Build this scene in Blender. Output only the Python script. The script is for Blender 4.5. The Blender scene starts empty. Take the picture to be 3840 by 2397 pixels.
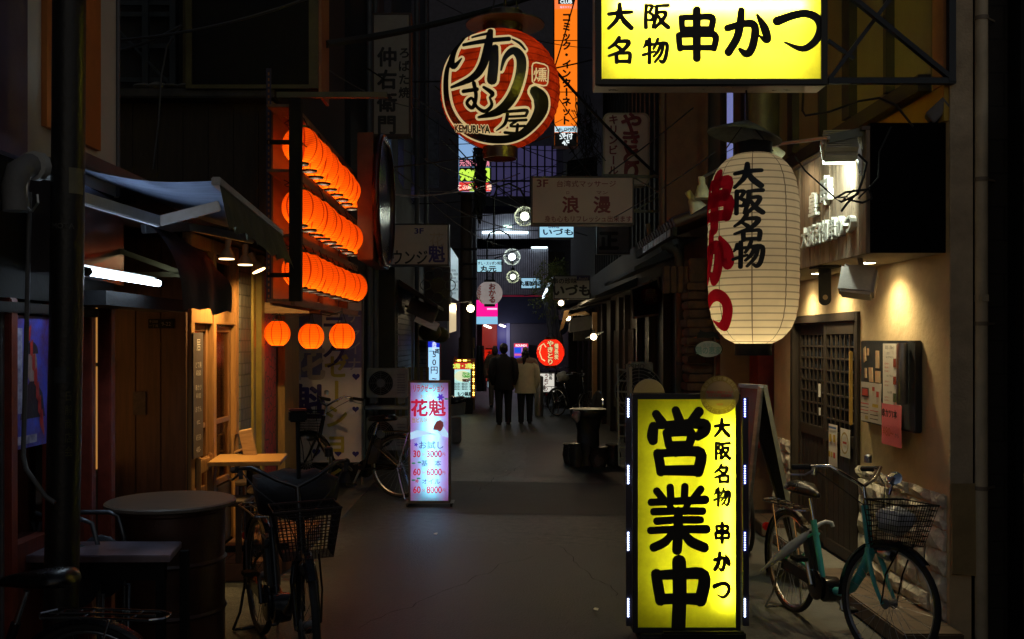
import bpy, bmesh, math, random
from mathutils import Vector, Matrix
random.seed(7)
SC = bpy.context.scene
COL = SC.collection
R = math.radians
# ------------------------------------------------------------------ camera, sky, faint sky glow, exposure
cam = bpy.data.cameras.new('camera'); cam.lens = 35.0; cam.sensor_width = 36
cam.shift_x = .0095; cam.shift_y = .0206; cam.clip_start = .1; cam.clip_end = 400
camo = bpy.data.objects.new('camera', cam); COL.objects.link(camo)
camo.location = (0, 0, 1.8); camo.rotation_euler = (R(90), 0, 0); SC.camera = camo
W = bpy.data.worlds.new('World'); SC.world = W; W.use_nodes = True
bg = W.node_tree.nodes['Background']
sky = W.node_tree.nodes.new('ShaderNodeTexSky'); sky.sky_type = 'NISHITA'; sky.sun_disc = False
sky.sun_elevation = R(-2); sky.sun_rotation = R(200)
W.node_tree.links.new(sky.outputs[0], bg.inputs[0]); bg.inputs[1].default_value = .42
sun = bpy.data.lights.new('sun', 'SUN'); sun.energy = .08; sun.angle = R(75); sun.color = (1, .98, .88)
suno = bpy.data.objects.new('sun', sun); COL.objects.link(suno); suno.rotation_euler = (R(63), 0, R(24))
VS = SC.view_settings
VS.view_transform = 'Standard'; VS.look = 'None'; VS.gamma = 1; VS.use_curve_mapping = False; VS.exposure = 0
try:
    SC.cycles.use_denoising = True; SC.cycles.max_bounces = 6; SC.cycles.diffuse_bounces = 3
    SC.cycles.glossy_bounces = 3; SC.cycles.transmission_bounces = 4; SC.cycles.transparent_max_bounces = 6
    SC.cycles.sample_clamp_indirect = 3; SC.cycles.caustics_reflective = False; SC.cycles.caustics_refractive = False
    SC.cycles.use_light_tree = True
except Exception: pass
# ------------------------------------------------------------------ helpers
F, CX, CY, H = 2355., 1188., 806., 1.8
def at(u, v, Y): return Vector(((u-CX)/F*Y, Y, H+(CY-v)/F*Y))
def onx(u, v, X):
    Y = X*F/(u-CX); return Vector((X, Y, H+(CY-v)/F*Y))
def lin(c):
    if isinstance(c, str):
        c = c.lstrip('#'); c = [int(c[i:i+2], 16)/255 for i in (0, 2, 4)]
        return tuple(x/12.92 if x <= .04045 else ((x+.055)/1.055)**2.4 for x in c)
    return tuple(c)
WM = {}
X1, Y1, Z1 = Vector((1, 0, 0)), Vector((0, 1, 0)), Vector((0, 0, 1))
def frame_of(d):
    d = d.normalized(); a = Z1 if abs(d.z) < .9 else X1
    n = d.cross(a).normalized(); return n, d.cross(n).normalized()
GC = {}
def glyph(s):
    if s not in GC:
        c = bpy.data.curves.new('g', 'FONT'); c.body = s; c.size = 1; c.align_x = 'CENTER'; c.resolution_u = 3
        o = bpy.data.objects.new('g', c); COL.objects.link(o)
        dg = bpy.context.evaluated_depsgraph_get()
        m = bpy.data.meshes.new_from_object(o.evaluated_get(dg))
        vs = [(p.co.x, p.co.y) for p in m.vertices]; fs = [tuple(p.vertices) for p in m.polygons]
        bpy.data.objects.remove(o); bpy.data.curves.remove(c); bpy.data.meshes.remove(m)
        if vs:
            x0 = min(v[0] for v in vs); x1 = max(v[0] for v in vs); cx = (x0+x1)/2
            vs = [(x-cx, y-.38) for x, y in vs]
        GC[s] = (vs, fs)
    return GC[s]
class MB:
    def __init__(s, M=None): s.v = []; s.f = []; s.M = M
    def add(s, vs, fs):
        b = len(s.v)
        s.v += [(s.M @ Vector(p)) if s.M else Vector(p) for p in vs]
        s.f += [tuple(i+b for i in f) for f in fs]; return s
    def box(s, x0, x1, y0, y1, z0, z1, jit=0):
        vs = [(x, y, z) for z in (z0, z1) for y in (y0, y1) for x in (x0, x1)]
        if jit: vs = [tuple(c+random.uniform(-jit, jit) for c in p) for p in vs]
        return s.add(vs, [(0, 2, 3, 1), (4, 5, 7, 6), (0, 1, 5, 4), (2, 6, 7, 3), (0, 4, 6, 2), (1, 3, 7, 5)])
    def obox(s, c, ax, ay, az):
        c = Vector(c); ax, ay, az = Vector(ax), Vector(ay), Vector(az)
        vs = [c+i*ax+j*ay+k*az for k in (-1, 1) for j in (-1, 1) for i in (-1, 1)]
        return s.add(vs, [(0, 2, 3, 1), (4, 5, 7, 6), (0, 1, 5, 4), (2, 6, 7, 3), (0, 4, 6, 2), (1, 3, 7, 5)])
    def bar(s, a, b, w, h=None, up=Z1):
        a, b = Vector(a), Vector(b); d = b-a; h = h or w
        n = d.cross(up)
        if n.length < 1e-6: n = d.cross(X1)
        n.normalize(); t = n.cross(d).normalized()
        return s.obox((a+b)/2, d/2, n*w/2, t*h/2)
    def tube(s, pts, r, n=8, cap=True, closed=False):
        pts = [Vector(p) for p in pts]; m = len(pts); rs = r if isinstance(r, (list, tuple)) else [r]*m
        vs = []; fs = []; prev = None
        for i, p in enumerate(pts):
            if closed: d = pts[(i+1) % m]-pts[i-1]
            else: d = pts[min(i+1, m-1)]-pts[max(i-1, 0)]
            if d.length < 1e-9: d = Z1.copy()
            d.normalize()
            if prev is None: nn, _ = frame_of(d)
            else:
                nn = prev-d*prev.dot(d)
                nn = nn.normalized() if nn.length > 1e-6 else frame_of(d)[0]
            prev = nn; bb = d.cross(nn)
            for k in range(n):
                a = 2*math.pi*k/n; vs.append(p+(nn*math.cos(a)+bb*math.sin(a))*rs[i])
        for i in range(m if closed else m-1):
            j = (i+1) % m
            for k in range(n):
                l = (k+1) % n; fs.append((i*n+k, i*n+l, j*n+l, j*n+k))
        if cap and not closed:
            fs.append(tuple(range(n))[::-1]); fs.append(tuple((m-1)*n+k for k in range(n)))
        return s.add(vs, fs)
    def lathe(s, prof, c=(0, 0, 0), n=24, axis=Z1, cap=True):
        c = Vector(c); axis = Vector(axis).normalized(); a0, b0 = frame_of(axis)
        if abs(axis.z) > .99: a0, b0 = X1, Y1
        vs = []; fs = []; m = len(prof)
        for r, z in prof:
            for k in range(n):
                a = 2*math.pi*k/n; vs.append(c+axis*z+(a0*math.cos(a)+b0*math.sin(a))*r)
        for i in range(m-1):
            for k in range(n):
                l = (k+1) % n; fs.append((i*n+k, i*n+l, (i+1)*n+l, (i+1)*n+k))
        if cap: fs.append(tuple(range(n))[::-1]); fs.append(tuple((m-1)*n+k for k in range(n)))
        return s.add(vs, fs)
    def prism(s, poly, d):
        poly = [Vector(p) for p in poly]; d = Vector(d); m = len(poly)
        vs = poly+[p+d for p in poly]
        fs = [tuple(range(m))[::-1], tuple(range(m, 2*m))]+[(i, (i+1) % m, (i+1) % m+m, i+m) for i in range(m)]
        return s.add(vs, fs)
    def quad(s, *p): return s.add(p, [tuple(range(len(p)))])
    def sheet(s, fn, nu, nv):
        vs = [fn(i/nu, j/nv) for j in range(nv+1) for i in range(nu+1)]
        fs = [(j*(nu+1)+i, j*(nu+1)+i+1, (j+1)*(nu+1)+i+1, (j+1)*(nu+1)+i) for j in range(nv) for i in range(nu)]
        return s.add(vs, fs)
    def ball(s, c, rx, ry=None, rz=None, n=12, m=8):
        ry = ry or rx; rz = rz or rx; c = Vector(c); vs = []; fs = []
        for i in range(m+1):
            t = math.pi*i/m
            for k in range(n):
                a = 2*math.pi*k/n; vs.append(c+Vector((rx*math.sin(t)*math.cos(a), ry*math.sin(t)*math.sin(a), -rz*math.cos(t))))
        for i in range(m):
            for k in range(n): l = (k+1) % n; fs.append((i*n+k, i*n+l, (i+1)*n+l, (i+1)*n+k))
        return s.add(vs, fs)
    def disc(s, c, nrm, r, n=24, sx=1):
        c = Vector(c); a, b = frame_of(Vector(nrm))
        return s.add([c+a*r*math.cos(2*math.pi*k/n)*sx+b*r*math.sin(2*math.pi*k/n) for k in range(n)], [tuple(range(n))])
    def loft(s, rings, n=14):
        vs = []; fs = []
        for c, rx, ry in rings:
            for k in range(n):
                a = 2*math.pi*k/n; vs.append((c[0]+rx*math.cos(a), c[1]+ry*math.sin(a), c[2]))
        for i in range(len(rings)-1):
            for k in range(n): l = (k+1) % n; fs.append((i*n+k, i*n+l, (i+1)*n+l, (i+1)*n+k))
        fs.append(tuple(range(n))[::-1]); fs.append(tuple((len(rings)-1)*n+k for k in range(n)))
        return s.add(vs, fs)
    def text(s, t, o, r=X1, up=Z1, size=.1, vert=False, bold=0, gap=1., sx=1., eps=.0004):
        o, r, up = Vector(o), Vector(r).normalized(), Vector(up).normalized(); nz = r.cross(up)
        offs = [(0, 0)]+([(bold*math.cos(k*math.pi/4), bold*math.sin(k*math.pi/4)) for k in range(8)] if bold else [])
        items = []
        if vert:
            for i, ch in enumerate(t): items.append((ch, 0, ((len(t)-1)/2-i)*gap))
        else: items.append((t, 0, 0))
        for ch, ox, oy in items:
            if ch in ' 　': continue
            vs, fs = glyph(ch)
            if vert and ch in 'ー～〜-': vs = [(y, -x) for x, y in vs]
            for i, (dx, dy) in enumerate(offs):
                s.add([o+r*((x+ox+dx)*size*sx)+up*((y+oy+dy)*size)+nz*(eps*i) for x, y in vs], fs)
        return s
    def brush(s, strokes, o, r=X1, up=Z1, size=1., wm=1., wa=0., lanes=2, sx=1., eps=.0004):
        o, r, up = Vector(o), Vector(r).normalized(), Vector(up).normalized(); nz = r.cross(up)
        for si, st in enumerate(strokes):
            P = [Vector((p[0], p[1], p[2])) for p in st]
            if len(P) == 2: P = [P[0], (P[0]+P[1])/2, P[1]]
            Q = []
            for i in range(len(P)-1):
                a, b, c, d = P[max(i-1, 0)], P[i], P[i+1], P[min(i+2, len(P)-1)]
                for k in range(5):
                    t = k/5; Q.append(.5*((2*b)+(c-a)*t+(2*a-5*b+4*c-d)*t*t+(3*b-a-3*c+d)*t**3))
            Q.append(P[-1]); L = []
            m = len(Q)
            for i, q in enumerate(Q):
                d = Q[min(i+1, m-1)]-Q[max(i-1, 0)]; d.z = 0; d.normalize(); L.append((q.x, q.y, d.x, d.y, max(.3, q.z*wm+wa)))
            out = []
            for tt in (1., .8, .45): q = L[0]; out.append((q[0]-q[2]*q[4]*tt, q[1]-q[3]*q[4]*tt, q[2], q[3], q[4]*math.sqrt(max(0, 1-tt*tt))))
            out += L
            for tt in (.45, .8, 1.): q = L[-1]; out.append((q[0]+q[2]*q[4]*tt, q[1]+q[3]*q[4]*tt, q[2], q[3], q[4]*math.sqrt(max(0, 1-tt*tt))))
            vs = []
            for x, y, dx, dy, w in out:
                for k in range(lanes+1):
                    e = (k/lanes*2-1)*w; xx, yy = x-dy*e, y+dx*e
                    vs.append(o+r*((xx-50)/100*size*sx)+up*((yy-50)/100*size)+nz*(eps*si))
            n = lanes+1; fs = [(i*n+k, i*n+k+1, (i+1)*n+k+1, (i+1)*n+k) for i in range(len(out)-1) for k in range(lanes)]
            s.add(vs, [f[::-1] for f in fs])
        return s
    def cut(s, step):
        bm = bmesh.new(); vv = [bm.verts.new(p) for p in s.v]
        for f in s.f:
            try: bm.faces.new([vv[i] for i in f])
            except Exception: pass
        for ax in (0, 2):
            lo = min(p[ax] for p in s.v); hi = max(p[ax] for p in s.v); x = lo+step/2
            while x < hi:
                co = [0, 0, 0]; co[ax] = x; no = [0, 0, 0]; no[ax] = 1
                bmesh.ops.bisect_plane(bm, geom=bm.verts[:]+bm.edges[:]+bm.faces[:], plane_co=co, plane_no=no); x += step
        bm.verts.index_update(); s.v = [v.co.copy() for v in bm.verts]; s.f = [tuple(v.index for v in f.verts) for f in bm.faces]; bm.free(); return s
    def map(s, fn): s.v = [Vector(fn(p)) for p in s.v]; return s
    def build(s, name, m, parent=None, smooth=None, bevel=0):
        me = bpy.data.meshes.new(name); me.from_pydata([tuple(p) for p in s.v], [], s.f); me.update()
        bm = bmesh.new(); bm.from_mesh(me)
        if smooth is not None: bmesh.ops.remove_doubles(bm, verts=bm.verts, dist=1e-6)
        if bevel:
            bmesh.ops.remove_doubles(bm, verts=bm.verts, dist=1e-6)
            bmesh.ops.bevel(bm, geom=[e for e in bm.edges if len(e.link_faces) == 2 and e.calc_face_angle(0) > .5], offset=bevel, segments=2, affect='EDGES', clamp_overlap=True)
        bm.to_mesh(me); bm.free()
        if smooth is not None or bevel:
            me.shade_smooth(); me.set_sharp_from_angle(angle=R(smooth or 40))
        me.materials.append(m); o = bpy.data.objects.new(name, me); COL.objects.link(o)
        if parent is not None:
            WM[o.name] = WM[parent.name]; me.transform(WM[parent.name].inverted()); o.parent = parent
        else: WM[o.name] = Matrix()
        return o
def tag(o, label, cat, group=None, kind=None):
    if label: o['label'] = label
    if cat: o['category'] = cat
    if group: o['group'] = group
    if kind: o['kind'] = kind
    return o
def thing(name, label, cat, loc=(0, 0, 0), rz=0, group=None):
    o = bpy.data.objects.new(name, None); COL.objects.link(o); o.empty_display_size = .1
    o.location = loc; o.rotation_euler = (0, 0, rz); WM[o.name] = Matrix.Translation(loc) @ Matrix.Rotation(rz, 4, 'Z')
    return tag(o, label, cat, group)
def recentre(o):
    # a single-mesh thing gets its origin at its own base
    vs = o.data.vertices; c = Vector((sum(v.co.x for v in vs)/len(vs), sum(v.co.y for v in vs)/len(vs), min(v.co.z for v in vs)))
    o.data.transform(Matrix.Translation(-c)); o.location = c; return o
def solo(mb, name, m, label, cat, group=None, smooth=None, bevel=0):
    return recentre(tag(mb.build(name, m, None, smooth, bevel), label, cat, group))
def struct(mb, name, m, smooth=None):
    return tag(mb.build(name, m, None, smooth), None, None, None, 'structure')
def dup(o, parent=None, **kw):
    c = o.copy(); COL.objects.link(c)
    if parent is not None: c.parent = parent
    for ch in list(o.children): dup(ch, c)
    for k, v in kw.items():
        if k == 'loc': c.location = v
        elif k == 'rz': c.rotation_euler = (0, 0, v)
        else: c[k] = v
    return c
def lamp(name, kind, loc, energy, color, parent=None, radius=.03, target=None, angle=60, blend=.6):
    l = bpy.data.lights.new(name, kind); l.energy = energy; l.color = color
    if kind in ('POINT', 'SPOT'): l.shadow_soft_size = radius
    if kind == 'AREA': l.size = radius
    o = bpy.data.objects.new(name, l); COL.objects.link(o)
    M = Matrix.Translation(loc)
    if target is not None:
        M = M @ (Vector(target)-Vector(loc)).to_track_quat('-Z', 'Y').to_matrix().to_4x4()
        if kind == 'SPOT': l.spot_size = R(angle); l.spot_blend = blend
    if parent is not None: o.parent = parent; M = WM[parent.name].inverted() @ M
    o.matrix_local = M; return o
# ------------------------------------------------------------------ materials
MC = {}
def nodes(m): m.use_nodes = True; return m.node_tree.nodes, m.node_tree.links
def mat(name, col, rough=.6, metal=0, var=.3, scale=5, bump=.15, bscale=60, spec=.5, stretch=None, trans=0, col2=None):
    if name in MC: return MC[name]
    m = bpy.data.materials.new(name); N, L = nodes(m); b = N['Principled BSDF']; c = lin(col)
    b.inputs['Roughness'].default_value = rough; b.inputs['Metallic'].default_value = metal
    b.inputs['Specular IOR Level'].default_value = spec; b.inputs['Transmission Weight'].default_value = trans
    tc = N.new('ShaderNodeTexCoord'); mp = N.new('ShaderNodeMapping'); L.new(tc.outputs['Object'], mp.inputs[0])
    if stretch: mp.inputs['Scale'].default_value = stretch
    nz = N.new('ShaderNodeTexNoise'); nz.inputs['Scale'].default_value = scale; nz.inputs['Detail'].default_value = 6; nz.inputs['Roughness'].default_value = .65
    L.new(mp.outputs[0], nz.inputs['Vector'])
    rp = N.new('ShaderNodeValToRGB'); e = rp.color_ramp.elements
    e[0].position = .3; e[1].position = .72
    lo = tuple(x*(1-var) for x in c) if col2 is None else lin(col2); hi = tuple(min(1, x*(1+var*.6)) for x in c)
    e[0].color = lo+(1,); e[1].color = hi+(1,)
    L.new(nz.outputs['Fac'], rp.inputs[0]); L.new(rp.outputs[0], b.inputs['Base Color'])
    if bump:
        n2 = N.new('ShaderNodeTexNoise'); n2.inputs['Scale'].default_value = bscale; n2.inputs['Detail'].default_value = 5
        L.new(mp.outputs[0], n2.inputs['Vector']); bp = N.new('ShaderNodeBump'); bp.inputs['Strength'].default_value = bump; bp.inputs['Distance'].default_value = .01
        L.new(n2.outputs['Fac'], bp.inputs['Height']); L.new(bp.outputs[0], b.inputs['Normal'])
        rr = N.new('ShaderNodeMapRange'); rr.inputs[3].default_value = max(0, rough-.12); rr.inputs[4].default_value = min(1, rough+.12)
        L.new(nz.outputs['Fac'], rr.inputs[0]); L.new(rr.outputs[0], b.inputs['Roughness'])
    MC[name] = m; return m
def emit(name, col, st=1., mott=.0):
    if name in MC: return MC[name]
    m = bpy.data.materials.new(name); N, L = nodes(m); b = N['Principled BSDF']; c = lin(col)
    b.inputs['Base Color'].default_value = tuple(x*.6 for x in c)+(1,); b.inputs['Roughness'].default_value = .35
    b.inputs['Emission Color'].default_value = c+(1,); b.inputs['Emission Strength'].default_value = st
    MC[name] = m; return m
def translucent(name, col, tr=.75, glow=0, var=0, rough=.4):
    # backlit acrylic sheet: a lamp behind it shines through
    if name in MC: return MC[name]
    m = bpy.data.materials.new(name); N, L = nodes(m); c = lin(col)
    for n in list(N):
        if n.type == 'BSDF_PRINCIPLED': N.remove(n)
    out = [n for n in N if n.type == 'OUTPUT_MATERIAL'][0]
    d = N.new('ShaderNodeBsdfDiffuse'); t = N.new('ShaderNodeBsdfTranslucent'); mx = N.new('ShaderNodeMixShader'); mx.inputs[0].default_value = tr
    tc = N.new('ShaderNodeTexCoord'); nz = N.new('ShaderNodeTexNoise'); nz.inputs['Scale'].default_value = 3.5; nz.inputs['Detail'].default_value = 9; nz.inputs['Roughness'].default_value = .7; L.new(tc.outputs['Object'], nz.inputs['Vector'])
    rp = N.new('ShaderNodeValToRGB'); rp.color_ramp.elements[0].position = .32; rp.color_ramp.elements[1].position = .6   # old dust in the acrylic
    rp.color_ramp.elements[0].color = tuple(x*.74 for x in c)+(1,); rp.color_ramp.elements[1].color = c+(1,); L.new(nz.outputs['Fac'], rp.inputs[0]); L.new(rp.outputs[0], d.inputs[0]); L.new(rp.outputs[0], t.inputs[0])
    L.new(d.outputs[0], mx.inputs[1]); L.new(t.outputs[0], mx.inputs[2]); L.new(mx.outputs[0], out.inputs[0])
    MC[name] = m; return m
def paper(name, col, line, tr=.75, glow=.0, gcol=None, ribs=60, merid=8, lw=.03, blot=0):
    # lantern paper over bamboo hoops: thin dark hoops, seams along the meridians
    if name in MC: return MC[name]
    m = bpy.data.materials.new(name); N, L = nodes(m)
    for n in list(N):
        if n.type == 'BSDF_PRINCIPLED': N.remove(n)
    out = [n for n in N if n.type == 'OUTPUT_MATERIAL'][0]
    tc = N.new('ShaderNodeTexCoord'); sp = N.new('ShaderNodeSeparateXYZ'); L.new(tc.outputs['Object'], sp.inputs[0])
    def math_(op, a, b=None):
        n = N.new('ShaderNodeMath'); n.operation = op
        for i, x in enumerate((a, b)):
            if x is None: continue
            if hasattr(x, 'links'): L.new(x, n.inputs[i])
            else: n.inputs[i].default_value = x
        return n.outputs[0]
    an = math_('ARCTAN2', sp.outputs[1], sp.outputs[0]); fr = math_('FRACT', math_('ADD', math_('MULTIPLY', an, merid/(2*math.pi)), .37+merid))
    ml = math_('LESS_THAN', fr, lw) if merid else None
    hz = math_('FRACT', math_('MULTIPLY', math_('ADD', sp.outputs[2], 5), ribs)); hl = math_('MULTIPLY', math_('LESS_THAN', hz, .2), .55)
    fac = math_('MAXIMUM', hl, math_('MULTIPLY', ml, .9)) if merid else hl
    nz = N.new('ShaderNodeTexNoise'); nz.inputs['Scale'].default_value = 9; nz.inputs['Detail'].default_value = 6; L.new(tc.outputs['Object'], nz.inputs['Vector'])
    mr = N.new('ShaderNodeMapRange'); mr.inputs[1].default_value = .35; mr.inputs[2].default_value = .75; mr.inputs[3].default_value = 1-blot; mr.inputs[4].default_value = 1; L.new(nz.outputs['Fac'], mr.inputs[0])
    mc = N.new('ShaderNodeMix'); mc.data_type = 'RGBA'; mc.inputs[6].default_value = lin(col)+(1,); mc.inputs[7].default_value = lin(line)+(1,)
    L.new(fac, mc.inputs[0])
    mm = N.new('ShaderNodeVectorMath'); mm.operation = 'SCALE'; L.new(mc.outputs[2], mm.inputs[0]); L.new(mr.outputs[0], mm.inputs['Scale'])
    d = N.new('ShaderNodeBsdfDiffuse'); t = N.new('ShaderNodeBsdfTranslucent'); mx = N.new('ShaderNodeMixShader'); mx.inputs[0].default_value = tr
    L.new(mm.outputs[0], d.inputs[0]); L.new(mm.outputs[0], t.inputs[0]); L.new(d.outputs[0], mx.inputs[1]); L.new(t.outputs[0], mx.inputs[2])
    last = mx.outputs[0]
    if glow:
        e = N.new('ShaderNodeEmission'); e.inputs[1].default_value = glow; ad = N.new('ShaderNodeAddShader')
        L.new(mm.outputs[0], e.inputs[0]); L.new(last, ad.inputs[0]); L.new(e.outputs[0], ad.inputs[1]); last = ad.outputs[0]
    L.new(last, out.inputs[0]); MC[name] = m; return m
def glass(name, col=(.8, .85, .9), rough=.05, alpha=.35):
    if name in MC: return MC[name]
    m = bpy.data.materials.new(name); N, L = nodes(m)
    for n in list(N):
        if n.type == 'BSDF_PRINCIPLED': N.remove(n)
    out = [n for n in N if n.type == 'OUTPUT_MATERIAL'][0]
    t = N.new('ShaderNodeBsdfTransparent'); g = N.new('ShaderNodeBsdfGlossy'); g.inputs['Roughness'].default_value = rough; mx = N.new('ShaderNodeMixShader')
    t.inputs[0].default_value = lin(col)+(1,); mx.inputs[0].default_value = alpha
    L.new(t.outputs[0], mx.inputs[1]); L.new(g.outputs[0], mx.inputs[2]); L.new(mx.outputs[0], out.inputs[0]); MC[name] = m; return m
def film(name, col, alpha=.35):
    # tinted see-through plastic film
    if name in MC: return MC[name]
    m = bpy.data.materials.new(name); N, L = nodes(m); c = lin(col)+(1,)
    for n in list(N):
        if n.type == 'BSDF_PRINCIPLED': N.remove(n)
    out = [n for n in N if n.type == 'OUTPUT_MATERIAL'][0]
    t = N.new('ShaderNodeBsdfTransparent'); d = N.new('ShaderNodeBsdfDiffuse'); mx = N.new('ShaderNodeMixShader'); mx.inputs[0].default_value = alpha
    t.inputs[0].default_value = d.inputs[0].default_value = c
    L.new(t.outputs[0], mx.inputs[1]); L.new(d.outputs[0], mx.inputs[2]); L.new(mx.outputs[0], out.inputs[0]); MC[name] = m; return m
def bricks(name, c1, c2, mortar, bw=.22, bh=.07, axis='X', rough=.8, bump=.5):
    # coursed blocks on a wall; axis = the horizontal direction of the wall
    if name in MC: return MC[name]
    m = bpy.data.materials.new(name); N, L = nodes(m); b = N['Principled BSDF']; b.inputs['Roughness'].default_value = rough
    tc = N.new('ShaderNodeTexCoord'); sp = N.new('ShaderNodeSeparateXYZ'); cb = N.new('ShaderNodeCombineXYZ'); L.new(tc.outputs['Object'], sp.inputs[0])
    L.new(sp.outputs[0 if axis == 'X' else 1], cb.inputs[0]); L.new(sp.outputs[2 if axis != 'F' else 0], cb.inputs[1])
    bt = N.new('ShaderNodeTexBrick'); bt.inputs['Scale'].default_value = 1; bt.inputs['Brick Width'].default_value = bw; bt.inputs['Row Height'].default_value = bh
    bt.inputs['Mortar Size'].default_value = .006; bt.inputs['Color1'].default_value = lin(c1)+(1,); bt.inputs['Color2'].default_value = lin(c2)+(1,); bt.inputs['Mortar'].default_value = lin(mortar)+(1,)
    L.new(cb.outputs[0], bt.inputs['Vector'])
    nz = N.new('ShaderNodeTexNoise'); nz.inputs['Scale'].default_value = 14; nz.inputs['Detail'].default_value = 6; L.new(tc.outputs['Object'], nz.inputs['Vector'])
    mr = N.new('ShaderNodeMapRange'); mr.inputs[3].default_value = .55; mr.inputs[4].default_value = 1.3; L.new(nz.outputs['Fac'], mr.inputs[0])
    vm = N.new('ShaderNodeVectorMath'); vm.operation = 'SCALE'; L.new(bt.outputs['Color'], vm.inputs[0]); L.new(mr.outputs[0], vm.inputs['Scale']); L.new(vm.outputs[0], b.inputs['Base Color'])
    bp = N.new('ShaderNodeBump'); bp.inputs['Strength'].default_value = bump; bp.inputs['Distance'].default_value = .02; bp.invert = True
    L.new(bt.outputs['Fac'], bp.inputs['Height']); L.new(bp.outputs[0], b.inputs['Normal']); MC[name] = m; return m
BLK = mat('black_paint', (.010, .010, .011), .7, var=.3, spec=.2)
BLKG = mat('gloss_black', (.01, .01, .012), .22, var=.3, bump=.03)
INK = mat('black_vinyl', (.006, .006, .006), .5, bump=0)
RUB = mat('rubber', (.014, .014, .015), .75)
STEEL = mat('steel', (.55, .56, .58), .3, 1, bump=.05)
ALU = mat('aluminium', (.6, .61, .63), .42, 1, bump=.06, stretch=(1, 1, 6))
CHROME = mat('chrome', (.75, .76, .78), .12, 1, var=.1, bump=.02)
GREYP = mat('grey_paint', (.14, .14, .15), .55)
WHITEP = mat('white_paint', (.6, .6, .57), .5, var=.2)
CREAM = mat('cream_panel', (.62, .54, .46), .6, var=.12, scale=2)
DWOOD = mat('dark_wood', (.045, .026, .016), .6, var=.5, scale=4, stretch=(9, 9, .6), bump=.35, bscale=20)
AWOOD = mat('amber_wood', (.34, .17, .055), .5, var=.4, scale=4, stretch=(10, 10, .7), bump=.25, bscale=18)
PALEW = mat('pale_wood', (.42, .26, .12), .6, var=.35, scale=4, stretch=(2, 2, 12), bump=.25, bscale=18)
WIRE = mat('cable_black', (.01, .01, .01), .6, bump=0)
CARD = mat('cardboard', (.3, .2, .11), .8)
PAPERW = mat('white_paper', (.72, .7, .66), .7, var=.08, bump=.05)
REDV = mat('red_vinyl', (.20, .014, .022), .5, bump=0)
# ------------------------------------------------------------------ brush lettering (strokes on a 100 grid: x, y, half-width)
BR = {
'大': [[(9,60,6),(50,66,7),(91,68,6)], [(48,98,6),(47,72,8),(37,38,7),(8,6,5)], [(50,62,5),(64,34,8),(90,8,8)]],
'阪': [[(15,90,6),(14,46,6),(14,6,6)], [(15,89,5),(38,88,5.5),(27,64,5)], [(27,62,5),(41,50,5.5),(35,34,5),(25,34,4)], [(50,86,5),(72,89,5.5),(95,90,6)], [(53,86,6),(51,48,6),(40,6,5)], [(54,62,5),(86,63,6),(76,36,6),(48,5,5)], [(60,50,4),(73,26,7),(95,6,7)]],
'名': [[(46,98,6),(32,76,6),(8,58,4)], [(38,83,5),(82,82,7),(60,50,6),(8,28,4)], [(32,70,4),(49,57,6)], [(36,37,6),(36,20,6),(37,4,6)], [(36,37,5),(62,38,5),(86,37,6),(84,4,6)], [(37,7,5),(85,7,6)]],
'物': [[(16,90,5),(13,76,5),(5,64,3)], [(12,74,5),(44,76,5)], [(28,97,6),(28,50,6),(27,4,6)], [(3,34,5),(47,48,4)], [(60,97,5),(52,76,5),(42,58,4)], [(55,78,5),(94,78,6),(90,26,6),(78,6,6),(68,12,4)], [(69,72,5),(60,48,5),(43,28,4)], [(81,72,5),(72,38,5),(48,6,4)]],
'串': [[(17,84,6),(18,70,6),(19,58,6)], [(17,84,6),(50,85,6),(83,84,7),(81,58,6)], [(19,60,5),(81,60,6)], [(11,47,6),(12,32,6),(14,18,6)], [(11,47,6),(50,48,6),(89,47,7),(87,18,6)], [(14,20,5),(87,20,6)], [(50,100,8),(50,50,8),(50,-2,8)]],
'か': [[(6,60,7),(38,69,7),(60,69,8),(66,54,8),(59,18,8),(47,5,8),(33,14,4)], [(36,98,7),(33,66,8),(26,38,8),(8,8,8)], [(70,88,3),(84,64,8),(92,40,8),(88,34,6),(74,44,2)]],
'つ': [[(5,70,9),(36,82,8),(62,86,8),(84,76,8),(92,54,8),(80,26,7),(55,10,6),(20,24,2)]],
'営': [[(14,92,6),(24,78,7)], [(46,98,6),(52,82,7)], [(84,96,7),(70,79,6)], [(10,72,7),(8,58,8),(9,50,7)], [(12,73,5),(50,76,6),(90,76,8),(92,66,9),(82,56,6)], [(31,62,6),(33,52,6),(35,42,6)], [(31,62,6),(70,63,7),(67,42,6)], [(35,43,5),(68,43,6)], [(17,29,7),(20,14,7),(22,0,7)], [(17,29,6),(50,31,6),(86,30,8),(82,0,8)], [(22,2,7),(82,2,8)], [(49,42,6),(46,30,6)]],
'業': [[(37,98,6),(38,78,6)], [(61,99,6),(60,78,6)], [(15,92,6),(26,79,6)], [(87,95,6),(75,80,6)], [(6,74,6),(50,76,6),(94,78,7)], [(33,74,5),(41,61,5)], [(68,75,5),(60,61,5)], [(10,59,6),(50,60,6),(90,60,6)], [(15,44,6),(50,46,6),(86,46,6)], [(5,29,6),(50,31,6),(96,31,7)], [(50,60,7),(50,30,8),(48,-2,8)], [(44,30,5),(30,12,7),(10,2,7)], [(56,30,5),(70,12,8),(92,2,8)]],
'中': [[(13,80,7),(16,60,7),(20,38,7)], [(14,78,6),(50,80,7),(90,78,8),(85,38,8)], [(20,40,7),(50,41,7),(85,40,8)], [(50,100,9),(51,50,9),(49,-4,9)]],
}
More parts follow.
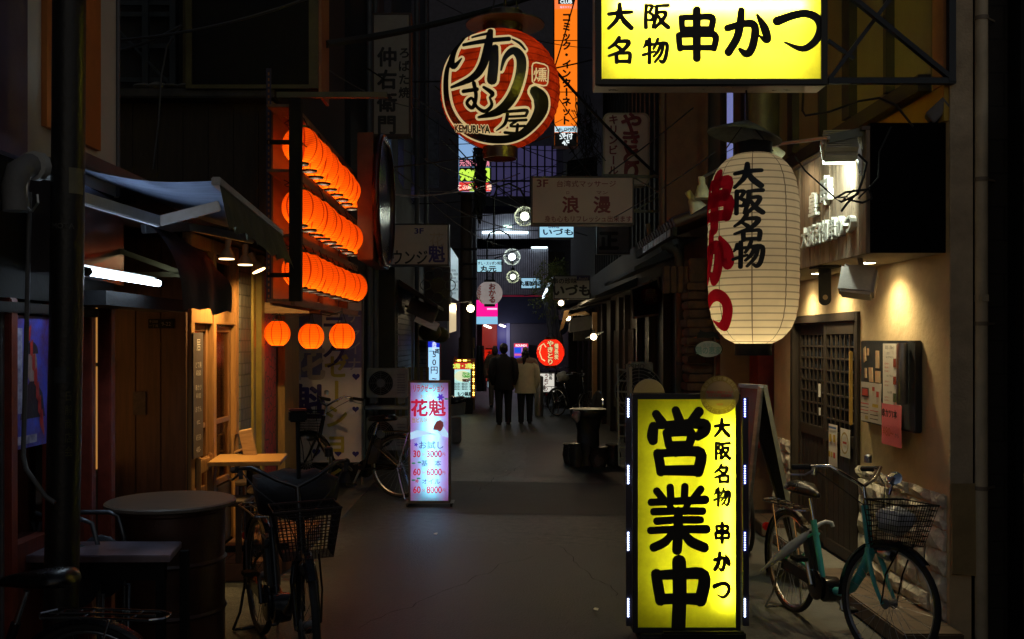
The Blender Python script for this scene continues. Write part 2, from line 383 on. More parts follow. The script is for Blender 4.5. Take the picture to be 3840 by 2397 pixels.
# ------------------------------------------------------------------ ground
ASPH = bpy.data.materials.new('asphalt'); N, L = nodes(ASPH); b_ = N['Principled BSDF']
tc = N.new('ShaderNodeTexCoord'); n1 = N.new('ShaderNodeTexNoise'); n1.inputs['Scale'].default_value = .9; n1.inputs['Detail'].default_value = 8; n1.inputs['Roughness'].default_value = .7
n2 = N.new('ShaderNodeTexNoise'); n2.inputs['Scale'].default_value = 75; n2.inputs['Detail'].default_value = 3
n3 = N.new('ShaderNodeTexVoronoi'); n3.inputs['Scale'].default_value = 8
for n in (n1, n2, n3): L.new(tc.outputs['Object'], n.inputs['Vector'])
rp = N.new('ShaderNodeValToRGB'); rp.color_ramp.elements[0].position = .3; rp.color_ramp.elements[1].position = .75
rp.color_ramp.elements[0].color = (.020, .022, .021, 1); rp.color_ramp.elements[1].color = (.078, .082, .076, 1); L.new(n1.outputs['Fac'], rp.inputs[0])
gr = N.new('ShaderNodeMapRange'); gr.inputs[1].default_value = .3; gr.inputs[2].default_value = .7; gr.inputs[3].default_value = .35; gr.inputs[4].default_value = 1.8; L.new(n2.outputs['Fac'], gr.inputs[0])
vm = N.new('ShaderNodeVectorMath'); vm.operation = 'SCALE'; n4 = N.new('ShaderNodeTexNoise'); n4.inputs['Scale'].default_value = 11; n4.inputs['Detail'].default_value = 8; n4.inputs['Roughness'].default_value = .75; L.new(tc.outputs['Object'], n4.inputs['Vector'])
g4 = N.new('ShaderNodeMapRange'); g4.inputs[1].default_value = .35; g4.inputs[2].default_value = .65; g4.inputs[3].default_value = .4; g4.inputs[4].default_value = 1.6; L.new(n4.outputs['Fac'], g4.inputs[0])
mu = N.new('ShaderNodeMath'); mu.operation = 'MULTIPLY'; L.new(gr.outputs[0], mu.inputs[0]); L.new(g4.outputs[0], mu.inputs[1])
L.new(rp.outputs[0], vm.inputs[0]); L.new(mu.outputs[0], vm.inputs['Scale']); L.new(vm.outputs[0], b_.inputs['Base Color'])
rr = N.new('ShaderNodeMapRange'); rr.inputs[3].default_value = .3; rr.inputs[4].default_value = .72; L.new(n1.outputs['Fac'], rr.inputs[0]); L.new(rr.outputs[0], b_.inputs['Roughness'])
bp = N.new('ShaderNodeBump'); bp.inputs['Strength'].default_value = .6; bp.inputs['Distance'].default_value = .008; L.new(n2.outputs['Fac'], bp.inputs['Height']); L.new(bp.outputs[0], b_.inputs['Normal'])
CONC = mat('concrete', (.12, .115, .105), .8, var=.4, scale=3, bump=.4, bscale=90)
TILE = bricks('terrace_tile', '#7a5238', '#684430', '#3a2a22', .2, .2, 'F', .6, .3)
struct(MB().quad((-40, -10, 0), (40, -10, 0), (40, 90, 0), (-40, 90, 0)), 'ground', ASPH)
struct(MB().box(-1.86, -1.62, 7.6, 40, -.02, .006), 'gutter', CONC)
struct(MB().quad((1.62, 3.8, .004), (2.3, 3.8, .004), (2.3, 10.4, .004), (1.72, 10.4, .004)), 'pavement', mat('pavement_slab', (.11, .107, .098), .75, var=.4, scale=2, bump=.5, bscale=110))
# asphalt patches with worn, irregular edges, a trench scar and cracks
def patch(pts, z, m, nm):
    out = []
    for i in range(len(pts)):
        a_, b_2 = Vector(pts[i]+(z,)), Vector(pts[(i+1) % len(pts)]+(z,))
        for k in range(10): p = a_.lerp(b_2, k/10); out.append((p.x+random.uniform(-.035, .035), p.y+random.uniform(-.05, .05), z))
    return struct(MB().quad(*out), nm, m)
AP = lambda n, c: mat(n, c, .5, var=.5, scale=4, bump=.7, bscale=85)
patch([(-1.5, 5.6), (.9, 5.2), (1.05, 8.6), (-1.3, 9.1)], .0035, AP('asphalt_old', (.052, .054, .050)), 'road')
patch([(.3, 13.2), (1.7, 13), (1.6, 17.6), (.45, 17.8)], .0035, AP('asphalt_mid', (.036, .037, .036)), 'road')
patch([(-1.4, 18.5), (.9, 18.3), (1.0, 22), (-1.3, 21.4)], .0035, AP('asphalt_pale', (.06, .061, .058)), 'road')
cr_ = MB()
for (x, y), n, dx, dy in (((-.9, 6.2), 26, .05, .09), ((.2, 9.3), 20, .07, -.02), ((-.4, 11.6), 24, .03, .12), ((.8, 7.0), 18, -.02, .11), ((-1.2, 14), 30, .06, .1)):
    pts = []
    for k in range(n): pts.append((x, y)); x += dx*random.uniform(.2, 1.6)+random.uniform(-.03, .03); y += dy*random.uniform(.4, 1.5)+random.uniform(-.02, .02)
    for (xa, ya), (xb, yb) in zip(pts, pts[1:]): d_ = Vector((yb-ya, xa-xb, 0)).normalized()*random.uniform(.0015, .0035); cr_.quad((xa-d_.x, ya-d_.y, .0062), (xb-d_.x, yb-d_.y, .0062), (xb+d_.x, yb+d_.y, .0062), (xa+d_.x, ya+d_.y, .0062))
struct(cr_, 'road', mat('crack_dark', (.018, .018, .018), .9, bump=0))
# asphalt patch with a worn edge
struct(MB().quad((-1.0, 10.4, .004), (1.4, 10.2, .004), (1.5, 12.5, .004), (-1.1, 12.8, .004)), 'road', mat('asphalt_patch', (.034, .032, .031), .6, var=.4, scale=2, bump=.5, bscale=120))
# ------------------------------------------------------------------ lit sign / unlit sign builders
def E_(c, s=1.): return emit('lit_%s_%.2f' % (c.strip('#'), s), c, s)
def V_(c): return mat('vinyl_'+c.strip('#'), c, .45, bump=0, var=.1)
def sign(name, label, cat, u0, u1, v0, v1, Y, depth, face, hous, texts=(), fw=.03, group=None, tilt=0):
    """a box sign standing square to the alley: housing, face, lettering. texts = (string, u, v, px height, material, vertical, bold, gap, sx)"""
    a, b = at(u0, v1, Y), at(u1, v0, Y)
    t = thing(name, label, cat, ((a.x+b.x)/2, Y, a.z), 0, group)
    mb = MB(); mb.box(a.x, b.x, Y+.012, Y+depth, a.z, b.z)
    if fw:
        for x0, x1, z0, z1 in ((a.x, a.x+fw, a.z, b.z), (b.x-fw, b.x, a.z, b.z), (a.x+fw, b.x-fw, a.z, a.z+fw), (a.x+fw, b.x-fw, b.z-fw, b.z)):
            mb.box(x0, x1, Y, Y+.0118, z0, z1)
    mb.build('housing', hous, t)
    e = .002
    MB().box(a.x+fw+e, b.x-fw-e, Y+.004, Y+.010, a.z+fw+e, b.z-fw-e).build('sign_face', face, t)
    done = {}
    for tx in texts:
        s, u, v, h, m = tx[:5]; vert = tx[5] if len(tx) > 5 else False; bold = tx[6] if len(tx) > 6 else 0
        gap = tx[7] if len(tx) > 7 else 1.; sx = tx[8] if len(tx) > 8 else 1.
        done.setdefault(m.name, (m, MB()))[1].text(s, at(u, v, Y+.002), size=h/F*Y/.88, vert=vert, bold=bold, gap=gap, sx=sx, eps=.0002*Y/10)
    for m, mb in done.values(): mb.build('lettering', m, t)
    return t
# ------------------------------------------------------------------ paper lanterns
def lprof(Rr, h, capr, p=2.0, m=36):
    k = (1-(capr/Rr)**2)**(1/p)
    return [(Rr*math.sqrt(max(0, 1-abs((-1+2*i/m)*k)**p)), -h/2+h*i/m) for i in range(m+1)]
def lantern(name, label, c, Rr, h, pm, capm, capr, caph, watt=1., col=(1, .8, .5), bz=-.3, group=None, p=2.0, loop=.08):
    c = Vector(c); t = thing(name, label, 'lantern', c-Vector((0, 0, h/2+caph)), 0, group)
    pr = lprof(Rr, h, capr, p)
    pr = [(r*(1+(.008 if i % 2 else -.004)), z) for i, (r, z) in enumerate(pr)]
    s = MB().lathe(pr, c, 36, cap=False).build('paper_shade', pm, t, 60)
    # the material is drawn round the lantern's own middle
    for nm, z in (('top_cap', h/2-.004), ('bottom_cap', -h/2-caph+.004)):
        MB().lathe([(capr*.97, z), (capr*1.06, z), (capr*1.06, z+caph), (capr*.97, z+caph)], c, 24, cap=(nm == 'top_cap')).build(nm, capm, t, 40)
    if loop:
        z = c.z+h/2+caph
        MB().tube([(c.x-capr*.8, c.y, z-.004), (c.x-capr*.3, c.y, z+loop*.7), (c.x, c.y, z+loop), (c.x+capr*.3, c.y, z+loop*.7), (c.x+capr*.8, c.y, z-.004)], .004, 5).build('hanging_wire', WIRE, t)
    if watt: lamp('bulb_light', 'POINT', c+Vector((0, 0, bz*h/2)), watt, col, t, .035)
    return t
def arcmap(c, rf, th0, eps):
    c = Vector(c)
    def fn(p):
        z = p[2]; r = rf(z); a = p[0]/max(r, .01)+th0; r += eps+abs(p[1])
        return (c.x+r*math.sin(a), c.y-r*math.cos(a), c.z+z)
    return fn
def profr(Rr, h, capr, p=2.0):
    k = (1-(capr/Rr)**2)**(1/p); return lambda z: Rr*math.sqrt(max(0, 1-(min(1, abs(2*z/h))*k)**p))
# ------------------------------------------------------------------ bicycle
def bicycle(name, label, loc, rz, steer=0, fm=None, scale=1., basket=True, rack=True, bag=False, umb=False, tyre=RUB, motor=True, basketm=None, group=None, dim=False):
    t = thing(name, label, 'bicycle', loc, rz, group); t0 = WM[t.name]; CHROME, STEEL = (mat('shaded_chrome', (.10, .10, .105), .3, .9), mat('shaded_steel', (.07, .07, .075), .4, .9)) if dim else (globals()['CHROME'], globals()['STEEL'])  # dim: darker copies of the metals, shade put into their colour
    base = t0 @ Matrix.Scale(scale, 4)
    pv = Vector((.93, 0, .62)); axd = Vector((-.06, 0, .22)).normalized()
    ST = base @ Matrix.Translation(pv) @ Matrix.Rotation(R(steer), 4, axd) @ Matrix.Translation(-pv)
    fm = fm or BLKG; bm_ = basketm or BLK
    def wheel(cx, M, nm):
        rim = MB(M); c = Vector((cx, 0, .335)); n = 40
        ring = lambda r: [c+Vector((r*math.cos(2*math.pi*k/n), 0, r*math.sin(2*math.pi*k/n))) for k in range(n)]
        w = MB(M).tube(ring(.317), .018, 8, closed=True).build(nm, tyre, t, 50)
        MB(M).tube(ring(.297), .009, 6, closed=True).build('rim', STEEL, w, 50)
        sp = MB(M)
        for k in range(28):
            a = 2*math.pi*k/28; b = a+(.35 if k % 2 else -.35); y = .028 if k % 4 < 2 else -.028
            sp.tube([c+Vector((.022*math.cos(b), y, .022*math.sin(b))), c+Vector((.292*math.cos(a), 0, .292*math.sin(a)))], .0013, 3, cap=False)
        sp.build('spokes', STEEL, w)
        MB(M).lathe([(.02, -.04), (.03, -.035), (.018, -.02), (.018, .02), (.03, .035), (.02, .04)], c, 12, (0, 1, 0)).build('hub', GREYP, w, 40)
        md = MB(M)
        a0, a1 = (R(20), R(205)) if cx < .5 else (R(48), R(185))
        arc = [c+Vector((.352*math.cos(a0+(a1-a0)*k/16), 0, .352*math.sin(a0+(a1-a0)*k/16))) for k in range(17)]
        vs = []; fs = []
        for k, q in enumerate(arc):
            rd = (q-c).normalized()
            for y, o in ((-.028, -.014), (-.016, 0), (.016, 0), (.028, -.014)): vs.append(q+rd*o+Vector((0, y, 0)))
        for k in range(16):
            for j in range(3): fs.append((k*4+j, k*4+j+1, k*4+j+5, k*4+j+4))
        md.add(vs, fs).build('mudguard', BLKG, t, 40)
    wheel(0, base, 'rear_wheel'); wheel(1.1, ST, 'front_wheel')
    f = MB(base)
    f.tube([(.955, 0, .60), (.93, 0, .555), (.86, 0, .45), (.76, 0, .345), (.66, 0, .29), (.56, 0, .275), (.45, 0, .285)], [.029, .029, .028, .028, .027, .025, .024], 10)
    f.tube([(.955, 0, .58), (.895, 0, .85)], .022, 10)
    f.tube([(.43, 0, .28), (.30, 0, .66)], .019, 10)
    for y in (-.055, .055):
        f.tube([(.43, y*.6, .29), (.2, y, .315), (0, y, .335)], .010, 7)
        f.tube([(.33, y*.4, .58), (.15, y, .46), (0, y, .335)], .008, 7)
    f.build('frame', fm, t, 50)
    fk = MB(ST)
    for y in (-.055, .055): fk.tube([(.965, y*.7, .60), (1.0, y, .52), (1.04, y, .43), (1.1, y, .335)], [.014, .014, .012, .009], 8)
    fk.bar((.965, -.05, .605), (.965, .05, .605), .03, .03); fk.build('fork', fm, t, 50)
    hb = MB(ST); hb.tube([(.895, 0, .84), (.868, 0, .955)], .013, 8)
    hb.tube([(.60, -.29, 1.03), (.70, -.275, 1.045), (.80, -.21, 1.06), (.86, -.10, 1.0), (.868, 0, .955), (.86, .10, 1.0), (.80, .21, 1.06), (.70, .275, 1.045), (.60, .29, 1.03)], .0115, 8)
    hb.build('handlebar', CHROME, t, 50)
    for y in (-1, 1):
        MB(ST).tube([(.715, y*.273, 1.044), (.595, y*.291, 1.029)], .0175, 10).build('grip', RUB, t, 50)
        lv = MB(ST); lv.bar((.735, y*.262, 1.045), (.735, y*.262, 1.0), .02, .03); lv.tube([(.735, y*.27, 1.025), (.70, y*.30, .995), (.60, y*.315, .985)], [.008, .007, .005], 6)
        lv.build('brake_lever', STEEL, t, 40)
        MB(ST).tube([(.735, y*.255, 1.03), (.85, y*.2, .96), (.95, y*.08, .86), (.95, y*.03, .72), (.97, y*.02, .6)], .0035, 5).build('brake_cable', WIRE, t, 50)
    MB(ST).tube([(.73, .18, 1.08), (.73, .18, 1.12), (.73, .18, 1.13)], [.022, .024, .012], 10).build('bell', STEEL, t, 40)
    MB(base).tube([(.31, 0, .63), (.255, 0, .79)], .0125, 8).build('seat_post', CHROME, t, 50)
    sd = MB(base)
    rings = []
    for x, w, z, th in ((.05, .05, .835, .03), (.08, .095, .84, .045), (.15, .105, .838, .05), (.22, .075, .83, .045), (.30, .035, .825, .035), (.355, .022, .82, .025), (.37, .008, .818, .012)):
        rings.append([(x, w*math.cos(2*math.pi*k/12), z+th*math.sin(2*math.pi*k/12)*(1 if math.sin(2*math.pi*k/12) > 0 else .6)) for k in range(12)])
    vs = [p for r in rings for p in r]; fs = [(i*12+k, i*12+(k+1) % 12, (i+1)*12+(k+1) % 12, (i+1)*12+k) for i in range(6) for k in range(12)]+[tuple(range(12))[::-1], tuple(range(72, 84))]
    sd.add(vs, fs).build('saddle', mat('saddle_leather', (.009, .008, .008), .3, bump=.1), t, 60)
    if rack:
        rk = MB(base)
        for y in (-.065, 0, .065): rk.tube([(.16, y, .70), (0, y, .705), (-.28, y, .70)], .0055, 6)
        rk.tube([(.16, -.065, .70), (.2, 0, .70), (.16, .065, .70)], .0055, 6); rk.tube([(-.28, -.065, .70), (-.325, -.04, .70), (-.335, 0, .70), (-.325, .04, .70), (-.28, .065, .70)], .0055, 6)
        for x in (.0, .12, -.2): rk.tube([(x, -.065, .7), (x, .065, .7)], .0045, 6)
        for y in (-.07, .07): rk.tube([(-.12, y*.95, .70), (-.02, y, .36), (0, y, .34)], .005, 6)
        rk.build('luggage_rack', CHROME, t, 50)
    if basket:
        bk = MB(ST)
        xs0, xs1, y0, z0, z1 = 1.03, 1.21, .115, .67, .905
        def P(s, z):   # walk round the flared rim
            k = (z-z0)/(z1-z0); xa = xs0-.01*k; xb = xs1+.05*k; yy = y0+.04*k
            q = s % 4
            if q < 1: return (xa+(xb-xa)*q, -yy, z)
            if q < 2: return (xb, -yy+2*yy*(q-1), z)
            if q < 3: return (xb-(xb-xa)*(q-2), yy, z)
            return (xa, yy-2*yy*(q-3), z)
        for i in range(56): bk.tube([P(i/14, z0), P(i/14, z1)], .0019, 4, cap=False)
        for j in range(9):
            z = z0+(z1-z0)*j/8; bk.tube([P(i, z) for i in range(4)], .0026 if j < 8 else .006, 5, closed=True)
        for i in range(8): bk.tube([(xs0+(xs1-xs0)*i/7, -y0, z0), (xs0+(xs1-xs0)*i/7, y0, z0)], .0022, 4, cap=False)
        bk.bar((1.0, 0, .66), (1.2, 0, .66), .05, .012); bk.tube([(1.2, .05, .69), (1.12, .07, .5), (1.1, .062, .34)], .005, 5); bk.tube([(1.2, -.05, .69), (1.12, -.07, .5), (1.1, -.062, .34)], .005, 5)
        bk.build('front_basket', bm_, t)
        MB(ST).lathe([(.02, -.05), (.034, .0), (.036, .035), (.03, .045)], (1.06, .0, .60), 12, (1, 0, 0)).build('headlight', STEEL, t, 40)
    ch = MB(base); ch.lathe([(.085, -.008), (.095, -.004), (.095, .006), (.085, .01)], (.43, -.06, .285), 20, (0, 1, 0))
    ch.obox((.22, -.06, .315), (.22, 0, -.012), (0, .012, 0), (0, 0, .035)); ch.build('chain_case', BLKG, t, 40)
    for a, y in ((R(115), -.085), (R(295), .085)):
        e = Vector((.43+.165*math.cos(a), y, .285+.165*math.sin(a)))
        c_ = MB(base).tube([(.43, y, .285), e], [.014, .010], 8).build('crank', STEEL, t, 40)
        MB(base).obox(e+Vector((0, .045 if y > 0 else -.045, 0)), (.045, 0, 0), (0, .04, 0), (0, 0, .012)).build('pedal', BLK, c_, bevel=.004)
    if motor:
        MB(base).obox((.275, 0, .48), (.055, 0, -.01), (0, .035, 0), (-.045, 0, .13)).build('battery', mat('battery_case', (.02, .02, .022), .4), t, bevel=.012)
        MB(base).lathe([(.03, -.05), (.075, -.045), (.08, 0), (.075, .045), (.03, .05)], (.5, 0, .27), 16, (0, 1, 0)).build('motor_case', BLKG, t, 50)
    ks = MB(base)
    for y in (-.1, .1): ks.tube([(.0, y*.8, .33), (-.06, y, .12), (-.11, y*1.3, .01)], .008, 6)
    ks.tube([(-.11, -.13, .01), (-.11, .13, .01)], .008, 6); ks.build('kick_stand', STEEL, t, 50)
    MB(base).lathe([(.03, 0), (.028, .02)], (-.355, 0, .50), 12, (-1, 0, 0)).build('rear_reflector', mat('red_reflector', (.35, .01, .01), .15), t)
    return t
# ================================================================== LEFT: red corner shop
LX = -2.3
shop = thing('corner_shop', 'red corner shop with a cream and orange upper wall left of the black pole', 'building', (LX-1.5, 4.2, 0))
MB().box(LX-3, LX-.16, -4, 5.9, 0, 2.0).build('wall', mat('shop_dark', (.03, .02, .018), .7), shop)  # wall and fascia carried on unseen past the camera, to cut sky light
MB().box(LX-3, LX, -4, 5.9, 2.0, 2.655).build('fascia_wall', mat('fascia_dark', (.010, .009, .008), .75, spec=.2), shop)
MB().prism([(LX+.005, 4.8, 2.13), (LX+.18, 4.8, 2.13), (LX+.03, 5.97, 2.13), (LX+.005, 5.97, 2.13)], (0, 0, .48)).build('fascia_panel', mat('steel_sheet', (.42, .38, .44), .24, 1, var=.2, scale=2.2, bump=.12, bscale=3), shop)
MB().box(LX-3, LX, 3.2, 5.97, 2.656, 8).build('upper_wall', mat('cream_upper', (.74, .68, .56), .7, var=.15, scale=1.5), shop)
MB().box(LX, LX+.05, 2.4, 4.72, 2.656, 8).build('purple_strip', mat('purple_trim', (.11, .085, .13), .6), shop)
po = MB(); pz = onx(97, 298, LX).z
po.box(LX+.001, LX+.03, onx(97, 0, LX).y, onx(226, 0, LX).y, pz, 7.9); po.build('orange_panel', mat('orange_panel', (.62, .20, .04), .6, var=.15), shop)
MB().tube([(LX+.012, 5.93, 2.66), (LX+.012, 5.93, 8)], .012, 6).build('edge_trim', GREYP, shop)
MB().box(LX-.16, LX-.02, 2.4, 5.55, 0, .82).build('lower_panel', mat('red_boards', (.16, .028, .016), .55, var=.4, stretch=(1, 9, .7)), shop)
rp_ = MB()
for y in (4.38, 4.62, 5.10, 5.52, 5.80): rp_.box(LX-.06, LX+.02, y, y+.07, 0, 2.0)
rp_.build('red_post', mat('red_paint', (.24, .04, .022), .45, var=.4, scale=8), shop, bevel=.006)
wf = MB()
for y in (4.48, 4.54, 4.60): wf.box(LX-.05, LX-.01, y, y+.035, .1, 1.95)
wf.build('sliding_frame', mat('grey_alu', (.32, .33, .36), .45, .6), shop, bevel=.004)
MB().box(LX-.10, LX-.09, 4.66, 5.5, .82, 1.95).build('window_glass', glass('shop_glass', (.25, .25, .3), .08, .3), shop)
MB().box(LX-.155, LX-.12, 4.66, 5.5, .82, 1.95).build('curtain', mat('curtain_pink', (.3, .22, .26), .8, stretch=(1, 30, 1)), shop)
MB().box(LX+.021, -2.05, 5.15, 6.5, 1.985, 2.06).build('header_board', BLK, shop)
MB().box(LX-.03, LX+.035, 4.3, 5.6, 1.93, 1.98).build('lintel', mat('lintel_dark', (.014, .011, .009), .7, spec=.2), shop, bevel=.005)
# poster
a = Vector((LX-.004, 4.69, 1.29))
pst = thing('poster', 'torn blue concert poster on the red shop window behind the pole', 'poster', a)
MB().box(LX-.012, LX-.006, 4.69, 5.06, 1.28, 1.92).build('sheet', mat('poster_blue', (.03, .07, .5), .4, var=.9, scale=7, col2=(.09, .02, .06)), pst)
sm = MB(); sm.box(LX-.0058, LX-.004, 4.70, 4.78, 1.45, 1.86); sm.box(LX-.0058, LX-.004, 4.71, 4.93, 1.30, 1.34)
sm.build('pale_print', mat('poster_pale', (.4, .42, .5), .4, var=.9, scale=14, col2=(.05, .05, .2)), pst)
MB().add([(LX-.0055, 4.88+.055*math.cos(t), 1.68+.085*math.sin(t)) for t in [2*math.pi*k/20 for k in range(20)]], [tuple(range(20))]).build('portrait_face', mat('poster_face', (.35, .24, .22), .5, var=.4, scale=18), pst)
MB().add([(LX-.0052, 4.88+.066*math.cos(t), 1.735+.06*math.sin(t)) for t in [math.pi*k/12 for k in range(13)]], [tuple(range(13))]).add([(LX-.0051, y, z) for y, z in ((4.76, 1.42), (4.79, 1.55), (4.86, 1.6), (4.92, 1.6), (4.99, 1.54), (5.02, 1.42))], [tuple(range(6))]).build('portrait_dark', mat('poster_ink', (.012, .012, .03), .5), pst)
rd = MB()
for k in range(7): rd.quad((LX-.0037, 4.84+.02*k, 1.86-.07*k), (LX-.0037, 4.87+.02*k, 1.88-.07*k), (LX-.0037, 4.86+.025*k, 1.80-.08*k), (LX-.0037, 4.84+.02*k, 1.80-.07*k))
rd.build('red_print', mat('poster_red', (.45, .03, .03), .4), pst)
# fluorescent batten
A, B = Vector((-1.97, 4.74, 2.128)), Vector((-1.97, 5.70, 2.128))
fl = thing('fluorescent_light', 'bare white fluorescent tube glowing under the steel shop fascia', 'tube light', (A+B)/2-Vector((0, 0, .05)))
MB().box(-2.05, -1.99, 4.66, 5.74, 2.13, 2.165).build('batten', WHITEP, fl, bevel=.004)
MB().box(-2.2, -2.051, 4.9, 4.96, 2.14, 2.155).box(-2.279, -2.051, 5.55, 5.61, 2.14, 2.155).build('bracket', GREYP, fl)
MB().tube([A, B], .0185, 12).build('tube', emit('tube_white', (.66, .83, 1.), 20), fl, 50)
MB().tube([B, B+Vector((0, .05, 0))], .021, 12).build('end_cap', BLK, fl, 50); MB().tube([A, A-Vector((0, .05, 0))], .021, 12).build('end_cap', BLK, fl, 50)
# black plastic canopy
def can(u, v):
    a = v*math.pi/2; y = 5.62+u*.95
    wob = .012*math.sin(9*u+5*v)+.01*math.sin(17*u*v)
    return (-2.29+.50*math.sin(a)+wob, y, 2.03+.50*math.cos(a)*(1-.05*u)+wob-.05*(v > .9))
cn = thing('plastic_canopy', 'black plastic sheet canopy drooping beyond the fluorescent tube', 'canopy', (-2.05, 5.9, 2.0))
MB().sheet(can, 14, 14).build('sheet', mat('black_plastic', (.014, .016, .024), .55, bump=.6, bscale=9), cn, 60)
MB().bar((-2.29, 5.9, 2.34), (-1.9, 5.9, 2.2), .03).bar((-2.29, 5.9, 2.19), (-1.85, 5.9, 2.19), .03).build('strut', mat('yellow_strut', (.3, .25, .1), .6), cn)
# retractable awning
aw = thing('awning', 'grey retractable awning with a scalloped valance over the shop front', 'awning', (-1.9, 5.9, 2.4))
p00, p01 = Vector((-2.24, 5.22, 2.71)), Vector((-2.24, 6.72, 2.70)); q0, q1 = Vector((-1.50, 4.9, 2.665)), Vector((-1.50, 6.72, 2.535))
q0 = at(510, 428, 5.22); q1 = at(662, 553, 6.72)
def awf(u, v):
    a = p00.lerp(p01, u); b = q0.lerp(q1, u); p = a.lerp(b, v); p.z -= .035*math.sin(math.pi*v)+.008*math.sin(u*20)*math.sin(math.pi*v); return p
FAB = mat('awning_cloth', (.25, .31, .48), .85, var=.25, scale=3, stretch=(1, 6, 1), bump=.2)
MB().sheet(awf, 24, 12).build('fabric', FAB, aw, 60)
MB().bar(q0, q1, .05, .045).build('front_bar', mat('bar_alu', (.45, .42, .4), .4, .8), aw, bevel=.006)
def val(u, v):
    p = q0.lerp(q1, u); sc_ = .03*abs(math.sin(u*math.pi*8)); L_ = .235-.02*u-sc_
    return p+Vector((.02+.015*math.sin(u*40)*v+.05*v, .012*math.sin(u*31)*v+.06*v*u, -.02-L_*v))
MB().sheet(val, 64, 6).build('valance', mat('valance_cloth', (.085, .09, .055), .9, var=.4, scale=8, stretch=(1, 8, .7)), aw, 60)
ar = MB()
e1 = at(375, 524, 5.35); ar.bar(at(170, 462, 4.7), e1, .035, .06); ar.bar(e1, at(520, 487, 5.4), .035, .055)
ar.build('folding_arm', mat('arm_alu', (.5, .53, .6), .35, .7), aw, bevel=.006)
ar = MB(); e2 = at(444, 536, 6.35); ar.bar(at(338, 541, 6.0), e2, .04, .06); ar.bar(e2, at(600, 568, 6.65), .035, .05)
ar.build('folding_arm', MC['arm_alu'], aw, bevel=.006)
MB().tube([at(70, 455, 4.5), at(62, 820, 4.5), at(55, 1080, 4.5), at(62, 1110, 4.48), at(108, 1175, 4.42), at(130, 1190, 4.42)], .011, 8).build('crank_handle', mat('crank_white', (.12, .12, .12), .5), aw, 50)
MB().box(-2.30, -2.20, 5.15, 6.75, 2.715, 2.80).build('cassette', GREYP, aw, bevel=.01)
# white plastic pipe elbow
pe = thing('pipe_elbow', 'fat white wrapped pipe elbow at the far left above the awning', 'pipe', at(50, 470, 4.4))
MB().tube([at(38, 500, 4.4), at(36, 440, 4.4), at(45, 405, 4.4), at(68, 392, 4.45), at(120, 400, 4.7)], .055, 12).build('elbow', mat('pipe_white', (.2, .195, .19), .6), pe, 50)
MB().tube([at(78, 392, 4.46), at(92, 394, 4.5)], .066, 12).build('collar', WHITEP, pe, 50)
MB().tube([at(62, 430, 4.4), at(60, 470, 4.4)], .012, 6).tube([at(88, 460, 4.4), at(90, 480, 4.4), at(76, 500, 4.4), at(64, 490, 4.4)], .006, 5).build('hook', STEEL, pe)
# black street pole
pole = thing('street_pole', 'black steel street pole with stickers standing close on the left', 'pole', (-1.97, 4.55, 0))
Mx = lambda u, v: at(u, v, 4.55)
MB().tube([Mx(137, 1760), Mx(147, 1300), Mx(156, 800), Mx(162, 300), Mx(166, -400)], [.077, .075, .0735, .0725, .072], 28).build('shaft', mat('pole_black', (.013, .012, .011), .42, var=.4, bump=.25, bscale=45), pole, 50)
def polesheet(u0, u1, v0, v1, m, nm, jit=0):
    # sticker lying on the pole
    def f(s, t):
        v = v0+(v1-v0)*t; c = Mx(156+(800-v)*.0125, v); uu = u0+(u1-u0)*s; x = (uu-CX)/F*4.55-c.x; r = .0758; a = math.asin(max(-1, min(1, x/r)))
        return (c.x+r*math.sin(a), c.y-r*math.cos(a), c.z)
    return MB().sheet(f, 8, 3).build(nm, m, pole, 60)
polesheet(178, 199, 402, 462, mat('masking_tape', (.2, .18, .11), .6), 'tape_band')
polesheet(145, 172, 868, 905, mat('sticker_grey', (.03, .033, .036), .5), 'sticker')
polesheet(180, 190, 905, 1095, mat('strip_black', (.02, .02, .016), .4), 'name_strip')
tx = MB().text('MOTA', (0, 0, 0), size=.034, sx=1.05, bold=.02)
c_ = Mx(159, 538); tx.map(lambda p: (c_.x+.0775*math.sin((p[0]+.012)/.0775), c_.y-.0775*math.cos((p[0]+.012)/.0775)-.0003, c_.z+p[2])); tx.build('lettering', mat('pale_letter', (.1, .095, .085), .6), pole)
tx = MB().text('日前商店会', (0, 0, 0), size=.05, vert=True, sx=.7, gap=1.25)
c2 = Mx(153, 1000); tx.map(lambda p: (c2.x+.0775*math.sin(.62+p[0]/.0775), c2.y-.0775*math.cos(.62+p[0]/.0775), c2.z+p[2])); tx.build('lettering', mat('yellow_letter', (.1, .09, .03), .6), pole)
# silver counter table
tb = thing('counter_table', 'steel topped counter table in front of the shop, cut by the pole', 'table', (-2.3, 4.75, 0))
c1, c2_, c3, c4 = at(402, 1313, 4.86), at(430, 1279, 5.2), Vector((-3.3, 5.2, 0)), Vector((-3.3, 4.84, 0))
for c_ in (c1, c2_): c_.z = .752
c3.z = c4.z = .752
MB().prism([c1, c2_, c3, c4], (0, 0, -.035)).build('tabletop', mat('dull_steel', (.42, .38, .48), .42, 1, var=.3, scale=6, bump=.1), tb, bevel=.004)
for x, y in ((-1.68, 4.90), (-1.64, 5.14), (-3.2, 4.9), (-3.2, 5.14)): MB().box(x-.02, x+.02, y-.02, y+.02, 0, .716).build('leg', BLK, tb)
MB().box(-3.2, -1.66, 4.9, 4.93, .62, .714).build('apron', BLK, tb)
